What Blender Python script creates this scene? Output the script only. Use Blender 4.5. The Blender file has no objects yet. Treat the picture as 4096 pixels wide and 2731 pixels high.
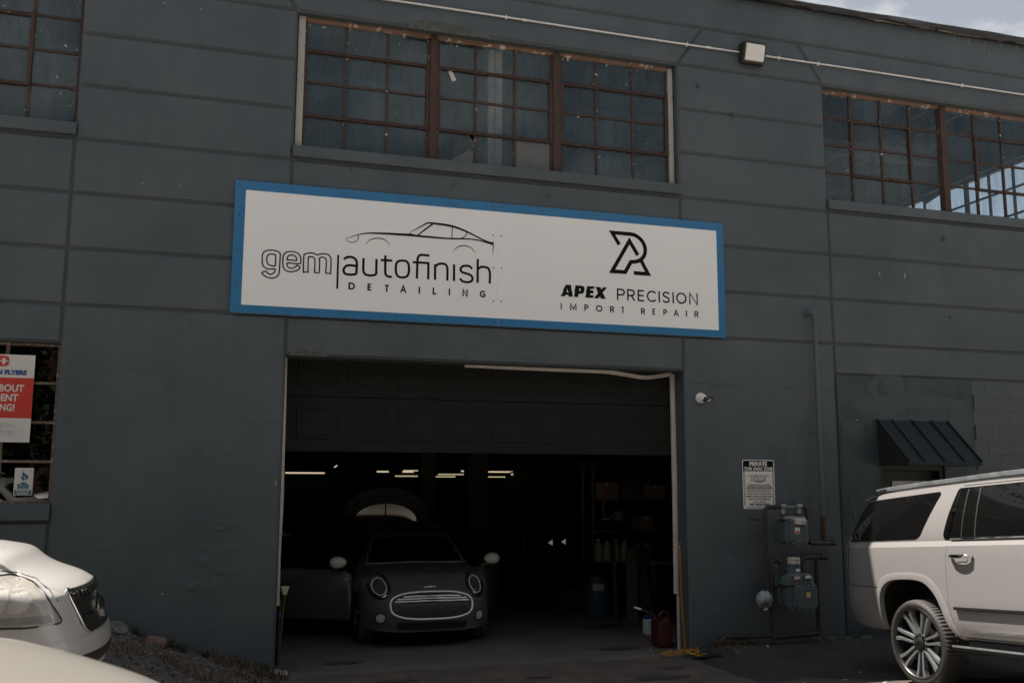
import bpy, bmesh, math, random
import numpy as np
from mathutils import Vector, Matrix, noise, geometry
from mathutils.bvhtree import BVHTree

R = math.radians
random.seed(7)
scene = bpy.context.scene
COL = scene.collection

# ---------------------------------------------------------------- camera
cam_d = bpy.data.cameras.new("camera")
cam_d.sensor_width = 36.0
cam_d.lens = 33.75
cam_d.clip_start = 0.05
cam_d.clip_end = 1500
cam_d.dof.use_dof = True
cam_d.dof.focus_distance = 12.0
cam_d.dof.aperture_fstop = 3.2
cam = bpy.data.objects.new("camera", cam_d)
COL.objects.link(cam)
_yw, _pt, _rl = R(17.05), R(8.19), R(0.17)
_r = Vector((math.cos(_yw), -math.sin(_yw), 0))
_f = Vector((math.sin(_yw), math.cos(_yw), 0))
_u = Vector((0, 0, 1))
_f2 = _f * math.cos(_pt) + _u * math.sin(_pt)
_u2 = -_f * math.sin(_pt) + _u * math.cos(_pt)
_r3 = _r * math.cos(_rl) + _u2 * math.sin(_rl)
_u3 = -_r * math.sin(_rl) + _u2 * math.cos(_rl)
M = Matrix((_r3, _u3, -_f2)).transposed().to_4x4()
M.translation = Vector((0, -10.818, 2.06))
cam.matrix_world = M
scene.camera = cam

# ---------------------------------------------------------------- sky and sun
SUN = Vector((-0.40, 0.255, 1.0)).normalized()        # towards the sun
SUN_EL = math.asin(SUN.z)
SUN_AZ = math.atan2(SUN.x, SUN.y)                    # clockwise from +Y
world = bpy.data.worlds.new("World")
scene.world = world
world.use_nodes = True
wt = world.node_tree
for n in list(wt.nodes):
    wt.nodes.remove(n)
def wn(t, **kw):
    n = wt.nodes.new(t)
    for k, v in kw.items():
        setattr(n, k, v)
    return n
w_out = wn("ShaderNodeOutputWorld")
w_bg = wn("ShaderNodeBackground")
w_bg.inputs["Strength"].default_value = 0.085
w_sky = wn("ShaderNodeTexSky", sky_type="NISHITA", sun_disc=False)
w_sky.sun_elevation = SUN_EL
w_sky.sun_rotation = SUN_AZ
w_sky.dust_density = 0.25
w_sky.air_density = 1.0
w_sky.ozone_density = 1.0
w_tc = wn("ShaderNodeTexCoord")
w_sep = wn("ShaderNodeSeparateXYZ")
wt.links.new(w_tc.outputs["Generated"], w_sep.inputs[0])
w_mx = wn("ShaderNodeMath", operation="MAXIMUM")
wt.links.new(w_sep.outputs["Z"], w_mx.inputs[0])
w_mx.inputs[1].default_value = 0.0
w_add = wn("ShaderNodeMath", operation="ADD")
wt.links.new(w_mx.outputs[0], w_add.inputs[0])
w_add.inputs[1].default_value = 0.16
w_div = wn("ShaderNodeVectorMath", operation="DIVIDE")
wt.links.new(w_tc.outputs["Generated"], w_div.inputs[0])
w_cmb = wn("ShaderNodeCombineXYZ")
for i in range(3):
    wt.links.new(w_add.outputs[0], w_cmb.inputs[i])
wt.links.new(w_cmb.outputs[0], w_div.inputs[1])
w_map = wn("ShaderNodeMapping")
w_map.inputs["Location"].default_value = (20.67, 1.22, 0.0)
wt.links.new(w_div.outputs[0], w_map.inputs["Vector"])
w_no = wn("ShaderNodeTexNoise")
w_no.inputs["Scale"].default_value = 2.1
w_no.inputs["Detail"].default_value = 9
w_no.inputs["Roughness"].default_value = 0.52
wt.links.new(w_map.outputs[0], w_no.inputs["Vector"])
w_rmp = wn("ShaderNodeValToRGB")
w_rmp.color_ramp.elements[0].position = 0.49
w_rmp.color_ramp.elements[0].color = (0, 0, 0, 1)
w_rmp.color_ramp.elements[1].position = 0.585
w_rmp.color_ramp.elements[1].color = (1, 1, 1, 1)
wt.links.new(w_no.outputs["Fac"], w_rmp.inputs["Fac"])
w_mix = wn("ShaderNodeMix", data_type="RGBA")
wt.links.new(w_rmp.outputs["Color"], w_mix.inputs["Factor"])
w_hs = wn("ShaderNodeHueSaturation")
w_hs.inputs["Saturation"].default_value = 0.34
w_hs.inputs["Value"].default_value = 0.60
wt.links.new(w_sky.outputs[0], w_hs.inputs["Color"])
wt.links.new(w_hs.outputs[0], w_mix.inputs["A"])
w_mix.inputs["B"].default_value = (4.3, 4.2, 4.1, 1)
wt.links.new(w_mix.outputs["Result"], w_bg.inputs["Color"])
wt.links.new(w_bg.outputs[0], w_out.inputs[0])

sun_d = bpy.data.lights.new("sun", "SUN")
sun_d.energy = 4.6
sun_d.angle = R(0.53)
sun_d.color = (1.0, 0.93, 0.84)
sun = bpy.data.objects.new("sun", sun_d)
sun.rotation_euler = SUN.to_track_quat("Z", "Y").to_euler()
sun.location = SUN * 60
COL.objects.link(sun)

vs = scene.view_settings
vs.view_transform = "Standard"
vs.look = "None"
vs.exposure = 1.40
vs.gamma = 1.0
vs.use_curve_mapping = False
scene.cycles.use_denoising = True
scene.cycles.max_bounces = 7
scene.cycles.diffuse_bounces = 3
scene.cycles.glossy_bounces = 4
scene.cycles.transmission_bounces = 4
scene.cycles.transparent_max_bounces = 10
scene.cycles.caustics_reflective = False
scene.cycles.caustics_refractive = False

# ---------------------------------------------------------------- materials
MATS = {}
def material(name, c1, c2=None, rough=0.7, metal=0.0, scale=3.0, bump=0.0, bscale=40.0, speck=None, speck_amt=0.0,
             speck_scale=60.0, streak=0.0, coat=0.0, spec=0.5, rough2=None, stretch=(1, 1, 1), emit=None, estr=0.0, rand=0.0):
    m = bpy.data.materials.new(name)
    m.use_nodes = True
    nt = m.node_tree
    b = nt.nodes["Principled BSDF"]
    L = nt.links.new
    N = nt.nodes.new
    b.inputs["Roughness"].default_value = rough
    b.inputs["Metallic"].default_value = metal
    b.inputs["Specular IOR Level"].default_value = spec
    if coat:
        b.inputs["Coat Weight"].default_value = coat
        b.inputs["Coat Roughness"].default_value = 0.04
    c2 = c2 or tuple(x * 0.9 for x in c1)
    tc = N("ShaderNodeTexCoord")
    mp = N("ShaderNodeMapping")
    mp.inputs["Scale"].default_value = stretch
    L(tc.outputs["Object"], mp.inputs["Vector"])
    n1 = N("ShaderNodeTexNoise")
    n1.inputs["Scale"].default_value = scale
    n1.inputs["Detail"].default_value = 7
    n1.inputs["Roughness"].default_value = 0.6
    L(mp.outputs[0], n1.inputs["Vector"])
    r1 = N("ShaderNodeValToRGB")
    r1.color_ramp.elements[0].position = 0.32
    r1.color_ramp.elements[1].position = 0.68
    r1.color_ramp.elements[0].color = (*c1, 1)
    r1.color_ramp.elements[1].color = (*c2, 1)
    L(n1.outputs["Fac"], r1.inputs["Fac"])
    col = r1.outputs["Color"]
    if streak:
        m2 = N("ShaderNodeMapping")
        m2.inputs["Scale"].default_value = (7, 7, 0.35)
        L(tc.outputs["Object"], m2.inputs["Vector"])
        n2 = N("ShaderNodeTexNoise")
        n2.inputs["Scale"].default_value = 1.0
        n2.inputs["Detail"].default_value = 5
        L(m2.outputs[0], n2.inputs["Vector"])
        r2 = N("ShaderNodeValToRGB")
        r2.color_ramp.elements[0].position = 0.35
        r2.color_ramp.elements[0].color = (1 - streak,) * 3 + (1,)
        r2.color_ramp.elements[1].position = 0.6
        r2.color_ramp.elements[1].color = (1, 1, 1, 1)
        L(n2.outputs["Fac"], r2.inputs["Fac"])
        mm = N("ShaderNodeMix")
        mm.data_type = "RGBA"
        mm.blend_type = "MULTIPLY"
        mm.inputs["Factor"].default_value = 1
        L(col, mm.inputs["A"])
        L(r2.outputs["Color"], mm.inputs["B"])
        col = mm.outputs["Result"]
    if speck:
        n3 = N("ShaderNodeTexNoise")
        n3.inputs["Scale"].default_value = speck_scale
        n3.inputs["Detail"].default_value = 3
        L(tc.outputs["Object"], n3.inputs["Vector"])
        r3 = N("ShaderNodeValToRGB")
        r3.color_ramp.elements[0].position = 0.70 - speck_amt
        r3.color_ramp.elements[0].color = (0, 0, 0, 1)
        r3.color_ramp.elements[1].position = 0.73 - speck_amt
        r3.color_ramp.elements[1].color = (1, 1, 1, 1)
        L(n3.outputs["Fac"], r3.inputs["Fac"])
        mm = N("ShaderNodeMix")
        mm.data_type = "RGBA"
        L(r3.outputs["Color"], mm.inputs["Factor"])
        L(col, mm.inputs["A"])
        mm.inputs["B"].default_value = (*speck, 1)
        col = mm.outputs["Result"]
    if rand:
        oi = N("ShaderNodeObjectInfo")
        mr = N("ShaderNodeMapRange")
        mr.inputs["To Min"].default_value = 1 - rand
        mr.inputs["To Max"].default_value = 1 + rand
        L(oi.outputs["Random"], mr.inputs["Value"])
        mm = N("ShaderNodeMix")
        mm.data_type = "RGBA"
        mm.blend_type = "MULTIPLY"
        mm.inputs["Factor"].default_value = 1
        L(col, mm.inputs["A"])
        L(mr.outputs["Result"], mm.inputs["B"])
        col = mm.outputs["Result"]
    L(col, b.inputs["Base Color"])
    if rough2 is not None:
        mr = N("ShaderNodeMapRange")
        mr.inputs["To Min"].default_value = rough
        mr.inputs["To Max"].default_value = rough2
        L(n1.outputs["Fac"], mr.inputs["Value"])
        L(mr.outputs["Result"], b.inputs["Roughness"])
    if bump:
        nb = N("ShaderNodeTexNoise")
        nb.inputs["Scale"].default_value = bscale
        nb.inputs["Detail"].default_value = 6
        nb.inputs["Roughness"].default_value = 0.65
        L(tc.outputs["Object"], nb.inputs["Vector"])
        bp = N("ShaderNodeBump")
        bp.inputs["Strength"].default_value = bump
        bp.inputs["Distance"].default_value = 0.01
        L(nb.outputs["Fac"], bp.inputs["Height"])
        L(bp.outputs[0], b.inputs["Normal"])
    if emit:
        b.inputs["Emission Color"].default_value = (*emit, 1)
        b.inputs["Emission Strength"].default_value = estr
    MATS[name] = m
    return m

material("wall_paint", (0.060, 0.074, 0.084), (0.088, 0.102, 0.112), rough=0.62, scale=0.9, bump=0.35, bscale=22,
         speck=(0.03, 0.035, 0.04), speck_amt=0.0, speck_scale=26, streak=0.05, spec=0.35)
material("patched_paint", (0.040, 0.053, 0.059), (0.070, 0.089, 0.098), rough=0.66, scale=1.3, bump=0.4, bscale=18,
         speck=(0.03, 0.035, 0.04), speck_amt=0.02, speck_scale=20, streak=0.14, spec=0.3)
material("joint_paint", (0.050, 0.058, 0.058), (0.066, 0.076, 0.077), rough=0.8, scale=4, bump=0.4, bscale=40)
material("bare_concrete", (0.055, 0.058, 0.054), (0.10, 0.10, 0.092), rough=0.9, scale=14, bump=0.9, bscale=30, speck=(0.05, 0.05, 0.05), speck_amt=0.05)
material("rusty_steel", (0.038, 0.019, 0.015), (0.062, 0.032, 0.023), rough=0.75, scale=9, bump=0.5, bscale=60,
         speck=(0.19, 0.11, 0.07), speck_amt=0.03, speck_scale=30)
material("old_wood", (0.30, 0.17, 0.12), (0.22, 0.125, 0.09), rough=0.8, scale=3, bump=0.4, bscale=30, stretch=(1, 1, 8),
         speck=(0.62, 0.58, 0.52), speck_amt=0.09, speck_scale=12)
material("peeling_frame", (0.13, 0.085, 0.062), (0.20, 0.15, 0.115), rough=0.85, scale=9, bump=0.5, bscale=50, speck=(0.36, 0.31, 0.26), speck_amt=0.08, speck_scale=20)
material("scuff_pale", (0.42, 0.40, 0.36), (0.30, 0.28, 0.25), rough=0.9, scale=30)
material("scuff_grey", (0.17, 0.165, 0.15), (0.12, 0.125, 0.12), rough=0.9, scale=20)
material("lens_grey", (0.26, 0.245, 0.225), (0.20, 0.19, 0.175), rough=0.2, scale=14, coat=0.6)
material("repaint", (0.044, 0.058, 0.065), (0.054, 0.070, 0.078), rough=0.7, scale=3, bump=0.3)
material("oil_stain", (0.040, 0.036, 0.031), (0.062, 0.054, 0.046), rough=0.6, scale=6)
material("rear_glass", (0.075, 0.070, 0.066), rough=0.10, metal=1.0)
material("repaint_light", (0.058, 0.074, 0.082), (0.070, 0.088, 0.097), rough=0.6, scale=2, bump=0.3, bscale=20)
material("fog_lens", (0.80, 0.76, 0.70), (0.45, 0.43, 0.40), rough=0.15, scale=22, coat=1.0)
material("lens_bright", (0.52, 0.50, 0.47), (0.36, 0.345, 0.325), rough=0.14, scale=9, stretch=(1, 1, 0.5), coat=1.0)
material("bright_trim", (0.72, 0.73, 0.74), rough=0.25, metal=0.55)
material("stud_wood", (0.74, 0.58, 0.48), (0.66, 0.51, 0.42), rough=0.8, scale=6, stretch=(3, 3, 0.4), speck=(0.2, 0.13, 0.1), speck_scale=9)
material("white_trim", (0.62, 0.57, 0.53), (0.50, 0.46, 0.43), rough=0.55, scale=5, speck=(0.15, 0.13, 0.11), speck_amt=0.015, speck_scale=25)
material("jamb_trim", (0.42, 0.41, 0.37), (0.34, 0.33, 0.30), rough=0.7, scale=5, speck=(0.10, 0.11, 0.11), speck_amt=0.05, speck_scale=25)
material("chipped_white", (0.72, 0.69, 0.64), rough=0.7)
material("roof_membrane", (0.009, 0.008, 0.008), (0.022, 0.017, 0.015), rough=0.5, scale=6, bump=0.6, bscale=16, speck=(0.30, 0.25, 0.2), speck_amt=-0.03)
material("old_flashing", (0.30, 0.26, 0.22), (0.16, 0.14, 0.12), rough=0.7, scale=12, bump=0.5)
material("white_conduit", (0.74, 0.71, 0.66), (0.62, 0.59, 0.55), rough=0.4, scale=6, speck=(0.2, 0.2, 0.2), speck_amt=-0.02)
material("bronze_metal", (0.035, 0.026, 0.020), (0.05, 0.038, 0.03), rough=0.45, metal=0.3)
material("sign_white", (0.82, 0.81, 0.80), (0.79, 0.78, 0.77), rough=0.35, scale=1.2)
material("sign_blue", (0.030, 0.165, 0.345), (0.026, 0.150, 0.32), rough=0.35, scale=2)
material("sign_black", (0.008, 0.010, 0.011), rough=0.8, spec=0.1)
material("sign_navy", (0.010, 0.014, 0.040), rough=0.8, spec=0.1)
material("flyer_red", (0.52, 0.035, 0.025), rough=0.45)
material("flyer_white", (0.62, 0.60, 0.57), rough=0.45)
material("flyer_blue", (0.02, 0.06, 0.27), rough=0.45)
material("sticker_teal", (0.008, 0.11, 0.19), rough=0.4)
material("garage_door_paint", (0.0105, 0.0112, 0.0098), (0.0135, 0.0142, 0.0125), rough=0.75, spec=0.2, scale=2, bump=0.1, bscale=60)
material("pipe_paint", (0.072, 0.090, 0.099), (0.060, 0.076, 0.085), rough=0.6, scale=5, speck=(0.10, 0.04, 0.02), speck_amt=-0.01)
material("black_pipe", (0.016, 0.015, 0.014), (0.030, 0.022, 0.018), rough=0.6, scale=6, bump=0.3)
material("rust_pipe", (0.075, 0.030, 0.016), (0.035, 0.02, 0.015), rough=0.85, scale=12, bump=0.5)
material("meter_grey", (0.092, 0.118, 0.125), (0.07, 0.09, 0.097), rough=0.45, scale=7, speck=(0.08, 0.06, 0.05), speck_amt=0.0)
material("galvanised", (0.33, 0.36, 0.37), (0.20, 0.21, 0.21), rough=0.45, metal=0.6, scale=10)
material("meter_face", (0.58, 0.55, 0.46), rough=0.4)
material("label_white", (0.72, 0.70, 0.66), rough=0.5)
material("label_red", (0.45, 0.03, 0.03), rough=0.5)
material("label_yellow", (0.62, 0.48, 0.18), rough=0.5)
material("awning_metal", (0.011, 0.017, 0.019), (0.014, 0.021, 0.023), rough=0.6, scale=2, spec=0.25)
material("dark_door", (0.012, 0.011, 0.009), (0.018, 0.015, 0.012), rough=0.6)
material("concrete_floor", (0.13, 0.115, 0.095), (0.085, 0.078, 0.068), rough=0.75, scale=1.3, bump=0.25, bscale=30, speck=(0.055, 0.052, 0.047), speck_amt=0.03, speck_scale=9)
material("lot_concrete", (0.112, 0.092, 0.075), (0.058, 0.049, 0.042), rough=0.9, scale=2.4, bump=0.6, bscale=45, speck=(0.06, 0.055, 0.05), speck_amt=0.09, speck_scale=8)
material("asphalt", (0.016, 0.016, 0.016), (0.046, 0.043, 0.038), rough=0.85, scale=1.7, bump=0.9, bscale=70, speck=(0.085, 0.08, 0.072), speck_amt=0.03, speck_scale=55)
material("pale_concrete", (0.36, 0.335, 0.31), (0.42, 0.39, 0.36), rough=0.9, scale=1.2, bump=0.6, bscale=60, speck=(0.25, 0.235, 0.22), speck_amt=0.02, speck_scale=50)
material("gravel_dirt", (0.060, 0.050, 0.042), (0.11, 0.095, 0.08), rough=0.95, scale=5, bump=1.0, bscale=40, speck=(0.18, 0.165, 0.145), speck_amt=0.05, speck_scale=38)
material("pebble", (0.085, 0.075, 0.067), (0.16, 0.143, 0.128), rough=0.9, scale=6)
material("grey_rock", (0.10, 0.092, 0.082), (0.17, 0.155, 0.14), rough=0.9, scale=8, bump=1.0, bscale=18, stretch=(1, 1, 3))
material("brown_stone", (0.14, 0.088, 0.07), (0.20, 0.135, 0.11), rough=0.9, scale=14, bump=0.7, bscale=30)
material("dry_grass", (0.12, 0.085, 0.05), (0.07, 0.054, 0.032), rough=0.9, scale=5)
material("green_weed", (0.022, 0.034, 0.013), (0.04, 0.046, 0.02), rough=0.8, scale=9)
material("interior_dark", (0.030, 0.027, 0.022), (0.022, 0.020, 0.017), rough=0.9, scale=2)
material("interior_block", (0.10, 0.088, 0.07), (0.075, 0.066, 0.054), rough=0.9, scale=2)
material("rafter_wood", (0.10, 0.085, 0.075), (0.075, 0.065, 0.06), rough=0.9, scale=4)
material("tube_light", (0.9, 0.8, 0.65), rough=0.5, emit=(1.0, 0.80, 0.55), estr=0.24)
material("tube_light_green", (0.9, 0.8, 0.6), rough=0.5, emit=(0.95, 0.82, 0.48), estr=0.18)
material("lamp_lens", (0.80, 0.77, 0.72), (0.72, 0.69, 0.65), rough=0.25, scale=20)
material("rubber", (0.016, 0.015, 0.014), (0.024, 0.022, 0.02), rough=0.6, scale=12, bump=0.2, bscale=80)
material("tyre_tread", (0.060, 0.055, 0.050), (0.045, 0.041, 0.038), rough=0.8, scale=12, bump=0.2, bscale=80)
material("black_trim", (0.010, 0.010, 0.010), (0.014, 0.014, 0.013), rough=0.45)
material("chrome", (0.66, 0.67, 0.68), rough=0.08, metal=1.0)
material("polished_alloy", (0.50, 0.51, 0.53), (0.44, 0.45, 0.47), rough=0.28, metal=0.8, scale=9)
material("dark_alloy", (0.030, 0.030, 0.030), rough=0.4, metal=0.6)
material("suv_paint", (0.335, 0.322, 0.315), (0.335, 0.322, 0.315), rough=0.30, metal=0.40, coat=1.0, spec=0.5)
material("van_paint", (0.46, 0.445, 0.425), (0.46, 0.445, 0.425), rough=0.40, metal=0.2, coat=0.7)
material("sedan_paint", (0.265, 0.25, 0.225), (0.265, 0.25, 0.225), rough=0.36, metal=0.1, coat=0.7)
material("hatch_paint", (0.085, 0.095, 0.094), (0.085, 0.095, 0.094), rough=0.40, metal=0.0, coat=0.5, spec=0.4)
material("mirror_white", (0.74, 0.71, 0.68), rough=0.25, coat=0.5)
material("tinted_glass", (0.004, 0.004, 0.004), (0.005, 0.005, 0.005), rough=0.03, spec=0.6)
material("chain_yellow", (0.50, 0.24, 0.013), (0.40, 0.185, 0.010), rough=0.5, scale=20)
material("red_plastic", (0.055, 0.008, 0.010), (0.046, 0.007, 0.009), rough=0.45)
material("white_plastic", (0.55, 0.60, 0.66), (0.5, 0.55, 0.6), rough=0.4)
material("blue_plastic", (0.012, 0.045, 0.13), rough=0.45)
material("barrel_blue", (0.040, 0.085, 0.115), (0.033, 0.07, 0.098), rough=0.5, scale=5)
material("cardboard", (0.27, 0.195, 0.125), (0.22, 0.16, 0.10), rough=0.9, scale=5)
material("paper", (0.55, 0.52, 0.47), (0.42, 0.40, 0.36), rough=0.8, scale=18)
material("orange_strap", (0.55, 0.12, 0.015), rough=0.6)
material("sign_green", (0.006, 0.085, 0.055), rough=0.4)
material("tripod_yellow", (0.17, 0.09, 0.018), rough=0.5)
material("tripod_dark", (0.05, 0.04, 0.02), rough=0.6)
material("shelf_steel", (0.15, 0.14, 0.125), (0.10, 0.095, 0.085), rough=0.6, metal=0.3)
material("jug_plastic", (0.58, 0.55, 0.48), (0.48, 0.45, 0.40), rough=0.5)
material("glint_white", (0.22, 0.22, 0.21), rough=0.3, emit=(1, 0.97, 0.9), estr=0.05)
material("amber_lens", (0.62, 0.17, 0.02), rough=0.25, coat=0.5)
material("tail_red", (0.10, 0.008, 0.006), rough=0.15, coat=0.7)
material("brick_wall", (0.065, 0.032, 0.025), (0.05, 0.026, 0.021), rough=0.9, scale=3, bump=0.4)
material("leaf", (0.022, 0.040, 0.012), (0.042, 0.065, 0.02), rough=0.7, scale=1.5, rand=0.2)
material("bark", (0.07, 0.055, 0.04), (0.05, 0.04, 0.03), rough=0.9, scale=6, stretch=(3, 3, 0.6), bump=0.6)
material("tailgate_shade", (0.007, 0.010, 0.011), (0.009, 0.012, 0.013), rough=0.5, spec=0.25)
material("banner_black", (0.010, 0.010, 0.010), rough=0.5)
material("banner_text", (0.14, 0.135, 0.125), rough=0.6)
material("plate_steel", (0.022, 0.028, 0.028), rough=0.5, metal=0.4)

def glass_pane_material():
    m = bpy.data.materials.new("wired_glass")
    m.use_nodes = True
    nt = m.node_tree
    nt.nodes.clear()
    N = nt.nodes.new
    L = nt.links.new
    out = N("ShaderNodeOutputMaterial")
    tc = N("ShaderNodeTexCoord")
    oi = N("ShaderNodeObjectInfo")
    geo = N("ShaderNodeNewGeometry")
    tr = N("ShaderNodeBsdfTransparent")
    tr.inputs["Color"].default_value = (0.91, 0.945, 0.96, 1)
    df = N("ShaderNodeBsdfDiffuse")
    gl = N("ShaderNodeBsdfGlossy")
    gl.inputs["Roughness"].default_value = 0.02
    gl.inputs["Color"].default_value = (0.80, 0.94, 1.0, 1)  # blue of the sky put into the reflection tint
    # dust: runs and clouds, differing from pane to pane
    mp = N("ShaderNodeMapping")
    mp.inputs["Scale"].default_value = (9, 9, 1.4)
    L(geo.outputs["Position"], mp.inputs["Vector"])
    n1 = N("ShaderNodeTexNoise")
    n1.inputs["Scale"].default_value = 2.0
    n1.inputs["Detail"].default_value = 6
    L(mp.outputs[0], n1.inputs["Vector"])
    n2 = N("ShaderNodeTexNoise")
    n2.inputs["Scale"].default_value = 1.9
    n2.inputs["Detail"].default_value = 4
    L(geo.outputs["Position"], n2.inputs["Vector"])
    ad = N("ShaderNodeMath")
    ad.operation = "MULTIPLY"
    L(n1.outputs["Fac"], ad.inputs[0])
    L(n2.outputs["Fac"], ad.inputs[1])
    mr = N("ShaderNodeMapRange")
    mr.inputs["From Min"].default_value = 0.13
    mr.inputs["From Max"].default_value = 0.40
    mr.inputs["To Min"].default_value = 0.12
    mr.inputs["To Max"].default_value = 0.40
    L(ad.outputs[0], mr.inputs["Value"])
    rm = N("ShaderNodeMapRange")
    rm.inputs["To Min"].default_value = 0.75
    rm.inputs["To Max"].default_value = 1.15
    L(oi.outputs["Random"], rm.inputs["Value"])
    du = N("ShaderNodeMath")
    du.operation = "MULTIPLY"
    du.use_clamp = True
    L(mr.outputs["Result"], du.inputs[0])
    L(rm.outputs["Result"], du.inputs[1])
    # wire mesh cast into the glass: fine square grid
    wv = []
    for ax, rot in (("X", 0), ("Z", 1)):
        w = N("ShaderNodeTexWave")
        w.wave_type = "BANDS"
        w.bands_direction = ax
        w.inputs["Scale"].default_value = 6.3
        w.inputs["Distortion"].default_value = 0.0
        L(geo.outputs["Position"], w.inputs["Vector"])
        wv.append(w)
    mxw = N("ShaderNodeMath")
    mxw.operation = "MAXIMUM"
    L(wv[0].outputs["Fac"], mxw.inputs[0])
    L(wv[1].outputs["Fac"], mxw.inputs[1])
    rw = N("ShaderNodeMapRange")
    rw.inputs["From Min"].default_value = 0.80
    rw.inputs["From Max"].default_value = 1.0
    rw.inputs["To Min"].default_value = 0.0
    rw.inputs["To Max"].default_value = 0.08
    L(mxw.outputs[0], rw.inputs["Value"])
    a2 = N("ShaderNodeMath")
    a2.operation = "ADD"
    a2.use_clamp = True
    L(du.outputs[0], a2.inputs[0])
    L(rw.outputs["Result"], a2.inputs[1])
    df.inputs["Color"].default_value = (0.082, 0.110, 0.124, 1)  # dust colour, tinted blue to paint in the sky's reflection
    m1 = N("ShaderNodeMixShader")
    L(a2.outputs[0], m1.inputs["Fac"])
    L(tr.outputs[0], m1.inputs[1])
    L(df.outputs[0], m1.inputs[2])
    fr = N("ShaderNodeFresnel")
    fr.inputs["IOR"].default_value = 1.45
    inv = N("ShaderNodeMath")
    inv.operation = "SUBTRACT"
    inv.inputs[0].default_value = 1.0
    L(geo.outputs["Backfacing"], inv.inputs[1])
    ff = N("ShaderNodeMath")
    ff.operation = "MULTIPLY"
    L(fr.outputs[0], ff.inputs[0])
    L(inv.outputs[0], ff.inputs[1])
    m2 = N("ShaderNodeMixShader")
    L(ff.outputs[0], m2.inputs["Fac"])
    L(m1.outputs[0], m2.inputs[1])
    L(gl.outputs[0], m2.inputs[2])
    bp = N("ShaderNodeBump")
    bp.inputs["Strength"].default_value = 0.05
    bp.inputs["Distance"].default_value = 0.02
    L(n2.outputs["Fac"], bp.inputs["Height"])
    L(bp.outputs[0], gl.inputs["Normal"])
    L(m2.outputs[0], out.inputs[0])
    MATS["wired_glass"] = m
    du.name = "dust"
    mc = m.copy(); mc.name = "wired_glass_clear"
    for nd in mc.node_tree.nodes:
        if nd.type == "MAP_RANGE" and abs(nd.inputs["To Max"].default_value - 0.40) < 1e-4:
            nd.inputs["To Min"].default_value = 0.03
            nd.inputs["To Max"].default_value = 0.24
        if nd.type == "BSDF_TRANSPARENT":
            nd.inputs["Color"].default_value = (0.90, 0.94, 0.96, 1)
    MATS["wired_glass_clear"] = mc
    # plain clear glass for the low window
    m = bpy.data.materials.new("clear_glass")
    m.use_nodes = True
    nt = m.node_tree
    nt.nodes.clear()
    out = nt.nodes.new("ShaderNodeOutputMaterial")
    tr = nt.nodes.new("ShaderNodeBsdfTransparent")
    tr.inputs["Color"].default_value = (0.35, 0.36, 0.36, 1)
    gl = nt.nodes.new("ShaderNodeBsdfGlossy")
    gl.inputs["Roughness"].default_value = 0.01
    gl.inputs["Color"].default_value = (1, 1, 1, 1)
    fr = nt.nodes.new("ShaderNodeFresnel")
    fr.inputs["IOR"].default_value = 1.75
    mx = nt.nodes.new("ShaderNodeMixShader")
    ge = nt.nodes.new("ShaderNodeNewGeometry")
    inv = nt.nodes.new("ShaderNodeMath")
    inv.operation = "SUBTRACT"
    inv.inputs[0].default_value = 1.0
    nt.links.new(ge.outputs["Backfacing"], inv.inputs[1])
    ff = nt.nodes.new("ShaderNodeMath")
    ff.operation = "MULTIPLY"
    nt.links.new(fr.outputs[0], ff.inputs[0])
    nt.links.new(inv.outputs[0], ff.inputs[1])
    nt.links.new(ff.outputs[0], mx.inputs["Fac"])
    nt.links.new(tr.outputs[0], mx.inputs[1])
    nt.links.new(gl.outputs[0], mx.inputs[2])
    nt.links.new(mx.outputs[0], out.inputs[0])
    MATS["clear_glass"] = m
    m2 = m.copy(); m2.name = "clear_glass2"
    for nd in m2.node_tree.nodes:
        if nd.type == "FRESNEL": nd.inputs["IOR"].default_value = 1.4
    m2.node_tree.nodes["Transparent BSDF"].inputs["Color"].default_value = (0.86, 0.90, 0.92, 1)
    MATS["clear_glass2"] = m2
    material("headlight_lens", (0.40, 0.375, 0.335), (0.27, 0.25, 0.225), rough=0.12, scale=5, stretch=(2.5, 2.5, 0.7), coat=1.0)
glass_pane_material()

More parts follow.
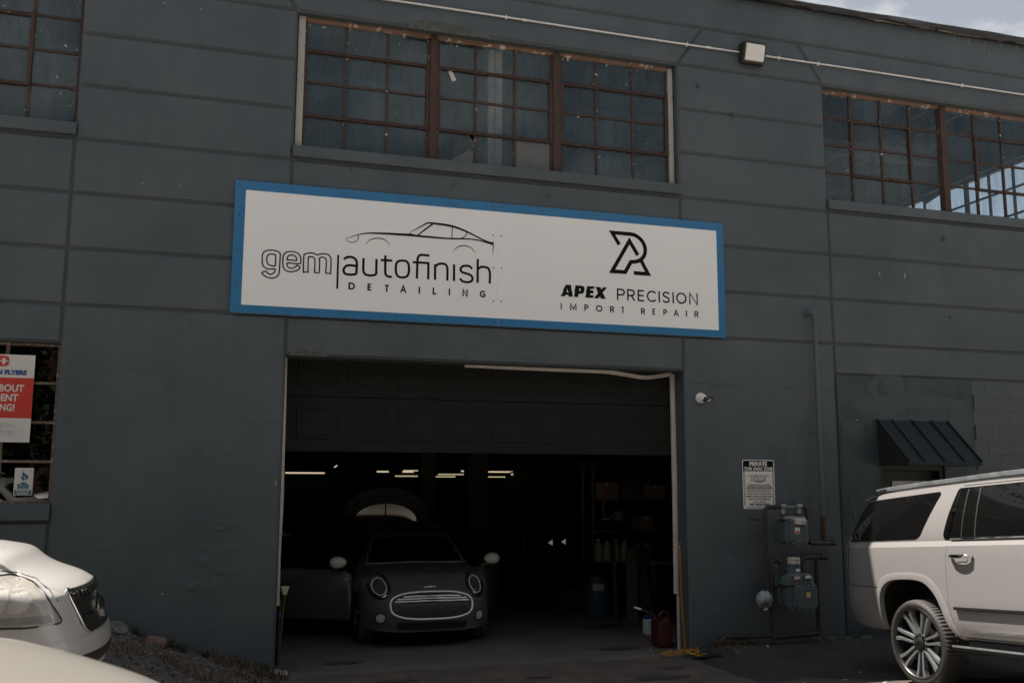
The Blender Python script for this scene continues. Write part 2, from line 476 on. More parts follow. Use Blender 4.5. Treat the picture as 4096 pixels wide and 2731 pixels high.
# ---------------------------------------------------------------- mesh helpers
class MB:
    def __init__(s):
        s.v = []; s.f = []; s.m = []
    def add(s, vs, fs, mi=0):
        o = len(s.v)
        s.v.extend(tuple(map(float, p)) for p in vs)
        for f in fs:
            s.f.append(tuple(i + o for i in f)); s.m.append(mi)
        return s
    def box(s, x0, x1, y0, y1, z0, z1, mi=0):
        return s.add([(x0, y0, z0), (x1, y0, z0), (x1, y1, z0), (x0, y1, z0), (x0, y0, z1), (x1, y0, z1), (x1, y1, z1), (x0, y1, z1)],
                     [(0, 3, 2, 1), (4, 5, 6, 7), (0, 1, 5, 4), (1, 2, 6, 5), (2, 3, 7, 6), (3, 0, 4, 7)], mi)
    def obox(s, c, ax, ay, az, mi=0):        # oriented box: centre and three half-axis vectors
        c, ax, ay, az = map(Vector, (c, ax, ay, az))
        P = [c + ax * i + ay * j + az * k for k in (-1, 1) for j in (-1, 1) for i in (-1, 1)]
        return s.add(P, [(0, 2, 3, 1), (4, 5, 7, 6), (0, 1, 5, 4), (1, 3, 7, 5), (3, 2, 6, 7), (2, 0, 4, 6)], mi)
    def prism(s, poly, a, b, plane="xz", mi=0, caps=True):
        n = len(poly)
        def P(p, t):
            if plane == "xz": return (p[0], t, p[1])
            if plane == "xy": return (p[0], p[1], t)
            return (t, p[0], p[1])
        vs = [P(p, a) for p in poly] + [P(p, b) for p in poly]
        fs = [(i, (i + 1) % n, n + (i + 1) % n, n + i) for i in range(n)]
        if caps:
            fs += [tuple(range(n))[::-1], tuple(range(n, 2 * n))]
        return s.add(vs, fs, mi)
    def tube(s, pts, r, seg=8, mi=0, closed=False, caps=True):
        pts = [Vector(p) for p in pts]
        n = len(pts)
        rr = r if isinstance(r, (list, tuple)) else [r] * n
        T = []
        for i in range(n):
            a = pts[(i - 1) % n] if closed or i > 0 else pts[i]
            b = pts[(i + 1) % n] if closed or i < n - 1 else pts[i]
            T.append((b - a).normalized())
        up = Vector((0, 0, 1)) if abs(T[0].z) < 0.9 else Vector((1, 0, 0))
        nrm = T[0].cross(up).normalized()
        vs = []
        for i in range(n):
            nrm = (nrm - T[i] * nrm.dot(T[i])).normalized()
            bi = T[i].cross(nrm)
            for k in range(seg):
                a = 2 * math.pi * k / seg
                vs.append(pts[i] + (nrm * math.cos(a) + bi * math.sin(a)) * rr[i])
        fs = []
        for i in range(n if closed else n - 1):
            j = (i + 1) % n
            for k in range(seg):
                fs.append((i * seg + k, i * seg + (k + 1) % seg, j * seg + (k + 1) % seg, j * seg + k))
        if caps and not closed:
            fs += [tuple(range(seg))[::-1], tuple(range((n - 1) * seg, n * seg))]
        return s.add(vs, fs, mi)
    def lathe(s, prof, c, axis="z", seg=24, mi=0, caps=True):
        # prof: (radius, height) pairs along the axis from c
        vs = []
        for r, h in prof:
            for k in range(seg):
                a = 2 * math.pi * k / seg
                x, y = r * math.cos(a), r * math.sin(a)
                p = (x, y, h) if axis == "z" else ((x, h, y) if axis == "y" else (h, x, y))
                vs.append((c[0] + p[0], c[1] + p[1], c[2] + p[2]))
        n = len(prof)
        fs = []
        for i in range(n - 1):
            for k in range(seg):
                q = (i * seg + k, i * seg + (k + 1) % seg, (i + 1) * seg + (k + 1) % seg, (i + 1) * seg + k)
                fs.append(q)
        if caps:
            fs += [tuple(range(seg))[::-1], tuple(range((n - 1) * seg, n * seg))]
        return s.add(vs, fs, mi)

def smooth(path, n=4, closed=False):
    P = [np.array(p, float) for p in path]
    out = []
    N = len(P)
    rng = range(N if closed else N - 1)
    for i in rng:
        p0 = P[(i - 1) % N] if closed or i > 0 else P[i]
        p1 = P[i]; p2 = P[(i + 1) % N]
        p3 = P[(i + 2) % N] if closed or i < N - 2 else p2
        for k in range(n):
            t = k / n
            out.append(tuple(0.5 * ((2 * p1) + (-p0 + p2) * t + (2 * p0 - 5 * p1 + 4 * p2 - p3) * t * t + (-p0 + 3 * p1 - 3 * p2 + p3) * t ** 3)))
    if not closed:
        out.append(tuple(P[-1]))
    return out

def link(name, mesh, parent=None, local=False):
    o = bpy.data.objects.new(name, mesh)
    COL.objects.link(o)
    if parent is not None:
        o.parent = parent
        if not local and parent.parent is None and parent.type == "EMPTY":
            o.matrix_parent_inverse = parent.matrix_basis.inverted()
    return o

def build(name, mb, mats, parent=None, sm=None, local=False, bevel=0.0, bseg=2):
    me = bpy.data.meshes.new(name)
    me.from_pydata(mb.v, [], mb.f)
    if isinstance(mats, str):
        mats = [mats]
    for m in mats:
        me.materials.append(MATS[m])
    if len(mats) > 1:
        me.polygons.foreach_set("material_index", mb.m)
    bm = bmesh.new()
    bm.from_mesh(me)
    if not getattr(mb, "keep", False):
        bmesh.ops.recalc_face_normals(bm, faces=bm.faces)
    if bevel:
        es = [e for e in bm.edges if len(e.link_faces) == 2 and e.calc_face_angle(0) > 0.6]
        bmesh.ops.bevel(bm, geom=es, offset=bevel, segments=bseg, profile=0.6, affect="EDGES", clamp_overlap=True)
        bmesh.ops.recalc_face_normals(bm, faces=bm.faces)
    bm.to_mesh(me)
    bm.free()
    if sm:
        me.shade_smooth()
        me.set_sharp_from_angle(angle=R(sm))
    me.update()
    return link(name, me, parent, local)

def tag(o, label=None, cat=None, group=None, kind=None):
    if label: o["label"] = label
    if cat: o["category"] = cat
    if group: o["group"] = group
    if kind: o["kind"] = kind
    return o

def thing(name, loc, label, cat, group=None, rot=(0, 0, 0)):
    o = bpy.data.objects.new(name, None)
    COL.objects.link(o)
    o.empty_display_size = 0.2
    o.location = loc
    o.rotation_euler = rot
    return tag(o, label, cat, group)

def place(name, mesh, loc, parent=None, rot=None, scale=None):
    # another instance of a mesh, at a world place, under a part or thing
    o = bpy.data.objects.new(name, mesh)
    COL.objects.link(o)
    o.location = loc
    if rot: o.rotation_euler = rot
    if scale: o.scale = scale
    if parent is not None:
        o.parent = parent
        if parent.parent is None and parent.type == "EMPTY":
            o.matrix_parent_inverse = parent.matrix_basis.inverted()
    return o

# strokes: flat ribbons drawn along polylines (lettering and line art on signs)
def stroke(mb, pts, w, fn, closed=None, mi=0, capr=True):
    if "INKN" in globals(): INKN[0] += 1
    P = []
    W = list(w) if isinstance(w, (list, tuple)) else [w] * len(pts)
    W2 = []
    for p, q in zip(pts, W):
        if not P or (Vector(p) - P[-1]).length > 1e-6:
            P.append(Vector(p)); W2.append(q)
    if closed is None:
        closed = len(P) > 3 and (P[0] - P[-1]).length < 1e-5
    if closed and (P[0] - P[-1]).length < 1e-5:
        P.pop(); W2.pop()
    n = len(P)
    L_, R_ = [], []
    for i in range(n):
        a = P[(i - 1) % n] if closed or i > 0 else None
        b = P[(i + 1) % n] if closed or i < n - 1 else None
        d1 = (P[i] - a).normalized() if a is not None else None
        d2 = (b - P[i]).normalized() if b is not None else None
        if d1 is None: d1 = d2
        if d2 is None: d2 = d1
        n1 = Vector((-d1.y, d1.x)); n2 = Vector((-d2.y, d2.x))
        m = n1 + n2
        if m.length < 1e-4:
            m = n1.copy()
        m.normalize()
        k = max(0.5, m.dot(n1))
        off = m * (W2[i] / 2 / k)
        L_.append(P[i] + off); R_.append(P[i] - off)
    vs = [fn(p.x, p.y) for p in L_] + [fn(p.x, p.y) for p in R_]
    fs = []
    for i in range(n if closed else n - 1):
        j = (i + 1) % n
        fs.append((n + i, n + j, j, i))
    mb.add(vs, fs, mi)

CAPS = {   # stroke capitals on a unit-high box: (width, strokes)
 "A": (0.86, [[(0, 0), (0.43, 1), (0.86, 0)], [(0.17, 0.36), (0.69, 0.36)]]),
 "C": (0.84, [[(0.84, 0.82), (0.72, 0.94), (0.5, 1), (0.27, 0.95), (0.09, 0.78), (0.02, 0.5), (0.09, 0.22), (0.27, 0.05), (0.5, 0), (0.72, 0.06), (0.84, 0.18)]]),
 "D": (0.72, [[(0, 0), (0, 1), (0.3, 1), (0.5, 0.95), (0.66, 0.78), (0.72, 0.5), (0.66, 0.22), (0.5, 0.05), (0.3, 0), (0, 0)]]),
 "E": (0.58, [[(0.58, 1), (0, 1), (0, 0), (0.58, 0)], [(0, 0.51), (0.54, 0.51)]]),
 "G": (0.80, [[(0.76, 0.84), (0.64, 0.95), (0.46, 1), (0.25, 0.95), (0.08, 0.78), (0.02, 0.5), (0.08, 0.22), (0.25, 0.05), (0.46, 0), (0.66, 0.05), (0.77, 0.14), (0.77, 0.46), (0.46, 0.46)]]),
 "I": (0.0, [[(0, 0), (0, 1)]]),
 "L": (0.55, [[(0, 1), (0, 0), (0.55, 0)]]),
 "M": (0.98, [[(0, 0), (0, 1), (0.49, 0.2), (0.98, 1), (0.98, 0)]]),
 "N": (0.80, [[(0, 0), (0, 1), (0.8, 0), (0.8, 1)]]),
 "O": (0.98, [[(0.49, 1), (0.25, 0.94), (0.07, 0.76), (0, 0.5), (0.07, 0.24), (0.25, 0.06), (0.49, 0), (0.73, 0.06), (0.91, 0.24), (0.98, 0.5), (0.91, 0.76), (0.73, 0.94), (0.49, 1)]]),
 "P": (0.62, [[(0, 0), (0, 1), (0.34, 1), (0.52, 0.95), (0.62, 0.80), (0.62, 0.66), (0.52, 0.5), (0.34, 0.45), (0, 0.45)]]),
 "R": (0.64, [[(0, 0), (0, 1), (0.34, 1), (0.52, 0.95), (0.62, 0.80), (0.62, 0.66), (0.52, 0.5), (0.34, 0.45), (0, 0.45)], [(0.34, 0.45), (0.66, 0)]]),
 "S": (0.66, [[(0.63, 0.83), (0.5, 0.96), (0.32, 1), (0.14, 0.95), (0.05, 0.8), (0.1, 0.63), (0.3, 0.54), (0.5, 0.45), (0.63, 0.3), (0.6, 0.12), (0.46, 0.02), (0.3, 0), (0.12, 0.05), (0, 0.18)]]),
 "T": (0.66, [[(0.33, 0), (0.33, 1)], [(0, 1), (0.66, 1)]]),
}
def cap_letters(mb, items, w, fn):
    # items: (char, x0, x1, z0, z1) boxes of the inked letter
    for ch, x0, x1, z0, z1 in items:
        wd, st = CAPS[ch]
        h = w / 2
        for s_ in st:
            pts = []
            for a, b in s_:
                if wd:
                    px = x0 + h + (x1 - x0 - w) * (a / wd)
                else:
                    px = (x0 + x1) / 2
                vert = b in (0, 1) and ch in "AIMNRTLPEDX"
                pz = z0 + (z1 - z0) * b
                if ch in "COSGDPRE" or (ch in "TL" and b in (0, 1)):
                    inner = z0 + h + (z1 - z0 - w) * b
                    pz = inner if not (ch in "PR" and b == 0) else z0
                if ch == "T" and a == 0.33 and b == 0: pz = z0
                if ch == "L" and b == 1: pz = z1
                pts.append((px, pz))
            if ch in "COGS":
                pts = [tuple(q) for q in (smooth(pts[:-1], 3, True) + [pts[0]] if ch == "O" else smooth(pts, 3))]
                if ch == "O": pts[-1] = pts[0]
            stroke(mb, pts, w, fn)

def text_obj(name, s, size, mat, fn_place, parent=None, width=None, bold=0.0, shear=0.0, align="CENTER", local=False):
    c = bpy.data.curves.new(name, "FONT")
    c.body = s
    c.size = size
    c.align_x = align
    c.offset = bold
    c.shear = shear
    c.resolution_u = 3
    o = bpy.data.objects.new("tmp_text", c)
    COL.objects.link(o)
    dg = bpy.context.evaluated_depsgraph_get()
    me = bpy.data.meshes.new_from_object(o.evaluated_get(dg))
    bpy.data.objects.remove(o)
    bpy.data.curves.remove(c)
    xs = [v.co.x for v in me.vertices]
    k = 1.0
    if width and xs:
        k = width / max(1e-6, max(xs) - min(xs))
        cx = (max(xs) + min(xs)) / 2 if align == "CENTER" else min(xs)
        for v in me.vertices:
            v.co.x = (v.co.x - cx) * k
    for v in me.vertices:
        v.co = Vector(fn_place(v.co.x, v.co.y))
    me.materials.clear()
    me.materials.append(MATS[mat])
    me.name = name
    me.update()
    return link(name, me, parent, local)

# ---------------------------------------------------------------- ground
def sstep(a, b, x):
    t = min(1.0, max(0.0, (x - a) / (b - a)))
    return t * t * (3 - 2 * t)
def pw(x, pts):
    if x <= pts[0][0]: return pts[0][1]
    for (a, va), (b, vb) in zip(pts, pts[1:]):
        if x <= b:
            return va + (vb - va) * (x - a) / (b - a)
    return pts[-1][1]
LEFT = [(-30, 1.0), (-6, 0.95), (-3, 0.86), (-2, 0.74), (-1.0, 0.575), (-0.75, 0.51), (-0.31, 0.335), (0.07, 0.215), (0.45, 0.115), (0.70, 0.02), (0.95, -0.02), (60, -0.02)]
RIGHT = [(-60, 0.0), (5.45, 0.0), (5.65, 0.03), (5.95, 0.12), (6.3, 0.11), (7.3, 0.10), (9, 0.09), (60, 0.09)]
def lot(y):
    return pw(-y, [(-80, 0), (2.0, 0), (6.0, 0.27), (11, 0.42), (20, 0.55), (60, 0.6), (400, 0.6)])
def gz(x, y):
    if y > 0.3:
        return -0.35
    l = pw(x, LEFT) * (1 - 0.75 * sstep(0.8, 9.0, -y))
    l += pw(x, RIGHT) * (1 - 0.55 * sstep(0.1, 1.3, -y))
    z = l + lot(y) * (0.62 + 0.38 * sstep(-0.5, 1.5, x))
    if -7 < x < 14 and y > -12:
        k = 0.35 + 0.65 * max(1 - sstep(0.2, 1.4, x), sstep(5.2, 6.2, x))
        z += k * (0.016 * noise.noise(Vector((x * 1.7, y * 1.7, 3))) + 0.007 * noise.noise(Vector((x * 6, y * 6, 8))))
    return z
def axis_vals(fine0, fine1, step, lo, hi):
    v = list(np.arange(fine0, fine1 + 1e-6, step))
    s, a = step, v[0]
    left = []
    while a > lo:
        s *= 1.5; a -= s; left.append(max(a, lo))
    s, a = step, v[-1]
    right = []
    while a < hi:
        s *= 1.5; a += s; right.append(min(a, hi))
    return left[::-1] + v + right
def sheet(name, xs_of_row, ys, off, mat, zf=gz, sm=60):
    mb = MB()
    n = None
    for y in ys:
        xs = xs_of_row(y)
        n = len(xs)
        mb.v.extend((x, y, zf(x, y) + off) for x in xs)
    for j in range(len(ys) - 1):
        for i in range(n - 1):
            a = j * n + i
            mb.f.append((a, a + 1, a + n + 1, a + n)); mb.m.append(0)
    return build(name, mb, mat, sm=sm)
GX = axis_vals(-6.0, 13.0, 0.16, -260, 260)
GY = sorted(axis_vals(-6.0, 0.0, 0.14, -260, -0.001) + [0.0, 0.29, 0.31, 3, 20, 60, 150, 260])
tag(sheet("ground", lambda y: GX, GY, 0.0, "pale_concrete"), "pale worn concrete lot sloping down to the garage wall", kind="structure")
def drive_row(y):
    w = 0.10 * noise.noise(Vector((0.7, y * 2.0, 4)))
    a_, b_ = -0.6 + w - 0.25 * max(0, -y - 1), 8.6 + w
    return [a_ + (b_ - a_) * i / 60 for i in range(61)]
tag(sheet("driveway", drive_row, list(np.arange(-2.7, 0.001, 0.1)), 0.003, "lot_concrete"), "dark stained concrete apron in front of the open garage door", kind="structure")
def strip_row(y):
    return [-9.5 + 26.0 * i / 80 for i in range(81)]
tag(sheet("bounce_cut_strip", strip_row, list(np.arange(-5.25, -2.55, 0.15)), 0.0015, "asphalt"), "added dark asphalt strip between the concrete apron and the street, cutting bounced light", kind="structure")  # dark strip added out of view to cut light bounced off the lot
def asph_row(y):
    xb = pw(-y, [(0.0, 5.72), (0.35, 5.50), (0.6, 5.44), (1.0, 5.46), (1.6, 5.50), (1.75, 5.62), (1.95, 6.2), (2.3, 7.2), (3.0, 8.2), (4.5, 9.0)]) + 0.05 * noise.noise(Vector((0.3, y * 3.1, 1))) + 0.02 * noise.noise(Vector((4, y * 11, 1)))
    return [xb + (16 - xb) * (i / 60) ** 1.6 for i in range(61)]
tag(sheet("asphalt", asph_row, list(np.arange(-4.6, 0.001, 0.1)), 0.006, "asphalt"), "dark asphalt strip along the foot of the wall", kind="structure")
def grav_row(y):
    xb = pw(-y, [(0, 0.80), (0.6, 1.0), (1.2, 1.15), (2.2, 1.0), (3.4, 0.6), (5, 0.2), (9, -0.1)]) + 0.12 * noise.noise(Vector((0.3, y * 2.3, 5)))
    return [xb - (xb + 9) * (i / 50) ** 1.5 for i in range(51)][::-1]
tag(sheet("gravel", grav_row, list(np.arange(-9.0, 0.001, 0.12)), 0.006, "gravel_dirt"), "gravelly dirt bank rising to the left along the wall", kind="structure")

# ---------------------------------------------------------------- the building
BLD = thing("garage_building", (2.3, 0, 0), "slate grey painted concrete garage building with grooved panels and rusty steel windows", "building")
VL = [-6.47, -1.59, 0.69, 5.575, 7.79, 12.67]
HL = [3.86, 4.465, 5.07, 5.67, 6.275, 6.87, 7.477, 8.03, 8.56]
XW, XE = -8.75, 13.0
OPEN = [(-6.40, -1.59, 5.835, 7.46), (0.70, 5.565, 5.835, 7.46), (7.79, 12.10, 5.835, 7.46),
        (-6.40, -1.585, 1.81, 3.455), (0.70, 5.58, -0.5, 3.42), (8.43, 9.46, -0.5, 2.27)]
def cell_wall(x0, x1, z0, z1, opens, ya, yb):
    xs = sorted({x0, x1} | {v for o in opens for v in o[:2] if x0 < v < x1})
    zs = sorted({z0, z1} | {v for o in opens for v in o[2:] if z0 < v < z1})
    def solid(i, j):
        if i < 0 or j < 0 or i >= len(xs) - 1 or j >= len(zs) - 1: return False
        cx, cz = (xs[i] + xs[i + 1]) / 2, (zs[j] + zs[j + 1]) / 2
        return not any(o[0] < cx < o[1] and o[2] < cz < o[3] for o in opens)
    mb = MB()
    for i in range(len(xs) - 1):
        for j in range(len(zs) - 1):
            if not solid(i, j): continue
            a, b, c, d = xs[i], xs[i + 1], zs[j], zs[j + 1]
            mb.add([(a, ya, c), (b, ya, c), (b, ya, d), (a, ya, d)], [(0, 1, 2, 3)])
            mb.add([(a, yb, c), (b, yb, c), (b, yb, d), (a, yb, d)], [(3, 2, 1, 0)])
            if not solid(i - 1, j): mb.add([(a, ya, c), (a, ya, d), (a, yb, d), (a, yb, c)], [(0, 1, 2, 3)])
            if not solid(i + 1, j): mb.add([(b, ya, c), (b, yb, c), (b, yb, d), (b, ya, d)], [(0, 1, 2, 3)])
            if not solid(i, j - 1): mb.add([(a, ya, c), (a, yb, c), (b, yb, c), (b, ya, c)], [(0, 1, 2, 3)])
            if not solid(i, j + 1): mb.add([(a, ya, d), (b, ya, d), (b, yb, d), (a, yb, d)], [(0, 1, 2, 3)])
    mb.keep = True
    return mb
build("wall", cell_wall(XW, XE, -0.5, 8.56, OPEN, 0.021, 0.32), "joint_paint", BLD)

def panel(poly, name="wall_panel", mat="wall_paint", j=0.006, c=0.021, y0=0.0, y1=0.0225):
    # one cast course: flat face with chamfered, slightly uneven arrises
    n0 = len(poly)
    P = []
    for i in range(n0):
        a, b = Vector(poly[i]), Vector(poly[(i + 1) % n0])
        k = max(1, int((b - a).length / 0.45))
        for t in range(k):
            P.append((a + (b - a) * t / k, t == 0, i))
    def inset(off, jit):
        out = []
        for (p, corner, i) in P:
            a, b = Vector(poly[i]), Vector(poly[(i + 1) % n0])
            d2 = (b - a).normalized(); n2 = Vector((-d2.y, d2.x))
            if corner:
                z = Vector(poly[i - 1]); d1 = (a - z).normalized(); n1 = Vector((-d1.y, d1.x))
                m = (n1 + n2).normalized()
                q = p + m * off / max(0.3, m.dot(n1))
            else:
                q = p + n2 * off
            w = noise.noise(Vector((p.x * 5, p.y * 5, jit))) * 0.0035 if jit else 0
            out.append((q.x + w, q.y + w))
        return out
    o, f = inset(j, 0), inset(j + c, 2.0)
    n = len(o)
    mb = MB()
    mb.v = [(x, y1, z) for x, z in o] + [(x, y0, z) for x, z in f]
    mb.f = [tuple(range(n, 2 * n))] + [(i, (i + 1) % n, n + (i + 1) % n, n + i) for i in range(n)] + [tuple(range(n))[::-1]]
    mb.m = [0] * len(mb.f)
    return build(name, mb, mat, BLD)
def rect(x0, x1, z0, z1): return [(x0, z0), (x1, z0), (x1, z1), (x0, z1)]
piers = [(XW, VL[0]), (VL[1], VL[2]), (VL[3], VL[4]), (12.10, XE)]
bays = [(VL[0], VL[1]), (VL[2], VL[3]), (VL[4], 12.10)]
for a, b in piers:
    for z0, z1 in zip(HL[:6], HL[1:7]):
        panel(rect(a, b, z0, z1))
    panel([(a, 7.477), (b, 7.477), (b - 0.385, 8.03), (a + 0.385, 8.03)])
for a, b in bays:
    for z0, z1 in zip(HL[:3], HL[1:4]):
        panel(rect(a, b, z0, z1))
    panel([(a, 7.47), (b, 7.47), (b + 0.385, 8.03), (a - 0.385, 8.03)])
for a, b in ((XW, -3.2), (-3.2, XE)):
    panel(rect(a, b, 8.03, 8.56))
for a, b in piers[:3]:
    panel(rect(a, b, -0.45, 3.86))
panel(rect(12.10, XE, -0.45, 3.86))
panel(rect(VL[0], VL[1], 3.455, 3.86)); panel(rect(VL[0], VL[1], -0.45, 1.625))
panel(rect(VL[2], VL[3], 3.42, 3.86))
panel(rect(VL[4], 12.10, 3.452, 3.86))
# sills: heavy blocks standing proud under the windows
for (a, b) in bays:
    s = MB(); s.box(a + 0.004, b + 0.012, -0.035, 0.16, 5.700, 5.833)
    build("window_sill", s, "wall_paint", BLD, bevel=0.008)
s = MB(); s.box(VL[0], VL[1] + 0.012, -0.035, 0.16, 1.640, 1.805)
build("window_sill", s, "wall_paint", BLD, bevel=0.008)
# infill in the right bay: patched render round the side door, painted block beyond
build("infill_wall", cell_wall(7.805, 9.98, -0.4, 3.448, [(8.43, 9.46, -0.5, 2.27)], 0.006, 0.0205), "patched_paint", BLD)
bl = MB(); bl.box(-0.1992, 0.1992, 0.0, 0.02, -0.1008, 0.1008)
blk = build("concrete_block", bl, "wall_paint", BLD, bevel=0.0025)
blk_me = blk.data
first = True
for r_ in range(17):
    zc = 3.335 - 0.2032 * r_
    if zc < 0.0: break
    for c_ in range(6):
        xc = 10.02 + 0.2 + 0.4 * c_ - (0.2 if r_ % 2 == 0 else 0.0)
        wd = 1.0
        if xc + 0.2 > 12.09: continue
        if xc < 10.15:
            wd = 0.6; xc = 10.10
        o = blk if first else place("concrete_block", blk_me, (0, 0, 0), BLD)
        first = False
        o.location = (xc, 0.006 + random.uniform(-0.001, 0.001), zc)
        o.scale = (wd, 1, 1)
# shallow forms: cracks, board lines, spalls
def jag(x0, z0, x1, z1, n, amp, sd):
    return [(x0 + (x1 - x0) * i / n + amp * 0.4 * noise.noise(Vector((sd, i * 0.9, 0))), z0 + (z1 - z0) * i / n + amp * noise.noise(Vector((i * 0.7, sd, 2)))) for i in range(n + 1)]
ck = MB()
for (pts, w) in [(jag(5.64, 3.27, 7.77, 3.235, 26, 0.03, 1), 0.006), (jag(5.62, 2.672, 7.78, 2.665, 22, 0.012, 5), 0.0035),
                 (jag(5.60, 0.95, 6.3, 0.96, 8, 0.01, 8), 0.004), (jag(7.80, 3.40, 7.845, 1.3, 20, 0.03, 11), 0.010),
                 (jag(-1.55, 2.69, 0.66, 2.675, 22, 0.008, 14), 0.0035), (jag(-1.55, 1.32, 0.66, 1.33, 22, 0.008, 18), 0.003),
                 (jag(-1.0, 0.93, 0.66, 0.93, 16, 0.008, 21), 0.003), (jag(7.83, 3.452, 9.98, 3.455, 20, 0.006, 25), 0.004),
                 (jag(6.98, 7.80, 7.22, 7.80, 8, 0.05, 31), 0.005), (smooth([(-0.44, 3.70), (-0.43, 3.67), (-0.40, 3.648), (-0.36, 3.645), (-0.335, 3.665), (-0.325, 3.70), (-0.30, 3.73)], 3), 0.006),
                 (jag(3.0, 3.50, 4.2, 3.47, 14, 0.03, 38), 0.004), (jag(9.985, 3.44, 9.99, 0.3, 18, 0.006, 40), 0.006)]:
    stroke(ck, pts, [w * (0.45 + 0.9 * abs(noise.noise(Vector((i * 1.3, w * 900, 4))))) for i in range(len(pts))], lambda a, b: (a, -0.0012, b), closed=False)
build("crack", ck, "black_trim", BLD)["kind"] = "stuff"
def relief(name, cx, cz, rx, rz, amp, mat, sd, fr=9.0, base=0.0):
    mb = MB(); n = 22
    for j in range(n + 1):
        for i in range(n + 1):
            a, b = -1 + 2 * i / n, -1 + 2 * j / n
            e = max(0.0, 1 - (a * a + b * b) ** 0.5 * (1 + 0.45 * noise.noise(Vector((a * 1.6, b * 1.6, sd)))))
            e = sstep(0.0, 0.35, e)
            h = base + e * 0.75 * (amp * (0.35 + noise.noise(Vector((a * rx * fr, b * rz * fr, sd + 3))) + 0.5 * noise.noise(Vector((a * rx * fr * 3, b * rz * fr * 3, sd + 7)))))
            mb.v.append((cx + a * rx, 0.0012 - h, cz + b * rz))
    for j in range(n):
        for i in range(n):
            k = j * (n + 1) + i
            mb.f.append((k, k + 1, k + n + 2, k + n + 1)); mb.m.append(0)
    mb.keep = True
    return build(name, mb, mat, BLD, sm=50)
relief("patched_render", -0.02, 2.40, 0.22, 0.14, 0.018, "wall_paint", 1)
relief("patched_render", 0.16, 1.62, 0.30, 0.13, 0.022, "wall_paint", 5)
relief("patched_render", 0.10, 1.26, 0.26, 0.20, 0.016, "wall_paint", 9)
relief("patched_render", -0.08, 0.98, 0.22, 0.10, 0.018, "wall_paint", 12)
relief("patched_render", 8.55, 3.30, 0.16, 0.15, 0.014, "patched_paint", 15, base=-0.0065)
relief("patched_render", 7.92, 1.55, 0.10, 0.30, 0.030, "patched_paint", 21, base=-0.0065)
relief("patched_render", 6.33, 3.10, 0.09, 0.05, 0.022, "wall_paint", 23)
def spall(poly_top, z_bot, depth, sd):
    # broken concrete edge: bare rough strip
    mb = MB(); n = 40; m = 6
    x0, x1 = poly_top[0][0], poly_top[-1][0]
    for i in range(n + 1):
        x = x0 + (x1 - x0) * i / n
        zt = pw(x, poly_top) + 0.012 * noise.noise(Vector((x * 17, sd, 0)))
        for j in range(m + 1):
            z = z_bot + (zt - z_bot) * j / m
            e = min(1, 4 * (1 - j / m)) * min(1, 6 * min(i, n - i) / n)
            mb.v.append((x, -0.004 - depth * e * (0.55 + 0.9 * noise.noise(Vector((x * 14, z * 14, sd))) + 0.5 * noise.noise(Vector((x * 40, z * 40, sd)))), z))
    for i in range(n):
        for j in range(m):
            k = i * (m + 1) + j
            mb.f.append((k, k + m + 1, k + m + 2, k + 1)); mb.m.append(0)
    return build("spalled_edge", mb, "bare_concrete", BLD, sm=30)
spall([(1.99, 7.50), (2.04, 7.545), (2.31, 7.585), (2.61, 7.572), (2.85, 7.53), (3.03, 7.485)], 7.445, 0.016, 2)
spall([(0.74, 3.47), (0.80, 3.53), (0.98, 3.525), (1.10, 3.46), (1.17, 3.435)], 3.418, 0.018, 6)
# roof edge: torn black membrane lapped over the parapet
mb = MB(); n = 190
prof = [(0.55, 8.585), (0.02, 8.615), (-0.045, 8.612), (-0.075, 8.585), (-0.078, 8.555), (-0.055, 8.535), (0.0, 8.535)]
for i in range(n + 1):
    x = XW - 0.05 + (XE - XW + 0.1) * i / n
    w = 0.5 + 0.5 * noise.noise(Vector((x * 0.9, 0, 5)))
    for k, (y, z) in enumerate(prof):
        jj = (0.022 if k < 3 else 0.030) * noise.noise(Vector((x * 2.2, k * 0.35, 9))) + 0.014 * noise.noise(Vector((x * 7, k * 0.6, 3)))
        mb.v.append((x, y - (0.03 * w if 2 <= k <= 5 else 0) + jj, z + jj + 0.035 * sstep(6.0, 11.5, x) * (k < 4) - (0.02 * w if k in (4, 5) else 0)))
for i in range(n):
    for k in range(len(prof) - 1):
        a = i * len(prof) + k
        mb.f.append((a, a + len(prof), a + len(prof) + 1, a + 1)); mb.m.append(0)
build("roof_membrane", mb, "roof_membrane", BLD, sm=40)
for (x0, x1, z, sd) in [(7.35, 8.02, 8.545, 1), (8.5, 9.7, 8.535, 4), (6.5, 7.1, 8.55, 7), (9.75, 10.9, 8.535, 9)]:
    mb = MB(); n = 24
    for i in range(n + 1):
        x = x0 + (x1 - x0) * i / n
        h = 0.03 + 0.035 * abs(noise.noise(Vector((x * 5, sd, 0)))) * min(1, 5 * (1 - abs(2 * i / n - 1)))
        y = -0.05 - 0.035 * abs(noise.noise(Vector((x * 3, sd, 4))))
        mb.v += [(x, y, z + 0.02), (x, y - 0.012, z + 0.02 - h), (x, y + 0.006, z + 0.02 - h), (x, y + 0.03, z + 0.03)]
    for i in range(n):
        for k in range(4):
            a = i * 4
            mb.f.append((a + k, a + 4 + k, a + 4 + (k + 1) % 4, a + (k + 1) % 4)); mb.m.append(0)
    build("flashing_strip", mb, "old_flashing", BLD)

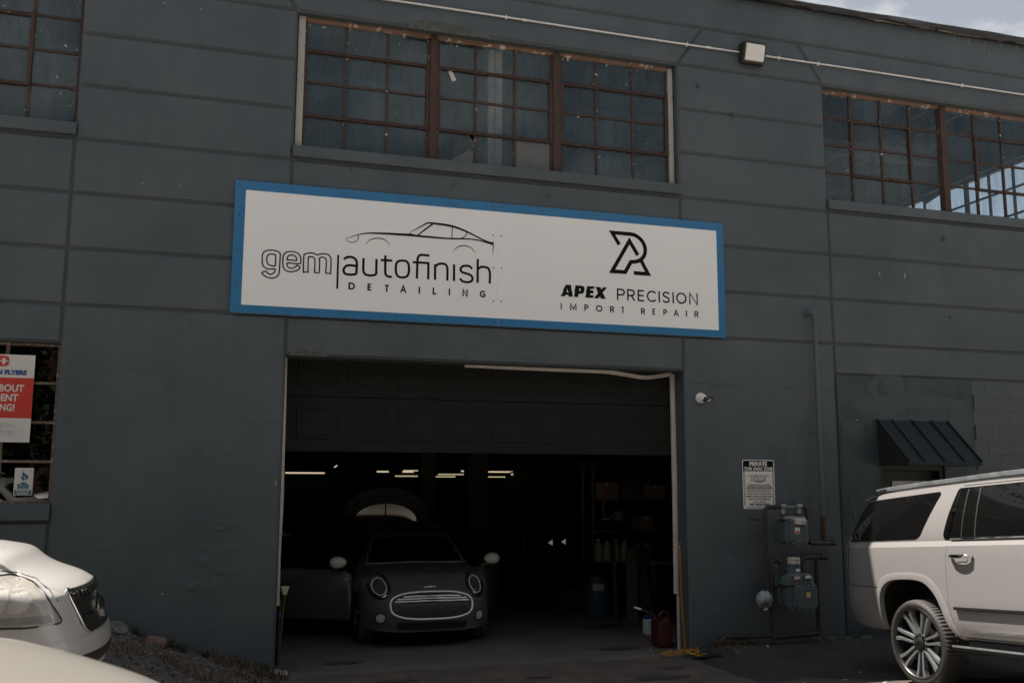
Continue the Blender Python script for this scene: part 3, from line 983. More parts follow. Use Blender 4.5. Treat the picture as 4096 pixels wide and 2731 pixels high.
# ---- upper windows
ROWZ = [5.865, 6.272, 6.671, 7.065, 7.44]
pane_mb = MB(); pane_mb.box(-0.5, 0.5, -0.003, 0.003, -0.5, 0.5)
PANE = None
def add_pane(x0, x1, z0, z1, y, par, mat="wired_glass", ax="x"):
    global PANE
    key = "pane_" + mat
    me = MATS.get(key)
    if me is None:
        o = build("pane", pane_mb, mat)
        me = o.data; MATS[key] = me
        bpy.data.objects.remove(o)
    if ax == "x":
        return place("pane", me, ((x0 + x1) / 2, y, (z0 + z1) / 2), par, scale=(x1 - x0, 1, z1 - z0))
    return place("pane", me, (y, (x0 + x1) / 2, (z0 + z1) / 2), par, rot=(0, 0, math.pi / 2), scale=(x1 - x0, 1, z1 - z0))
def steel_window(units, sash_cols, posts, name="window", skip=(), glass="wired_glass"):
    # units: lists of glazing-bar positions; sash_cols: which columns open
    fr = MB()
    Y0, Y1 = 0.132, 0.165
    win = None
    panes = []
    for u, cols in enumerate(units):
        a, b = cols[0], cols[-1]
        z0, z1 = ROWZ[0], ROWZ[-1]
        for x in cols:
            hw = 0.016 if x not in (a, b) else 0.02
            fr.box(x - hw, x + hw, Y0, Y1, z0 - 0.03, z1 + 0.03)
        for z in ROWZ:
            fr.box(a, b, Y0 + 0.002, Y1 - 0.002, z - 0.014, z + 0.014)
        i0, i1 = sash_cols[u]
        sa, sb = cols[i0], cols[i1]
        for x in (sa, sb):
            d = 0.024 if x == sa else -0.024
            fr.box(min(x, x + d) - 0.008, max(x, x + d) + 0.008, Y0 - 0.016, Y1 - 0.004, ROWZ[1] - 0.012, ROWZ[3] + 0.012)
        for z, d in ((ROWZ[1], -0.022), (ROWZ[3], -0.022)):
            fr.box(sa, sb, Y0 - 0.018, Y1 - 0.006, z + d - 0.006, z + d + 0.026)
            fr.box(sa, sb, Y0 - 0.024, Y0 + 0.004, z + d + 0.012, z + d + 0.022)
        for i in range(len(cols) - 1):
            for j in range(4):
                if (u, i, j) in skip: continue
                panes.append((cols[i], cols[i + 1], ROWZ[j], ROWZ[j + 1]))
    win = build(name, fr, "rusty_steel", BLD)
    for p in panes:
        add_pane(*p, 0.150, win, glass)
    for x0, x1 in posts:
        m = MB(); m.box(x0, x1, 0.100, 0.19, ROWZ[0] - 0.03, ROWZ[-1] + 0.018)
        m.box(x0 - 0.012, x0 + 0.012, 0.118, 0.18, ROWZ[0] - 0.03, ROWZ[-1] + 0.01)
        m.box(x1 - 0.012, x1 + 0.012, 0.118, 0.18, ROWZ[0] - 0.03, ROWZ[-1] + 0.01)
        build("mullion", m, "rusty_steel", win, bevel=0.004)
    return win
def head_strip(win, x0, x1, sd):
    # remains of a timber head and putty under the lintel
    mb = MB(); n = 60
    for i in range(n + 1):
        x = x0 + (x1 - x0) * i / n
        w = 0.010 * noise.noise(Vector((x * 6, sd, 0))) + 0.006 * noise.noise(Vector((x * 23, sd, 3)))
        mb.v += [(x, 0.118 + w, 7.462), (x, 0.112 + w, 7.418 + w), (x, 0.165, 7.410 + w), (x, 0.18, 7.462)]
    for i in range(n):
        for k in range(3):
            a = i * 4 + k
            mb.f.append((a, a + 4, a + 5, a + 1)); mb.m.append(0)
    build("head_strip", mb, "old_wood", win, sm=30)
def flakes(win, boxes, n, sd, y=0.127):
    rnd = random.Random(sd)
    mb = MB()
    for _ in range(n):
        x0, x1, z0, z1 = rnd.choice(boxes)
        c = Vector((rnd.uniform(x0, x1), rnd.uniform(z0, z1)))
        a = rnd.uniform(0, 3.1); l = rnd.uniform(0.003, 0.018); w = rnd.uniform(0.0015, 0.005)
        if rnd.random() < 0.12: l *= 1.8; w *= 2.2
        d = Vector((math.cos(a), math.sin(a))); e = Vector((-d.y, d.x))
        k = len(mb.v)
        P = [c + d * l, c + e * w * rnd.uniform(0.5, 1.4), c - d * l * rnd.uniform(0.6, 1), c - e * w]
        mb.v += [(p.x, y, p.y) for p in P] + [(p.x, y + 0.004, p.y) for p in P]
        mb.f += [(k, k + 1, k + 2, k + 3), (k, k + 4, k + 5, k + 1), (k + 1, k + 5, k + 6, k + 2), (k + 2, k + 6, k + 7, k + 3), (k + 3, k + 7, k + 4, k)]
        mb.m += [0] * 5
    o = build("paint_flakes", mb, "chipped_white", win)
    o["kind"] = "stuff"
U2 = [[0.800, 1.281, 1.784, 2.285], [2.400, 2.880, 3.386, 3.872], [3.998, 4.483, 4.988, 5.478]]
w2 = steel_window(U2, [(0, 3)] * 3, [(2.300, 2.385), (3.888, 3.982)], skip={(1, 0, 0), (1, 2, 0)})
head_strip(w2, 0.72, 5.55, 1)
jt = MB(); jt.box(0.715, 0.793, 0.085, 0.17, 5.835, 7.455)
build("jamb_trim", jt, "jamb_trim", w2, bevel=0.003)
jt = MB(); jt.box(5.490, 5.552, 0.095, 0.17, 5.835, 7.44)
build("jamb_trim", jt, "jamb_trim", w2, bevel=0.003)
# the cracked pane and the clouded pane in the bottom row
material("clouded_glass", (0.105, 0.105, 0.098), (0.085, 0.087, 0.084), rough=0.25, scale=3, streak=0.15)
cr = MB(); cr.prism([(2.400, 5.865), (2.565, 5.865), (2.60, 5.91), (2.72, 5.98), (2.86, 6.09), (2.865, 6.15), (2.80, 6.22), (2.79, 6.272), (2.400, 6.272)], 0.147, 0.153)
build("pane", cr, "wired_glass", w2)
cr = MB(); cr.prism([(2.575, 5.865), (2.88, 5.865), (2.88, 6.08), (2.72, 5.97), (2.61, 5.905)], 0.150, 0.156)
build("pane", cr, "clouded_glass", w2)
cr = MB(); stroke(cr, [(2.565, 5.868), (2.60, 5.908), (2.72, 5.976), (2.862, 6.088), (2.862, 6.15), (2.80, 6.22), (2.785, 6.26)], [0.004, 0.007, 0.005, 0.006, 0.005, 0.004, 0.002], lambda a, b: (a, 0.1458, b), closed=False)
build("glass_crack", cr, "jamb_trim", w2)
add_pane(3.386, 3.872, 5.865, 6.272, 0.150, w2, "clouded_glass")
fb = []
for u in U2:
    for x in u: fb += [(x - 0.03, x + 0.03, 5.9, 7.4)]
fb += [(0.8, 5.5, 7.36, 7.45)] * 5 + [(0.85, 5.4, 6.0, 7.3)] * 2
flakes(w2, fb, 150, 3)
tp = MB(); tp.prism([(2.53, 7.03), (2.575, 7.045), (2.635, 6.925), (2.58, 6.905)], 0.143, 0.146)
build("tape_scrap", tp, "jug_plastic", w2)
U3 = [[7.815, 8.318, 8.823, 9.317, 9.822], [9.945, 10.453, 10.948, 11.44, 11.94]]
w3 = steel_window(U3, [(1, 3)] * 2, [(9.832, 9.935)], glass="wired_glass_clear")
head_strip(w3, 7.80, 12.08, 5)
fb = []
for u in U3:
    for x in u: fb += [(x - 0.03, x + 0.03, 5.9, 7.4)]
flakes(w3, fb + [(7.8, 12, 7.35, 7.45)] * 3 + [(7.85, 11.9, 5.88, 7.3)] * 2, 85, 9)
U1 = [[-6.38, -5.87, -5.36, -4.85, -4.35, -3.85], [-3.72, -3.12, -2.612, -2.095, -1.610]]
w1 = steel_window(U1, [(1, 4), (1, 3)], [(-3.84, -3.73)])
head_strip(w1, -6.38, -1.60, 8)
flakes(w1, [(-1.66, -1.6, 5.9, 7.4), (-2.5, -1.6, 5.9, 7.4), (-2.12, -2.07, 5.9, 7.4)], 26, 4)
# timber studs standing inside the middle window
for x0, x1 in ((3.112, 3.190), (3.200, 3.293)):
    m = MB(); m.box(x0 - 0.012, x1 - 0.012, 0.335, 0.40, 5.3, 8.2)
    build("stud", m, "stud_wood", BLD, bevel=0.004)
# ---- low left window
lw = MB()
for x in (-6.38, -5.05, -3.72, -2.905, -2.1, -1.605):
    lw.box(x - 0.018, x + 0.018, 0.13, 0.16, 1.81, 3.455)
LZ = [1.822, 2.231, 2.632, 3.04, 3.437]
for z in LZ:
    lw.box(-6.38, -1.60, 0.132, 0.158, z - 0.013, z + 0.013)
loww = build("window", lw, ["peeling_frame"], BLD)
xs_ = [-6.38, -5.05, -3.72, -2.905, -2.1, -1.605]
for i in range(5):
    for j in range(4):
        add_pane(xs_[i], xs_[i + 1], LZ[j], LZ[j + 1], 0.150, loww, "clear_glass")
# ---- inside shell
DEP = 36.0
mb = MB(); mb.box(XW + 0.3, XE - 0.3, 0.321, DEP, 4.70, 5.30)
build("light_stop_slab", mb, "interior_dark", BLD)  # unseen slab added to keep upper window daylight out of the garage
mb = MB(); mb.box(XW, XE, 0.33, DEP + 0.3, 8.36, 8.50)
build("roof", mb, "rafter_wood", BLD)
mb = MB(); mb.box(XW, XW + 0.3, 0.33, DEP + 0.3, -0.4, 8.35); mb.box(XW, XE, DEP, DEP + 0.3, -0.4, 8.34)
build("inner_wall", mb, "interior_block", BLD)
for i in range(34):
    m_ = MB(); x = XW + 0.5 + 0.64 * i
    if x < XE - 0.4:
        m_.box(x - 0.03, x + 0.03, 0.34, 9.0, 8.08, 8.355)
        build("rafter", m_, "rafter_wood", BLD)
mb = MB()
for y in (3.2, 6.4):
    mb.box(XW + 0.3, XE - 0.3, y - 0.08, y + 0.08, 7.80, 8.06)
for i in range(7):
    x = -7 + 3.0 * i
    mb.tube([(x, 3.2, 7.85), (x + 1.2, 3.2, 7.1)], 0.04, 6); mb.tube([(x + 1.2, 3.2, 7.1), (x + 2.4, 3.2, 7.85)], 0.04, 6)
build("roof_truss", mb, "rafter_wood", BLD)
# east end wall with its own steel windows
EO = [(0.75, 5.6, 5.60, 7.46), (6.6, 11.4, 5.60, 7.46), (12.4, 17.2, 5.60, 7.46)]
ew = cell_wall(0.33, DEP, -0.4, 8.35, EO, 0.0, 0.3)
ew.v = [(XE - 0.3 + y, x, z) for (x, y, z) in ew.v]
ew.keep = False
build("end_wall", ew, "interior_block", BLD)
for (a, b, z0, z1) in EO:
    fr = MB(); n = round((b - a) / 0.52)
    bars = [a + (b - a) * i / n for i in range(n + 1)]
    for i, y in enumerate(bars):
        h = 0.045 if i == n // 2 else 0.017
        fr.box(XE - 0.18, XE - 0.14, y - h, y + h, z0, z1)
    for z in (5.62, 6.10, 6.56, 7.02, 7.44):
        fr.box(XE - 0.178, XE - 0.142, a, b, z - 0.016, z + 0.016)
    win = build("window", fr, "rusty_steel", BLD)
    zz = (5.62, 6.10, 6.56, 7.02, 7.44)
    for i in range(n):
        for j in range(4):
            add_pane(bars[i], bars[i + 1], zz[j], zz[j + 1], XE - 0.16, win, "clear_glass2", "y")
# ---- garage floor, threshold
def floor_z(x, y): return -0.004 + 0.004 * noise.noise(Vector((x, y, 2)))
fx = list(np.arange(0.705, 5.58, 0.1)) + [5.578]
fl = sheet("floor", lambda y: fx, [-0.09, 0.0, 0.15, 0.33], 0.0, "concrete_floor", lambda x, y: (floor_z(x, 0) - (0.03 if y < -0.08 else 0.0)))
fl.parent = BLD; fl.matrix_parent_inverse = BLD.matrix_basis.inverted()
fl = sheet("floor", lambda y: list(np.arange(XW + 0.3, XE - 0.29, 0.6)), list(np.arange(0.33, DEP, 1.2)) + [DEP], 0.0, "concrete_floor", lambda x, y: -0.004)
fl.parent = BLD; fl.matrix_parent_inverse = BLD.matrix_basis.inverted()
th = MB()
tp = [(0.70, 0.012 - 0.03)] + [(x, -0.055 + 0.035 * noise.noise(Vector((x * 2.1, 7, 0))) + 0.012 * noise.noise(Vector((x * 9, 7, 0)))) for x in np.arange(0.75, 4.3, 0.09)]
stroke(th, tp, [0.010 + 0.012 * abs(noise.noise(Vector((i * 0.4, 1, 1)))) for i in range(len(tp))], lambda a, b: (a, b, gz(a, b) + 0.030), closed=False)
stroke(th, [(2.08 + 0.07 * noise.noise(Vector((i * 0.33, 5, 1))), -0.09 - 0.045 * i) for i in range(20)], 0.006, lambda a, b: (a, b, gz(a, b) + 0.006), closed=False)
stroke(th, [(2.9, -0.12), (3.2, -0.3), (3.5, -0.36), (4.2, -0.34), (5.1, -0.3)], 0.006, lambda a, b: (a, b, gz(a, b) + 0.006), closed=False)
tag(build("ground_crack", th, "black_trim"), "dark cracks across the concrete in front of the open door", kind="structure")
# ---- sectional door, raised most of the way
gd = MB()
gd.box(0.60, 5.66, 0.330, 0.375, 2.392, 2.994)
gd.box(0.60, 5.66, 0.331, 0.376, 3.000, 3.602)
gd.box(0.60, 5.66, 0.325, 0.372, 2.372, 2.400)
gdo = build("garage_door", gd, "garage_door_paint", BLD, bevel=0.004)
pm = MB()
def ring(w, h, y): return [(-w, y, -h), (w, y, -h), (w, y, h), (-w, y, h)]
seqs = [(0.242, 0.186, 0.0), (0.232, 0.176, -0.008), (0.224, 0.168, -0.008), (0.200, 0.145, 0.0), (0.190, 0.136, -0.005)]
for (w, h, y) in seqs: pm.v += ring(w, h, y)
for k in range(len(seqs) - 1):
    for i in range(4):
        pm.f.append((k * 4 + i, k * 4 + (i + 1) % 4, k * 4 + 4 + (i + 1) % 4, k * 4 + 4 + i)); pm.m.append(0)
pm.f.append(tuple(range(len(seqs) * 4 - 4, len(seqs) * 4))); pm.m.append(0)
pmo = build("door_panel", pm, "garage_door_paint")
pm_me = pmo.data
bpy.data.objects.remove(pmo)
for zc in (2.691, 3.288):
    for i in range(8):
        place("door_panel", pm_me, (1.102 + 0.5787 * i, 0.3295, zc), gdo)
gd = MB(); gd.box(0.60, 5.66, 0.42, 2.95, 3.66, 3.70)
build("door_track_section", gd, "garage_door_paint", gdo)
# white vinyl stop strips round the opening
st = MB(); rnd = random.Random(5)
pts = [(0.706, 3.42), (0.712, 3.0), (0.716, 2.4), (0.722, 1.85), (0.713, 1.2), (0.718, 0.69)]
for (a, za), (b, zb) in zip(pts, pts[1:]):
    st.obox(((a + b) / 2 + 0.004, 0.275, (za + zb) / 2), ((0.022, 0, 0)), (0, 0.02, 0), ((a - b) / 2, 0, (za - zb) / 2))
st.box(0.700, 0.711, 0.262, 0.29, -0.02, 0.70)
build("door_seal", st, "white_trim", BLD)
st = MB()
tp = smooth([(2.82, 3.418), (3.4, 3.410), (4.0, 3.408), (4.6, 3.405), (4.9, 3.378), (5.16, 3.350), (5.36, 3.372), (5.54, 3.405)], 4)
for (a, za), (b, zb) in zip(tp, tp[1:]):
    st.obox(((a + b) / 2, 0.295, (za + zb) / 2), ((b - a) / 2 + 0.002, 0, (zb - za) / 2), (0, 0.016, 0), (0, 0, 0.024))
    st.obox(((a + b) / 2, 0.277, (za + zb) / 2 + 0.010), ((b - a) / 2 + 0.002, 0, (zb - za) / 2), (0, 0.006, 0), (0, 0, 0.006))
build("door_seal", st, "white_trim", BLD)
st = MB()
pts = [(5.556, 3.40), (5.560, 2.8), (5.563, 2.0), (5.560, 1.4), (5.556, 0.67)]
for (a, za), (b, zb) in zip(pts, pts[1:]):
    st.obox(((a + b) / 2 - 0.012, 0.275, (za + zb) / 2), (0.026, 0, 0), (0, 0.02, 0), ((a - b) / 2, 0, (za - zb) / 2))
    st.obox(((a + b) / 2 - 0.020, 0.252, (za + zb) / 2), (0.006, 0, 0), (0, 0.005, 0), ((a - b) / 2, 0, (za - zb) / 2))
st.box(5.556, 5.579, 0.265, 0.295, -0.02, 0.68)
build("door_seal", st, "white_trim", BLD)
# columns inside
for (x0, x1, y, w) in ((3.90, 4.20, 8.0, 0.3), (4.87, 5.28, 8.0, 0.4), (-2.0, -1.7, 8.0, 0.3), (9.6, 9.9, 8.0, 0.3)):
    m_ = MB(); m_.box(x0, x1, y, y + w, -0.004, 4.70)
    build("column", m_, "interior_block", BLD, bevel=0.01)
# side door under the awning
dr = MB(); dr.box(8.432, 8.50, 0.03, 0.25, 0.02, 2.268); dr.box(9.39, 9.458, 0.03, 0.25, 0.02, 2.268); dr.box(8.5, 9.39, 0.03, 0.25, 2.20, 2.268)
build("door_frame", dr, "dark_door", BLD, bevel=0.004)
dr = MB(); dr.box(8.505, 9.385, 0.15, 0.20, 0.05, 2.195)
dro = build("side_door", dr, "dark_door", BLD, bevel=0.003)
dr = MB(); dr.lathe([(0.03, 0.0), (0.03, 0.02), (0.012, 0.03), (0.012, 0.05), (0.03, 0.06), (0.028, 0.09), (0.0, 0.095)], (8.58, 0.15, 1.02), "y", 14)
dr.v = [(x, 0.30 - y, z) for x, y, z in dr.v]
build("door_knob", dr, "chrome", dro, sm=40)

for i, (x, z, l, w, ang) in enumerate([(8.569, 4.864, .075, .012, 1.75), (8.981, 4.861, .085, .014, 1.5), (0.640, 2.022, .06, .012, 1.4), (-0.459, 0.883, .02, .014, 0.3), (6.424, 8.105, .02, .008, 0.6), (10.713, 8.325, .035, .012, 1.1), (-0.77, 7.336, .03, .008, 0.3), (-0.381, 7.32, .03, .006, 0.05), (-0.884, 5.234, .025, .008, 0.2), (-0.504, 5.242, .02, .006, 0.1),
        (9.766, 3.083, .014, .011, 0), (8.102, 2.856, .022, .02, 0), (8.176, 2.784, .016, .008, 0.2), (8.298, 2.782, .016, .008, 0.5), (9.754, 2.929, .012, .008, 0), (10.095, 8.50, .10, .022, 1.5), (10.35, 8.49, .08, .03, 1.6), (10.641, 8.49, .09, .022, 1.4), (10.95, 8.50, .07, .026, 1.6), (11.233, 8.50, .09, .03, 1.5)]):
    m = MB(); P = []
    for k in range(14):
        a_ = 2 * math.pi * k / 14
        q = 1 + 0.5 * noise.noise(Vector((math.cos(a_) * 1.6, math.sin(a_) * 1.6, i * 2.7)))
        u, v = l * 0.5 * math.cos(a_) * q, w * 0.5 * math.sin(a_) * q * (1.6 if i > 14 else 1)
        P.append((x + u * math.cos(ang) - v * math.sin(ang), z + u * math.sin(ang) + v * math.cos(ang)))
    y_ = 0.0 if not (7.8 < x < 9.98 and z < 3.44) else 0.006
    m.prism(P, y_ - 0.0012, y_ + 0.002)
    build("scuff_mark", m, "scuff_grey" if i > 14 else "scuff_pale", BLD)

# repainted patches and oil stains, each an irregular sheet
def blob_poly(x, z, rx, rz, sd, n=22, sq=0.5):
    P = []
    for k in range(n):
        a_ = 2 * math.pi * k / n
        ca, sa = math.cos(a_), math.sin(a_)
        f = 1 / max(abs(ca), abs(sa)) ** sq
        q = f * (1 + 0.22 * noise.noise(Vector((ca * 1.5, sa * 1.5, sd))) + 0.08 * noise.noise(Vector((ca * 5, sa * 5, sd))))
        P.append((x + rx * ca * q, z + rz * sa * q))
    return P
for i, (x, z, rx, rz, sq) in enumerate([(8.62, 3.28, 0.30, 0.22, 0.2), (9.28, 3.395, 0.11, 0.045, 0.9), (8.45, 3.05, 0.42, 0.10, 0.6), (8.02, 2.5, 0.16, 0.35, 0.5), (9.75, 2.8, 0.15, 0.4, 0.4), (9.2, 3.12, 0.5, 0.09, 0.6)]):
    m = MB(); m.prism(blob_poly(x, z, rx, rz, i * 3.1, 22, sq), 0.0046 - 0.0002 * i, 0.007)
    build("repaint_patch", m, "repaint", BLD)
for i, (x, z, rx, rz, sq) in enumerate([(6.35, 3.08, 0.16, 0.12, 0.3), (7.3, 2.2, 0.25, 0.5, 0.5), (-0.9, 2.9, 0.35, 0.25, 0.5), (0.25, 3.1, 0.2, 0.3, 0.5), (6.1, 0.8, 0.3, 0.35, 0.5), (9.0, 6.9, 0.0, 0.0, 0.5)][:5]):
    m = MB(); m.prism(blob_poly(x, z, rx, rz, 40 + i * 3.1, 22, sq), -0.0007 - 0.00005 * i, 0.001)
    build("repaint_patch", m, "repaint_light", BLD)
st_ = [(4.9, 0.56, 0.28, 0.10, 0), (4.65, -1.15, 0.30, 0.12, 1), (5.38, 2.3, 0.3, 0.2, 2), (1.5, 0.55, 0.22, 0.08, 3), (3.4, -0.75, 0.16, 0.07, 4), (1.9, -0.55, 0.25, 0.06, 5), (5.0, -0.7, 0.12, 0.06, 7)]
for (x, y, rx, ry, sd) in st_:
    P = [(px + 0.05 * noise.noise(Vector((px * 9, py * 9, sd))), py + 0.05 * noise.noise(Vector((px * 8, py * 8, sd + 5)))) for px, py in blob_poly(x, y, rx, ry, 70 + sd * 2.3, 60, 0.1)]
    m = MB(); m.v = [(px, py, max(gz(px, py) + 0.0075, (0.0035 if py > -0.09 else -9))) for px, py in P]
    m.v.append((x, y, max(gz(x, y) + 0.0085, (0.0035 if y > -0.09 else -9))))
    n = len(P); m.f = [(k, (k + 1) % n, n) for k in range(n)]; m.m = [0] * n
    m.keep = True
    tag(build("oil_stain", m, "oil_stain"), "dark oil stain on the concrete by the garage door", kind="structure")

# ================================================================ things on the wall
# ---- the big sign: two white sheets with a blue border
SG = thing("shop_sign", (3.12, -0.03, 4.61), "wide white shop sign with blue border and black lettering above the garage door", "sign")
SIGN = {'auto':[[(1.303,4.536),(1.327,4.559),(1.369,4.57),(1.411,4.562),(1.44,4.536),(1.449,4.493),(1.446,4.375)],[(1.446,4.468),(1.377,4.473),(1.335,4.464),(1.31,
4.44),(1.301,4.412),(1.308,4.383),(1.332,4.367),(1.386,4.364),(1.446,4.375)],[(1.524,4.566),(1.525,4.43),(1.537,4.393),(1.562,4.373),(1.604,4.369),(1.647,
4.376),(1.673,4.384)],[(1.673,4.567),(1.673,4.384)],[(1.775,4.616),(1.777,4.434),(1.785,4.391),(1.809,4.371),(1.856,4.37)],[(1.722,4.558),(1.855,4.56)],
[(1.972,4.569),(2.02,4.564),(2.045,4.534),(2.053,4.476),(2.047,4.415),(2.023,4.382),(1.98,4.37),(1.936,4.376),(1.908,4.405),(1.899,4.468),(1.903,4.524),
(1.926,4.557),(1.972,4.569)],[(2.29,4.65),(2.206,4.653),(2.175,4.645),(2.157,4.618),(2.151,4.573),(2.148,4.368)],[(2.095,4.559),(2.281,4.561),(2.282,4.367)],
[(2.362,4.555),(2.363,4.366)],[(2.363,4.524),(2.398,4.555),(2.436,4.565),(2.481,4.561),(2.505,4.532),(2.511,4.484),(2.51,4.367)],[(2.589,4.566),(2.591,
4.367)],[(2.81,4.527),(2.784,4.553),(2.752,4.561),(2.7,4.554),(2.674,4.53),(2.671,4.505),(2.688,4.48),(2.746,4.466),(2.792,4.451),(2.814,4.421),(2.809,
4.388),(2.779,4.368),(2.734,4.364),(2.689,4.374),(2.663,4.404)],[(2.878,4.654),(2.878,4.364)],[(2.879,4.528),(2.908,4.552),(2.947,4.562),(3.0,4.553),(3.02,
4.524),(3.029,4.48),(3.027,4.364)]],'divider':[[(1.236,4.583),(1.235,4.191)]],'gem':[[(0.478,4.583),(0.53,4.583),(0.571,4.571),(0.591,4.555),(0.595,4.524),
(0.593,4.427),(0.591,4.354),(0.581,4.305),(0.553,4.279),(0.513,4.267),(0.473,4.271),(0.438,4.286),(0.406,4.312),(0.413,4.328),(0.447,4.342),(0.465,4.322),
(0.494,4.309),(0.522,4.32),(0.541,4.345),(0.543,4.373),(0.503,4.369),(0.457,4.37),(0.422,4.391),(0.407,4.42),(0.401,4.474),(0.403,4.529),(0.421,4.56),(0.45,
4.577),(0.478,4.583)],[(0.497,4.539),(0.532,4.538),(0.546,4.527),(0.546,4.472),(0.543,4.409),(0.502,4.409),(0.473,4.417),(0.457,4.44),(0.451,4.478),(0.456,
4.517),(0.474,4.534),(0.497,4.539)],[(0.71,4.584),(0.762,4.579),(0.798,4.561),(0.817,4.528),(0.822,4.474),(0.811,4.452),(0.744,4.45),(0.674,4.45),(0.675,
4.421),(0.689,4.4),(0.716,4.392),(0.745,4.399),(0.768,4.415),(0.781,4.431),(0.815,4.409),(0.798,4.383),(0.764,4.364),(0.718,4.353),(0.671,4.36),(0.639,
4.386),(0.627,4.43),(0.624,4.49),(0.63,4.533),(0.652,4.565),(0.681,4.579),(0.71,4.584)],[(0.717,4.545),(0.746,4.542),(0.768,4.522),(0.775,4.486),(0.731,
4.487),(0.672,4.486),(0.674,4.512),(0.687,4.534),(0.717,4.545)],[(0.854,4.37),(0.853,4.543),(0.868,4.566),(0.915,4.583),(0.962,4.582),(0.998,4.566),(1.033,
4.578),(1.081,4.585),(1.123,4.577),(1.147,4.552),(1.157,4.513),(1.156,4.374),(1.147,4.362),(1.109,4.364),(1.102,4.377),(1.105,4.5),(1.094,4.53),(1.07,4.544),
(1.04,4.538),(1.023,4.523),(1.03,4.497),(1.029,4.374),(1.019,4.361),(0.983,4.362),(0.977,4.374),(0.978,4.491),(0.969,4.527),(0.946,4.54),(0.919,4.537),
(0.903,4.522),(0.905,4.373),(0.898,4.362),(0.861,4.36),(0.854,4.37)]],'car':[([(1.323,4.782),(1.386,4.808),(1.483,4.845),(1.58,4.864),(1.69,4.871),(1.802,
4.875),(1.926,4.877),(2.051,4.879),(2.152,4.876),(2.304,4.874),(2.496,4.873),(2.664,4.882),(2.794,4.887),(2.899,4.879),(2.991,4.86),(3.068,4.841)],[3,5,
9,13,17,20,22,24,20,18,15,14,12,12,14,12]),([(2.048,4.903),(2.151,4.97),(2.253,5.035),(2.302,5.044),(2.378,5.04),(2.494,5.034),(2.611,5.015),(2.754,4.969),
(2.872,4.919),(2.978,4.878),(3.066,4.856)],[3,9,14,16,20,22,20,16,14,12,14]),([(2.146,4.88),(2.227,4.953),(2.325,5.032)],[10,14,16]),([(2.048,4.903),(2.102,
4.887),(2.165,4.878)],[3,8,12]),([(2.565,5.014),(2.558,4.878)],[8,8]),([(2.741,4.97),(2.728,4.93),(2.696,4.898),(2.651,4.883)],[9,8,8,8]),([(1.323,4.782),
(1.333,4.758),(1.364,4.742),(1.406,4.745),(1.442,4.766),(1.457,4.796),(1.46,4.83)],[3,5,6,6,6,6,7]),([(1.544,4.725),(1.582,4.777),(1.631,4.802),(1.686,
4.813),(1.741,4.808),(1.791,4.781),(1.826,4.73)],[2,6,8,9,8,6,2]),([(2.574,4.716),(2.614,4.766),(2.659,4.792),(2.71,4.802),(2.769,4.793),(2.815,4.765),
(2.852,4.717)],[2,7,9,9,8,6,2]),([(3.066,4.88),(3.068,4.826),(3.064,4.726)],[8,9,3])],'mono':[[(4.702,4.965),(4.607,5.113),(4.854,5.112),(4.925,5.1),(5.002,
5.048),(5.046,4.977),(5.055,4.91),(5.038,4.847),(4.992,4.794),(4.928,4.765),(4.857,4.756),(4.778,4.62),(4.601,4.62),(4.841,5.024),(4.953,4.848)],[(5.0,
4.776),(5.09,4.618),(4.894,4.618)]],'apex':[[[(3.99,4.412),(4.058,4.413),(4.066,4.332),(4.073,4.333),(4.076,4.266),(4.023,4.266),(4.021,4.286),(3.987,4.286),
(3.975,4.266),(3.92,4.266),(3.96,4.332),(3.947,4.334)],[(4.009,4.368),(3.999,4.319),(4.027,4.317),(4.015,4.335)]],[[(4.115,4.412),(4.188,4.412),(4.218,
4.408),(4.234,4.392),(4.232,4.358),(4.221,4.333),(4.231,4.329),(4.202,4.311),(4.156,4.308),(4.148,4.266),(4.093,4.268),(4.108,4.331),(4.1,4.333)],[(4.165,
4.374),(4.183,4.373),(4.182,4.35),(4.159,4.347)]],[[(4.269,4.412),(4.366,4.412),(4.359,4.382),(4.312,4.379),(4.308,4.364),(4.352,4.362),(4.348,4.336),(4.352,
4.324),(4.307,4.321),(4.304,4.303),(4.355,4.3),(4.345,4.267),(4.242,4.267),(4.256,4.33),(4.25,4.333)]],[[(4.381,4.411),(4.445,4.41),(4.455,4.383),(4.479,
4.411),(4.533,4.41),(4.471,4.343),(4.481,4.329),(4.514,4.265),(4.447,4.265),(4.434,4.292),(4.411,4.265),(4.354,4.266),(4.409,4.331),(4.406,4.339)]]]}
for x0, x1 in ((0.083, 3.1264), (3.1276, 6.160)):
    m = MB(); m.box(x0, x1, -0.036, -0.018, 3.862, 5.357)
    build("sheet", m, "sign_white", SG, bevel=0.001, bseg=1)
bx = [(0.0815, 0.1965, 3.8605, 5.3585), (6.064, 6.1615, 3.8605, 5.3585), (0.1975, 6.063, 5.252, 5.3585), (0.1975, 6.063, 3.8605, 3.952)]
m = MB()
for b in bx[:2]: m.box(b[0], b[1], -0.0378, -0.0355, b[2], b[3])
for (z0, z1) in ((5.252, 5.3585), (3.8605, 3.952)):
    m.box(0.1965, 3.1255, -0.0377, -0.0355, z0, z1); m.box(3.1285, 6.064, -0.0377, -0.0355, z0, z1)
build("border", m, "sign_blue", SG)
INKN = [0]
def ink(x, z): return (x, -0.0385 - 0.00004 * (INKN[0] % 12), z)
def ink_obj(name, fill, mat="sign_black"):
    m = MB(); fill(m); m.keep = True
    return build(name, m, mat, SG)
ink_obj("outlined_lettering", lambda m: [stroke(m, smooth(p[:-1], 3, True) + [smooth(p[:-1], 3, True)[0]], 0.0145, ink, closed=True) for p in SIGN["gem"]], "sign_navy")
ink_obj("divider_line", lambda m: stroke(m, SIGN["divider"][0], 0.022, ink))
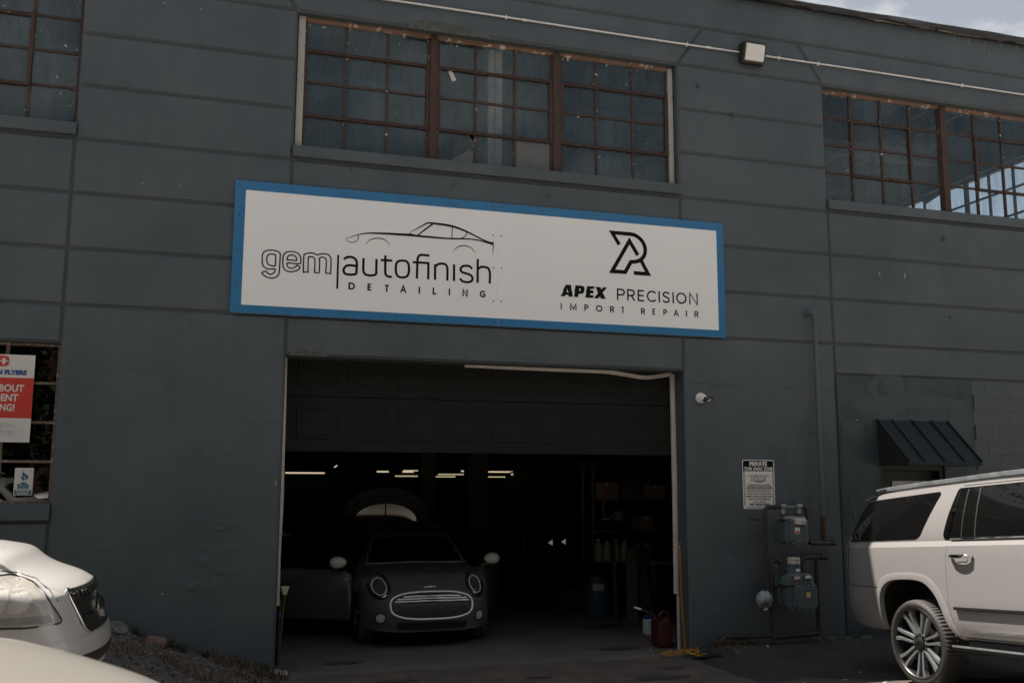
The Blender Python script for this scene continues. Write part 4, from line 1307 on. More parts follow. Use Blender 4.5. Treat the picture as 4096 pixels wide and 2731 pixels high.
def auto_letters(m, fn=ink, k=1.0):
    for p in SIGN["auto"]:
        q = p if len(p) < 4 else (smooth(p[:-1], 3, True) + [smooth(p[:-1], 3, True)[0]] if p[0] == p[-1] else smooth(p, 3))
        if len(p) == 7 and p[0][0] > 1.9 and p[0][0] < 2.4: q = smooth(p, 3)
        stroke(m, q, 0.0275 * k, fn)
ink_obj("lettering", auto_letters)
DET = [("D", 1.361, 1.435), ("E", 1.576, 1.629), ("T", 1.768, 1.831), ("A", 1.954, 2.029), ("I", 2.170, 2.188), ("L", 2.336, 2.387), ("I", 2.528, 2.546), ("N", 2.694, 2.759), ("G", 2.904, 2.976)]
for q_ in DET:
    ink_obj("letter", lambda m: cap_letters(m, [(q_[0], q_[1], q_[2], 4.192, 4.2735)], 0.0175, ink))
def car_art(m, fn=ink, k=1.0):
    for p, w in SIGN["car"]:
        q = smooth(p, 4)
        ww = []
        for i in range(len(q)):
            t = i / (len(q) - 1) * (len(w) - 1); a = int(t); b = min(a + 1, len(w) - 1)
            ww.append((w[a] + (w[b] - w[a]) * (t - a)) * 0.00125 * k)
        stroke(m, q, ww, fn, closed=False)
ink_obj("car_drawing", car_art)
def mono(m):
    for i, p in enumerate(SIGN["mono"]):
        if i == 0:
            q = p[:3] + smooth(p[2:11], 4)[1:] + p[11:]
        else:
            q = p
        stroke(m, q, 0.049, ink, closed=False)
ink_obj("monogram", mono)
def apex(m):
    for loops in SIGN["apex"]:
        tri = geometry.tessellate_polygon([[Vector((x, z, 0)) for x, z in l] for l in loops])
        fl = [p for l in loops for p in l]
        INKN[0] += 1
        m.add([ink(*p) for p in fl], [tuple(t) for t in tri])
ink_obj("bold_lettering", apex)
PRE = [("P", 4.662, 4.770), ("R", 4.799, 4.907), ("E", 4.941, 5.038), ("C", 5.064, 5.197), ("I", 5.227, 5.246), ("S", 5.278, 5.385), ("I", 5.419, 5.438), ("O", 5.471, 5.616), ("N", 5.653, 5.775)]
for q_ in PRE:
    ink_obj("letter", lambda m: cap_letters(m, [(q_[0], q_[1], q_[2], 4.263, 4.408)], 0.0195, ink))
IMP = [("I", 3.921, 3.937), ("M", 4.042, 4.127), ("P", 4.230, 4.284), ("O", 4.381, 4.466), ("R", 4.567, 4.623), ("T", 4.717, 4.762), ("R", 4.983, 5.039), ("E", 5.140, 5.184), ("P", 5.289, 5.341), ("A", 5.430, 5.505), ("I", 5.601, 5.617), ("R", 5.722, 5.780)]
for q_ in IMP:
    ink_obj("letter", lambda m: cap_letters(m, [(q_[0], q_[1], q_[2], 4.102, 4.181)], 0.0145, ink))
RV = [(0.127, 5.308), (0.698, 5.306), (1.303, 5.311), (1.903, 5.309), (2.511, 5.305), (3.063, 5.306), (3.164, 5.306), (3.678, 5.310), (4.283, 5.302), (4.888, 5.302), (5.493, 5.298), (6.100, 5.299), (0.135, 4.956), (0.140, 4.563), (0.138, 4.160), (0.133, 3.905), (0.697, 3.902), (1.305, 3.910), (1.906, 3.907), (2.516, 3.906), (3.074, 3.901), (3.173, 3.903), (3.739, 3.905), (4.344, 3.903), (4.953, 3.903), (5.557, 3.897), (6.119, 3.893), (6.118, 4.143), (6.112, 4.549), (6.105, 4.953), (3.065, 4.958), (3.168, 4.956), (3.073, 4.559), (3.173, 4.560), (3.072, 4.155), (3.172, 4.158)]
rm = MB(); rm.lathe([(0.0085, 0.0), (0.0085, -0.003), (0.004, -0.005)], (0, 0, 0), "y", 8)
ro = build("rivet", rm, "black_trim", SG); rme = ro.data
for i, (x, z) in enumerate(RV):
    o = ro if i == 0 else place("rivet", rme, (0, 0, 0), SG)
    o.location = (x, -0.0365, z)
# ---- university poster and accreditation sticker at the low window
FX = -2.145
PO = thing("window_poster", (FX, 0.05, 2.87), "red and white poster with blue lettering hung in front of the low window", "poster")
m = MB(); m.box(-2.468, -1.823, 0.052, 0.058, 2.423, 3.318); build("board", m, "flyer_white", PO)
m = MB(); m.box(-2.4685, -1.8225, 0.0505, 0.0525, 2.668, 3.080); build("red_band", m, "flyer_red", PO)
pf = lambda s: (lambda x, y: (FX + x, 0.0495, s + y))
text_obj("lettering", "DAYTON FLYERS", 0.062, "flyer_blue", pf(3.114), PO, 0.505, 0.004)
for s_, z, w in (("ASK ABOUT", 2.940, 0.475), ("STUDENT", 2.842, 0.375), ("PRICING!", 2.741, 0.325)):
    text_obj("lettering", s_, 0.098, "flyer_white", pf(z), PO, w, 0.003)
def dlogo(m):
    out = [(-0.10, 3.195), (0.055, 3.195), (0.078, 3.215), (0.083, 3.25), (0.078, 3.285), (0.055, 3.303), (-0.10, 3.303)]
    m.prism([(FX + x, z) for x, z in out], 0.0500, 0.0525)
m = MB(); dlogo(m); build("emblem", m, "flyer_red", PO)
m = MB()
for k, b in enumerate(((-0.105, 0.075, 3.244, 3.256), (-0.035, -0.012, 3.215, 3.283), (0.015, 0.046, 3.218, 3.280))):
    m.box(FX + b[0], FX + b[1], 0.0490 - 0.0002 * k, 0.0505, b[2], b[3])
build("emblem_cut", m, "flyer_white", PO)
FS = 0.158
fs = lambda x, z: (FX + (x - 1.90) * FS, 0.0498, 2.503 + (z - 4.335) * FS)
m = MB(); auto_letters(m, fs, FS * 2.7); car_art(m, fs, FS * 3.4)
for p in SIGN["gem"]: stroke(m, p, 0.03 * FS, fs, closed=True)
stroke(m, SIGN["divider"][0], 0.02 * FS, fs)
cap_letters(m, [(c, a, b, 4.192, 4.2735) for c, a, b in DET], 0.014, fs)
m.keep = True
build("logo", m, "sign_navy", PO)
def rrect(x0, x1, z0, z1, r, n=5):
    P = []
    for cx, cz, a0 in ((x1 - r, z0 + r, -90), (x1 - r, z1 - r, 0), (x0 + r, z1 - r, 90), (x0 + r, z0 + r, 180)):
        for k in range(n + 1):
            a = R(a0 + 90 * k / n); P.append((cx + r * math.cos(a), cz + r * math.sin(a)))
    return P
ST = thing("window_sticker", (-1.86, 0.12, 2.03), "small white sticker with teal torch emblem on the low window pane", "sticker")
m = MB(); m.prism(rrect(-1.948, -1.773, 1.890, 2.166, 0.012), 0.126, 0.129); build("sheet", m, "flyer_white", ST)
m = MB(); m.box(-1.940, -1.781, 0.1248, 0.127, 1.897, 1.944); build("band", m, "sticker_teal", ST)
sf = lambda s, dy=0.1245: (lambda x, y: (-1.8605 + x, dy, s + y))
text_obj("lettering", "BBB", 0.062, "sticker_teal", sf(1.958), ST, 0.110, 0.003)
text_obj("lettering", "ACCREDITED", 0.020, "flyer_white", sf(1.925, 0.1240), ST, 0.130, 0.0006)
text_obj("lettering", "BUSINESS", 0.020, "flyer_white", sf(1.903, 0.1240), ST, 0.105, 0.0006)
m = MB()
m.prism([(-1.895, 2.020), (-1.825, 2.020), (-1.837, 2.010), (-1.838, 2.000), (-1.882, 2.000), (-1.883, 2.010)], 0.1245, 0.1265)
m.prism(smooth([(-1.865, 2.150), (-1.868, 2.125), (-1.846, 2.105), (-1.820, 2.085), (-1.822, 2.062), (-1.846, 2.040), (-1.842, 2.060), (-1.850, 2.074), (-1.872, 2.086), (-1.880, 2.105)], 3, True), 0.1245, 0.1265)
m.prism(smooth([(-1.878, 2.085), (-1.856, 2.068), (-1.850, 2.050), (-1.862, 2.030), (-1.868, 2.045), (-1.888, 2.060)], 3, True), 0.1245, 0.1265)
build("emblem", m, "sticker_teal", ST)
# ---- tow-away sign
TW = thing("tow_away_sign", (6.583, -0.01, 2.01), "black and white tow away notice with rounded corners above the gas meters", "sign")
TX, TZ, TWD, THT = 6.354, 2.320, 0.457, 0.612
m = MB(); m.prism(rrect(TX, TX + TWD, TZ - THT, TZ, 0.024), -0.010, -0.007); build("plate", m, "label_white", TW)
hd = rrect(TX + 0.011, TX + TWD - 0.011, TZ - 0.144, TZ - 0.011, 0.016)
hd = [(x, max(z, TZ - 0.144)) for x, z in hd]
m = MB(); m.prism([(TX + 0.011, TZ - 0.144), (TX + TWD - 0.011, TZ - 0.144)] + [p for p in hd if p[1] > TZ - 0.05], -0.0112, -0.0098); build("header", m, "sign_black", TW)
tf = lambda f, dy=-0.0114: (lambda x, y: (TX + TWD / 2 + x, dy, TZ - THT * f + y))
for s_, f0, f1, w, mt, bo in (("PRIVATE", 0.041, 0.123, 0.55, "label_white", 0.0035), ("TOW AWAY ZONE", 0.150, 0.221, 0.90, "label_white", 0.0025),
        ("AUTHORIZED PARKING ONLY", 0.309, 0.342, 0.69, "sign_black", 0.0004), ("TOWING", 0.430, 0.463, 0.25, "sign_black", 0.0015),
        ("167 SEMINARY AVE. DAYTON, OHIO 45403", 0.502, 0.528, 0.71, "sign_black", 0.0012),
        ("FAILURE TO RECOVER A TOWED VEHICLE MAY RESULT", 0.623, 0.659, 0.75, "sign_black", 0.0012), ("IN THE LOSS OF THE TITLE TO THE VEHICLE AND LOSS OF", 0.682, 0.713, 0.78, "sign_black", 0.0012),
        ("OWNERSHIP OF THE VEHICLE, AS PROVIDED IN DIVISION (D)", 0.733, 0.764, 0.83, "sign_black", 0.0012), ("OF SECTION 4513.601 OF THE OHIO REVISED CODE.", 0.787, 0.819, 0.70, "sign_black", 0.0012),
        ("PUCO 603200", 0.843, 0.873, 0.39, "sign_black", 0.0004), ("937-252-3356", 0.889, 0.933, 0.63, "sign_black", 0.002)):
    text_obj("lettering", s_, (f1 - f0) * THT / 0.70, mt, tf(f1, -0.0120 if mt == "label_white" else -0.0105), TW, w * TWD, bo)
m = MB(); m.prism(rrect(TX + 0.12 * TWD, TX + 0.90 * TWD, TZ - 0.602 * THT, TZ - 0.541 * THT, 0.016), -0.0112, -0.0098); build("pill", m, "sign_black", TW)
text_obj("lettering", "TOWING IS ENFORCED 24 HOURS PER DAY", 0.034, "label_white", tf(0.590, -0.0118), TW, 0.74 * TWD, 0.001)
c = text_obj("logo", "HOLLIS", 0.075, "sign_black", tf(0.437, -0.0105), TW, 0.48 * TWD, 0.004, 0.12)
c = text_obj("logo_face", "HOLLIS", 0.068, "label_white", tf(0.432, -0.0112), TW, 0.455 * TWD, 0.000, 0.12)
m = MB()
def chain_link(m, x, z, vert):
    a, b = (0.0085, 0.0165) if vert else (0.0165, 0.0085)
    pts = [(x + a * math.cos(t * math.pi / 6), z + b * math.sin(t * math.pi / 6)) for t in range(12)]
    stroke(m, pts + [pts[0]], 0.005, lambda p, q: (p, -0.0107, q), closed=True)
for i in range(12):
    zz = TZ - 0.165 - 0.0355 * i
    for x in (TX + 0.022, TX + TWD - 0.022): chain_link(m, x, zz, True)
for i in range(10): chain_link(m, TX + 0.055 + 0.0385 * i, TZ - THT + 0.018, False)
m.keep = True
build("chain_border", m, "sign_black", TW)
# ---- conduit and wall pack
CD = thing("conduit", (3.0, -0.03, 7.752), "thin white electrical conduit running along the wall above the windows", "conduit")
m = MB(); m.tube([(-8.6 + 0.9 * i, -0.030 - 0.003 * math.sin(i * 1.7), 7.752 + 0.004 * math.sin(i * 1.1)) for i in range(17)] + [(6.49, -0.03, 7.753)], 0.0125, 8)
m.tube([(6.86, -0.03, 7.754)] + [(7.2 + 0.95 * i, -0.030, 7.753 + 0.004 * math.sin(i * 1.3)) for i in range(7)], 0.0125, 8)
build("tube", m, "white_conduit", CD, sm=50)
cl = MB(); cl.box(-0.007, 0.007, -0.045, 0.0, -0.026, 0.026)
clo = build("clamp", cl, "white_conduit", CD, bevel=0.003); cme = clo.data
for i, x in enumerate((3.218, 5.716, 7.10, 7.72, 10.152, 0.9, -1.4, -3.6)):
    o = clo if i == 0 else place("clamp", cme, (0, 0, 0), CD)
    o.location = (x, 0, 7.752)
for x in (3.46, 6.03, 9.55):
    m = MB(); m.lathe([(0.017, -0.03), (0.0175, -0.01), (0.0175, 0.01), (0.017, 0.03)], (x, -0.030, 7.753), "x", 10); build("coupling", m, "white_conduit", CD, sm=50)
WP = thing("wall_light", (6.66, 0, 7.73), "dark bronze wall light with a white lens on the conduit between the upper windows", "wall light")
m = MB()
bk = [(6.498, 0.0, 7.600), (6.842, 0.0, 7.600), (6.842, 0.0, 7.870), (6.498, 0.0, 7.870)]
ft = [(6.498, -0.085, 7.590), (6.834, -0.085, 7.590), (6.842, -0.155, 7.868), (6.506, -0.155, 7.868)]
m.add(bk + ft, [(0, 1, 2, 3), (7, 6, 5, 4), (0, 4, 5, 1), (1, 5, 6, 2), (2, 6, 7, 3), (3, 7, 4, 0)])
for i in range(4):
    z = 7.66 + 0.055 * i
    m.box(6.486, 6.500, -0.085 - 0.012 * i, -0.02, z, z + 0.018)
build("housing", m, "bronze_metal", WP, bevel=0.006)
def lerp3(a, b, t): return tuple(x + (y - x) * t for x, y in zip(a, b))
def onface(u, v, off):
    p = lerp3(lerp3(ft[0], ft[1], u), lerp3(ft[3], ft[2], u), v)
    n = Vector((0, -0.278, -0.07)).normalized()
    return Vector(p) + n * off
m = MB()
o_ = [onface(*p, 0.001) for p in ((0.09, 0.10), (0.91, 0.10), (0.91, 0.90), (0.09, 0.90))]
i_ = [onface(*p, 0.030) for p in ((0.10, 0.13), (0.90, 0.13), (0.89, 0.80), (0.11, 0.80))]
m.add(o_ + i_, [(4, 5, 6, 7), (0, 1, 5, 4), (1, 2, 6, 5), (2, 3, 7, 6), (3, 0, 4, 7)])
build("lens", m, "lamp_lens", WP, bevel=0.004)
# ---- vent pipe
VP = thing("wall_pipe", (7.437, -0.10, 2.9), "slate painted steel pipe running up the wall left of the side door", "pipe")
m = MB(); m.tube([(7.437, -0.10, 1.58), (7.437, -0.10, 4.19)], 0.030, 14); build("pipe_length", m, "pipe_paint", VP, sm=50)
m = MB(); m.tube(smooth([(7.437, -0.10, 4.17), (7.437, -0.10, 4.225), (7.415, -0.08, 4.252), (7.385, -0.04, 4.245), (7.37, 0.01, 4.24)], 4), 0.037, 14)
m.tube([(7.437, -0.10, 4.150), (7.437, -0.10, 4.185)], 0.041, 14)
build("elbow", m, "pipe_paint", VP, sm=50)
m = MB(); m.tube([(7.437, -0.10, 1.30), (7.437, -0.10, 1.585)], 0.034, 14); m.tube([(7.437, -0.10, 1.56), (7.437, -0.10, 1.61)], 0.038, 14); build("rusty_length", m, "rust_pipe", VP, sm=50)
# ---- security camera
SC = thing("security_camera", (5.80, -0.04, 3.08), "small white dome security camera right of the garage door top", "camera")
m = MB(); m.lathe([(0.066, 0.002), (0.066, -0.02), (0.058, -0.034), (0.048, -0.040)], (5.795, 0, 3.083), "y", 24); build("base", m, "label_white", SC, sm=40)
m = MB()
pr = [(0.052 * math.cos(R(a)), 0.052 * math.sin(R(a))) for a in range(0, 91, 15)]
for k in range(1): m.lathe([(max(r, 0.001), -0.045 - h) for r, h in pr], (5.800, 0, 3.080), "y", 24)
build("ball", m, "label_white", SC, sm=50)
m = MB(); m.obox((5.815, -0.083, 3.062), (0.026, 0.008, 0), (-0.006, 0.02, -0.012), (0, 0.012, 0.02)); build("lens", m, "tinted_glass", SC, bevel=0.008)
m = MB(); m.tube(smooth([(5.85, -0.02, 3.050), (5.885, -0.03, 3.048), (5.92, -0.02, 3.062), (5.948, 0.0, 3.085)], 4), 0.005, 6); build("cable", m, "label_white", SC, sm=50)
m = MB(); m.obox((5.95, -0.006, 3.085), (0.02, 0, 0.006), (0, 0.008, 0), (-0.005, 0, 0.018)); build("junction", m, "bronze_metal", SC, bevel=0.003)
# ---- small anchors left in the concrete
am = MB(); am.box(-0.014, 0.014, -0.02, 0.002, -0.04, 0.03); am.tube([(0, -0.02, -0.02), (0, -0.055, -0.022), (0, -0.06, 0.015)], 0.008, 6)
anc = [(5.874, 7.215, "rusty hook beside the top right corner of the middle upper window"), (6.383, 6.862, "rusty bracket on the pier below the wall light"), (9.669, 5.441, "rusty bolt in the wall below the right upper window"),
       (1.36, 5.60, "small anchor under the left half of the middle window sill"), (2.58, 5.56, "small anchor under the centre of the middle window sill"), (3.77, 5.52, "small anchor under the right part of the middle window sill"), (9.69, 4.32, "small anchor on the wall high above the side door awning")]
for i, (x, z, lb) in enumerate(anc):
    o = build("wall_anchor", am, "pipe_paint", None, bevel=0.003) if i == 0 else place("wall_anchor", ame, (0, 0, 0))
    if i == 0: ame = o.data
    o.location = (x, 0, z)
    if i > 2: o.scale = (0.6, 0.6, 0.5)
    tag(o, lb, "wall anchor", "anchors left in the wall")
# ---- awning
AW = thing("door_awning", (8.965, -0.3, 2.58), "small dark metal standing seam awning over the side door", "awning")
a0, a1 = 8.398, 9.535
top, bot = (0.0, 2.862), (-0.585, 2.302)
cuts = [0.0, 0.213, 0.490, 0.763, 1.0]
nrm = Vector((0, -0.56, 0.585)).normalized()
for f0, f1 in zip(cuts, cuts[1:]):
    x0, x1 = a0 + (a1 - a0) * f0 + 0.001, a0 + (a1 - a0) * f1 - 0.001
    m = MB()
    P = [(x0, top[0], top[1]), (x1, top[0], top[1]), (x1, bot[0], bot[1]), (x0, bot[0], bot[1])]
    Q = [tuple(Vector(p) - nrm * 0.012) for p in P]
    m.add(P + Q, [(0, 1, 2, 3), (7, 6, 5, 4), (0, 4, 5, 1), (1, 5, 6, 2), (2, 6, 7, 3), (3, 7, 4, 0)])
    build("panel", m, "awning_metal", AW)
for f in cuts:
    x = a0 + (a1 - a0) * f
    m = MB(); P = [(x - 0.006, top[0], top[1]), (x + 0.006, top[0], top[1]), (x + 0.006, bot[0], bot[1]), (x - 0.006, bot[0], bot[1])]
    Q = [tuple(Vector(p) + nrm * 0.024) for p in P]
    m.add(P + Q, [(0, 1, 2, 3), (7, 6, 5, 4), (0, 4, 5, 1), (1, 5, 6, 2), (2, 6, 7, 3), (3, 7, 4, 0)])
    build("seam", m, "awning_metal", AW)
for x in (a0 + 0.004, a1 - 0.012):
    m = MB(); m.prism([(-0.005, 2.845), (-0.575, 2.290), (-0.005, 2.290)], x, x + 0.008, "yz"); build("gusset", m, "dark_door", AW)
m = MB(); m.box(a0 - 0.004, a1 + 0.004, -0.592, -0.575, 2.258, 2.304); m.box(a0, a0 + 0.02, -0.575, -0.005, 2.258, 2.288); m.box(a1 - 0.02, a1, -0.575, -0.005, 2.258, 2.288)
build("lip", m, "awning_metal", AW, bevel=0.002)
NT = thing("door_notice", (8.99, 0.14, 1.9), "white notice board with a blue mark on the dark side door", "notice")
m = MB(); m.box(8.712, 9.272, 0.140, 0.148, 1.72, 2.060); build("board", m, "label_white", NT)
m = MB(); m.prism([(8.745, 1.985), (8.765, 2.015), (8.775, 2.0), (8.757, 1.97)], 0.1375, 0.1405); m.prism([(8.748, 1.955), (8.768, 1.985), (8.778, 1.972), (8.76, 1.942)], 0.1375, 0.1405); build("emblem", m, "sticker_teal", NT)
m = MB(); m.box(8.945, 8.953, 0.1375, 0.1405, 1.99, 2.045); m.box(8.953, 8.968, 0.1375, 0.1405, 1.99, 1.998); m.box(8.998, 9.006, 0.1375, 0.1405, 1.99, 2.045); build("lettering", m, "sign_black", NT)
# ---- gas meters, regulator and pipework
def meter(root, x0, x1, z0, z1, xs, yb, yf, dial, big):
    # cast case: rear half, flanged front cover with bolts
    m = MB(); m.prism(rrect(xs, xs + (x1 - x0) * 0.96, z0 + 0.015, z1, 0.05, 4), yb, yf + 0.03); build("case", m, "meter_grey", root, bevel=0.008)
    ch = 0.05
    fp = [(x0 + ch, z0), (x1 - ch, z0), (x1, z0 + ch), (x1, z1 - ch * 0.4), (x1 - ch * 0.4, z1), (x0 + ch * 0.4, z1), (x0, z1 - ch * 0.4), (x0, z0 + ch)]
    m = MB(); m.prism(fp, yf, yf + 0.028); build("cover", m, "meter_grey", root, bevel=0.006)
    cx, cz = (x0 + x1) / 2, (z0 + z1) / 2
    m = MB(); m.prism([(cx + (a - cx) * 0.84, cz + (b - cz) * 0.84) for a, b in fp], yf - 0.014, yf + 0.004); build("cover_boss", m, "meter_grey", root, bevel=0.010)
    bm_ = MB(); bm_.lathe([(0.009, 0), (0.009, -0.012), (0.003, -0.014)], (0, 0, 0), "y", 6)
    bo = None
    for i in range(len(fp)):
        a, b = fp[i], fp[(i + 1) % len(fp)]
        L_ = math.hypot(b[0] - a[0], b[1] - a[1])
        k = max(1, round(L_ / 0.075))
        for t in range(k):
            u = (t + 0.5) / k
            px, pz = a[0] + (b[0] - a[0]) * u, a[1] + (b[1] - a[1]) * u
            px, pz = cx + (px - cx) * 0.935, cz + (pz - cz) * 0.945
            if bo is None: bo = build("bolt", bm_, "galvanised", root); bo.location = (px, yf, pz)
            else: place("bolt", bo.data, (px, yf, pz), root)
M1 = thing("gas_meter", (6.86, -0.2, 1.44), "upper grey gas meter with a dial box on the wall under the tow sign", "gas meter", "gas meters on the wall")
meter(M1, 6.808, 7.062, 1.268, 1.585, 6.765, -0.10, -0.33, None, False)
m = MB(); m.box(6.740, 7.045, -0.30, -0.10, 1.585, 1.622); build("top_casting", m, "galvanised", M1, bevel=0.010)
m = MB(); m.box(6.862, 7.00, -0.385, -0.27, 1.525, 1.600); build("dial_box", m, "meter_face", M1, bevel=0.010)
m = MB(); m.box(6.892, 6.996, -0.3875, -0.3845, 1.532, 1.582); build("dial_window", m, "label_white", M1)
m = MB()
for i in range(4): m.box(6.904 + 0.022 * i, 6.915 + 0.022 * i, -0.389, -0.387, 1.556, 1.572)
m.box(6.93, 6.985, -0.389, -0.387, 1.538, 1.545)
build("dial_marks", m, "sign_black", M1)
m = MB(); m.box(6.862, 6.932, -0.3462, -0.3435, 1.415, 1.490); build("label", m, "label_white", M1)
m = MB(); m.box(6.866, 6.928, -0.3475, -0.346, 1.420, 1.440); m.box(6.888, 6.905, -0.3475, -0.346, 1.44, 1.455); build("label_print", m, "label_red", M1)
M2 = thing("gas_meter", (6.9, -0.2, 0.75), "lower larger grey gas meter with a ribbed dome standing on black pipes", "gas meter", "gas meters on the wall")
meter(M2, 6.812, 7.128, 0.488, 0.800, 6.745, -0.08, -0.37, None, True)
m = MB(); m.prism([(6.70, 0.79), (7.10, 0.79), (7.085, 0.88), (7.05, 0.935), (6.76, 0.935), (6.715, 0.88)], -0.36, -0.09); build("dome", m, "meter_grey", M2, bevel=0.022)
for i in range(4):
    m = MB(); x = 6.83 + 0.065 * i; m.prism([(x, 0.795), (x + 0.014, 0.795), (x + 0.010, 0.915), (x + 0.004, 0.915)], -0.372, -0.34); build("rib", m, "meter_grey", M2, bevel=0.003)
m = MB(); m.prism([(6.80, 0.93), (6.965, 0.93), (6.945, 1.045), (6.82, 1.045)], -0.30, -0.16); build("neck", m, "meter_grey", M2, bevel=0.008)
m = MB(); m.box(6.828, 6.93, -0.33, -0.20, 1.045, 1.125); build("dial_box", m, "meter_face", M2, bevel=0.006)
m = MB()
for i in range(4): m.box(6.845 + 0.02 * i, 6.854 + 0.02 * i, -0.333, -0.3295, 1.085, 1.10)
m.box(6.86, 6.90, -0.333, -0.3295, 1.058, 1.066)
build("dial_marks", m, "sign_black", M2)
for (b, mt, nm) in (((6.812, 6.892, -0.3745, -0.370, 0.872, 0.905), "label_white", "label"), ((6.815, 6.89, -0.3765, -0.374, 0.885, 0.893), "label_red", "label_print"), ((6.965, 7.045, -0.3745, -0.366, 0.880, 0.912), "label_white", "label"),
                    ((6.965, 7.02, -0.3875, -0.384, 0.655, 0.715), "label_yellow", "label"), ((6.885, 6.935, -0.304, -0.300, 0.955, 0.99), "label_white", "label")):
    m = MB(); m.box(*b); build(nm, m, mt, M2)
GP = thing("gas_piping", (6.8, -0.2, 0.4), "black iron gas pipes around the two meters with galvanised tees", "gas pipes")
def pipe(pts, r=0.026, mat="black_pipe", nm="pipe"):
    m = MB(); m.tube(pts, r, 12); return build(nm, m, mat, GP, sm=50)
def elb(pts, r=0.026):  # rounded path
    out = [pts[0]]
    for a, b, c in zip(pts, pts[1:], pts[2:]):
        a, b, c = Vector(a), Vector(b), Vector(c)
        d = 0.07
        p, q = b + (a - b).normalized() * d, b + (c - b).normalized() * d
        for t in (0, 0.25, 0.5, 0.75, 1):
            out.append(tuple(p * (1 - t) ** 2 + b * 2 * t * (1 - t) + q * t * t))
    return out + [pts[-1]]
pipe(elb([(6.535, -0.22, 0.74), (6.515, -0.24, 1.738), (6.73, -0.26, 1.742)]))
pipe(elb([(7.00, -0.26, 1.742), (7.095, -0.26, 1.738), (7.115, -0.24, 1.292), (7.50, -0.16, 1.282)]), 0.030)
pipe([(7.50, -0.16, 1.282), (7.56, -0.15, 1.281)], 0.036, nm="cap")
pipe(elb([(6.73, -0.22, 0.92), (6.73, -0.22, 1.09), (6.58, -0.22, 1.09), (6.585, -0.22, 0.10)]), 0.028)
pipe([(6.535, -0.22, 0.78), (6.65, -0.22, 0.775)], 0.028)
pipe(elb([(7.03, -0.22, 0.92), (7.03, -0.22, 1.115), (7.32, -0.20, 1.115)]), 0.030)
pipe([(7.30, -0.20, 1.115), (7.40, -0.19, 1.112)], 0.040, nm="cap")
pipe(elb([(7.25, -0.20, 1.115), (7.245, -0.20, 0.19), (6.60, -0.20, 0.17)]), 0.030)
pipe([(6.60, -0.20, 0.19), (6.33, -0.10, 0.175)], 0.022)
pipe(elb([(6.33, -0.07, 0.17), (5.97, -0.07, 0.185), (5.965, -0.06, 0.05)]), 0.036)
pipe([(6.50, -0.235, 1.28), (6.505, -0.235, 1.36)], 0.038, nm="union")
pipe([(6.36, -0.10, 1.585), (6.52, -0.20, 1.58)], 0.010, nm="strap")
pipe([(6.765, -0.26, 1.735), (6.985, -0.26, 1.735)], 0.012, "galvanised", "bypass_bar")
for x in (6.755, 6.985):
    pipe([(x - 0.035, -0.26, 1.742), (x + 0.035, -0.26, 1.742)], 0.034, "galvanised", "tee")
    pipe([(x, -0.26, 1.742), (x, -0.26, 1.655)], 0.024, "galvanised", "nipple")
    pipe([(x, -0.26, 1.655), (x, -0.26, 1.615)], 0.036, "rust_pipe", "union")
for x in (6.73, 7.03): pipe([(x, -0.22, 0.925), (x, -0.22, 0.955)], 0.042, "rust_pipe", "union")
m = MB(); m.lathe([(0.095, -0.02), (0.112, -0.03), (0.112, -0.05), (0.085, -0.062), (0.05, -0.085), (0.032, -0.092), (0.030, -0.125), (0.024, -0.13)], (6.452, -0.22, 0.628), "y", 28)
rg = build("regulator", m, "galvanised", GP, sm=35)
for i in range(8):
    a = i * math.pi / 4
    m = MB(); m.lathe([(0.012, 0), (0.012, -0.014)], (6.452 + 0.100 * math.cos(a), -0.27, 0.628 + 0.100 * math.sin(a)), "y", 6); build("bolt", m, "galvanised", rg)
m = MB(); m.tube([(6.46, -0.25, 0.53), (6.465, -0.27, 0.50)], 0.03, 10); build("vent", m, "galvanised", rg, sm=50)
m = MB(); m.box(6.395, 6.42, -0.292, -0.285, 0.60, 0.655); m.box(6.475, 6.497, -0.292, -0.285, 0.60, 0.63); build("label", m, "label_white", rg)
pipe([(6.45, -0.22, 0.628), (6.58, -0.22, 0.63)], 0.030)

# ================================================================ vehicles
def pchip(xk, yk, x):
    xk, yk, x = map(lambda a: np.asarray(a, float), (xk, yk, x))
    h = np.diff(xk); d = np.diff(yk) / h
    m = np.zeros_like(yk)
    for i in range(1, len(xk) - 1):
        if d[i - 1] * d[i] > 0:
            w1, w2 = 2 * h[i] + h[i - 1], h[i] + 2 * h[i - 1]
            m[i] = (w1 + w2) / (w1 / d[i - 1] + w2 / d[i])
    m[0], m[-1] = d[0], d[-1]
    i = np.clip(np.searchsorted(xk, x) - 1, 0, len(h) - 1)
    t = (x - xk[i]) / h[i]
    return (yk[i] * (1 + 2 * t) * (1 - t) ** 2 + h[i] * m[i] * t * (1 - t) ** 2 + yk[i + 1] * t * t * (3 - 2 * t) + h[i] * m[i + 1] * t * t * (t - 1))

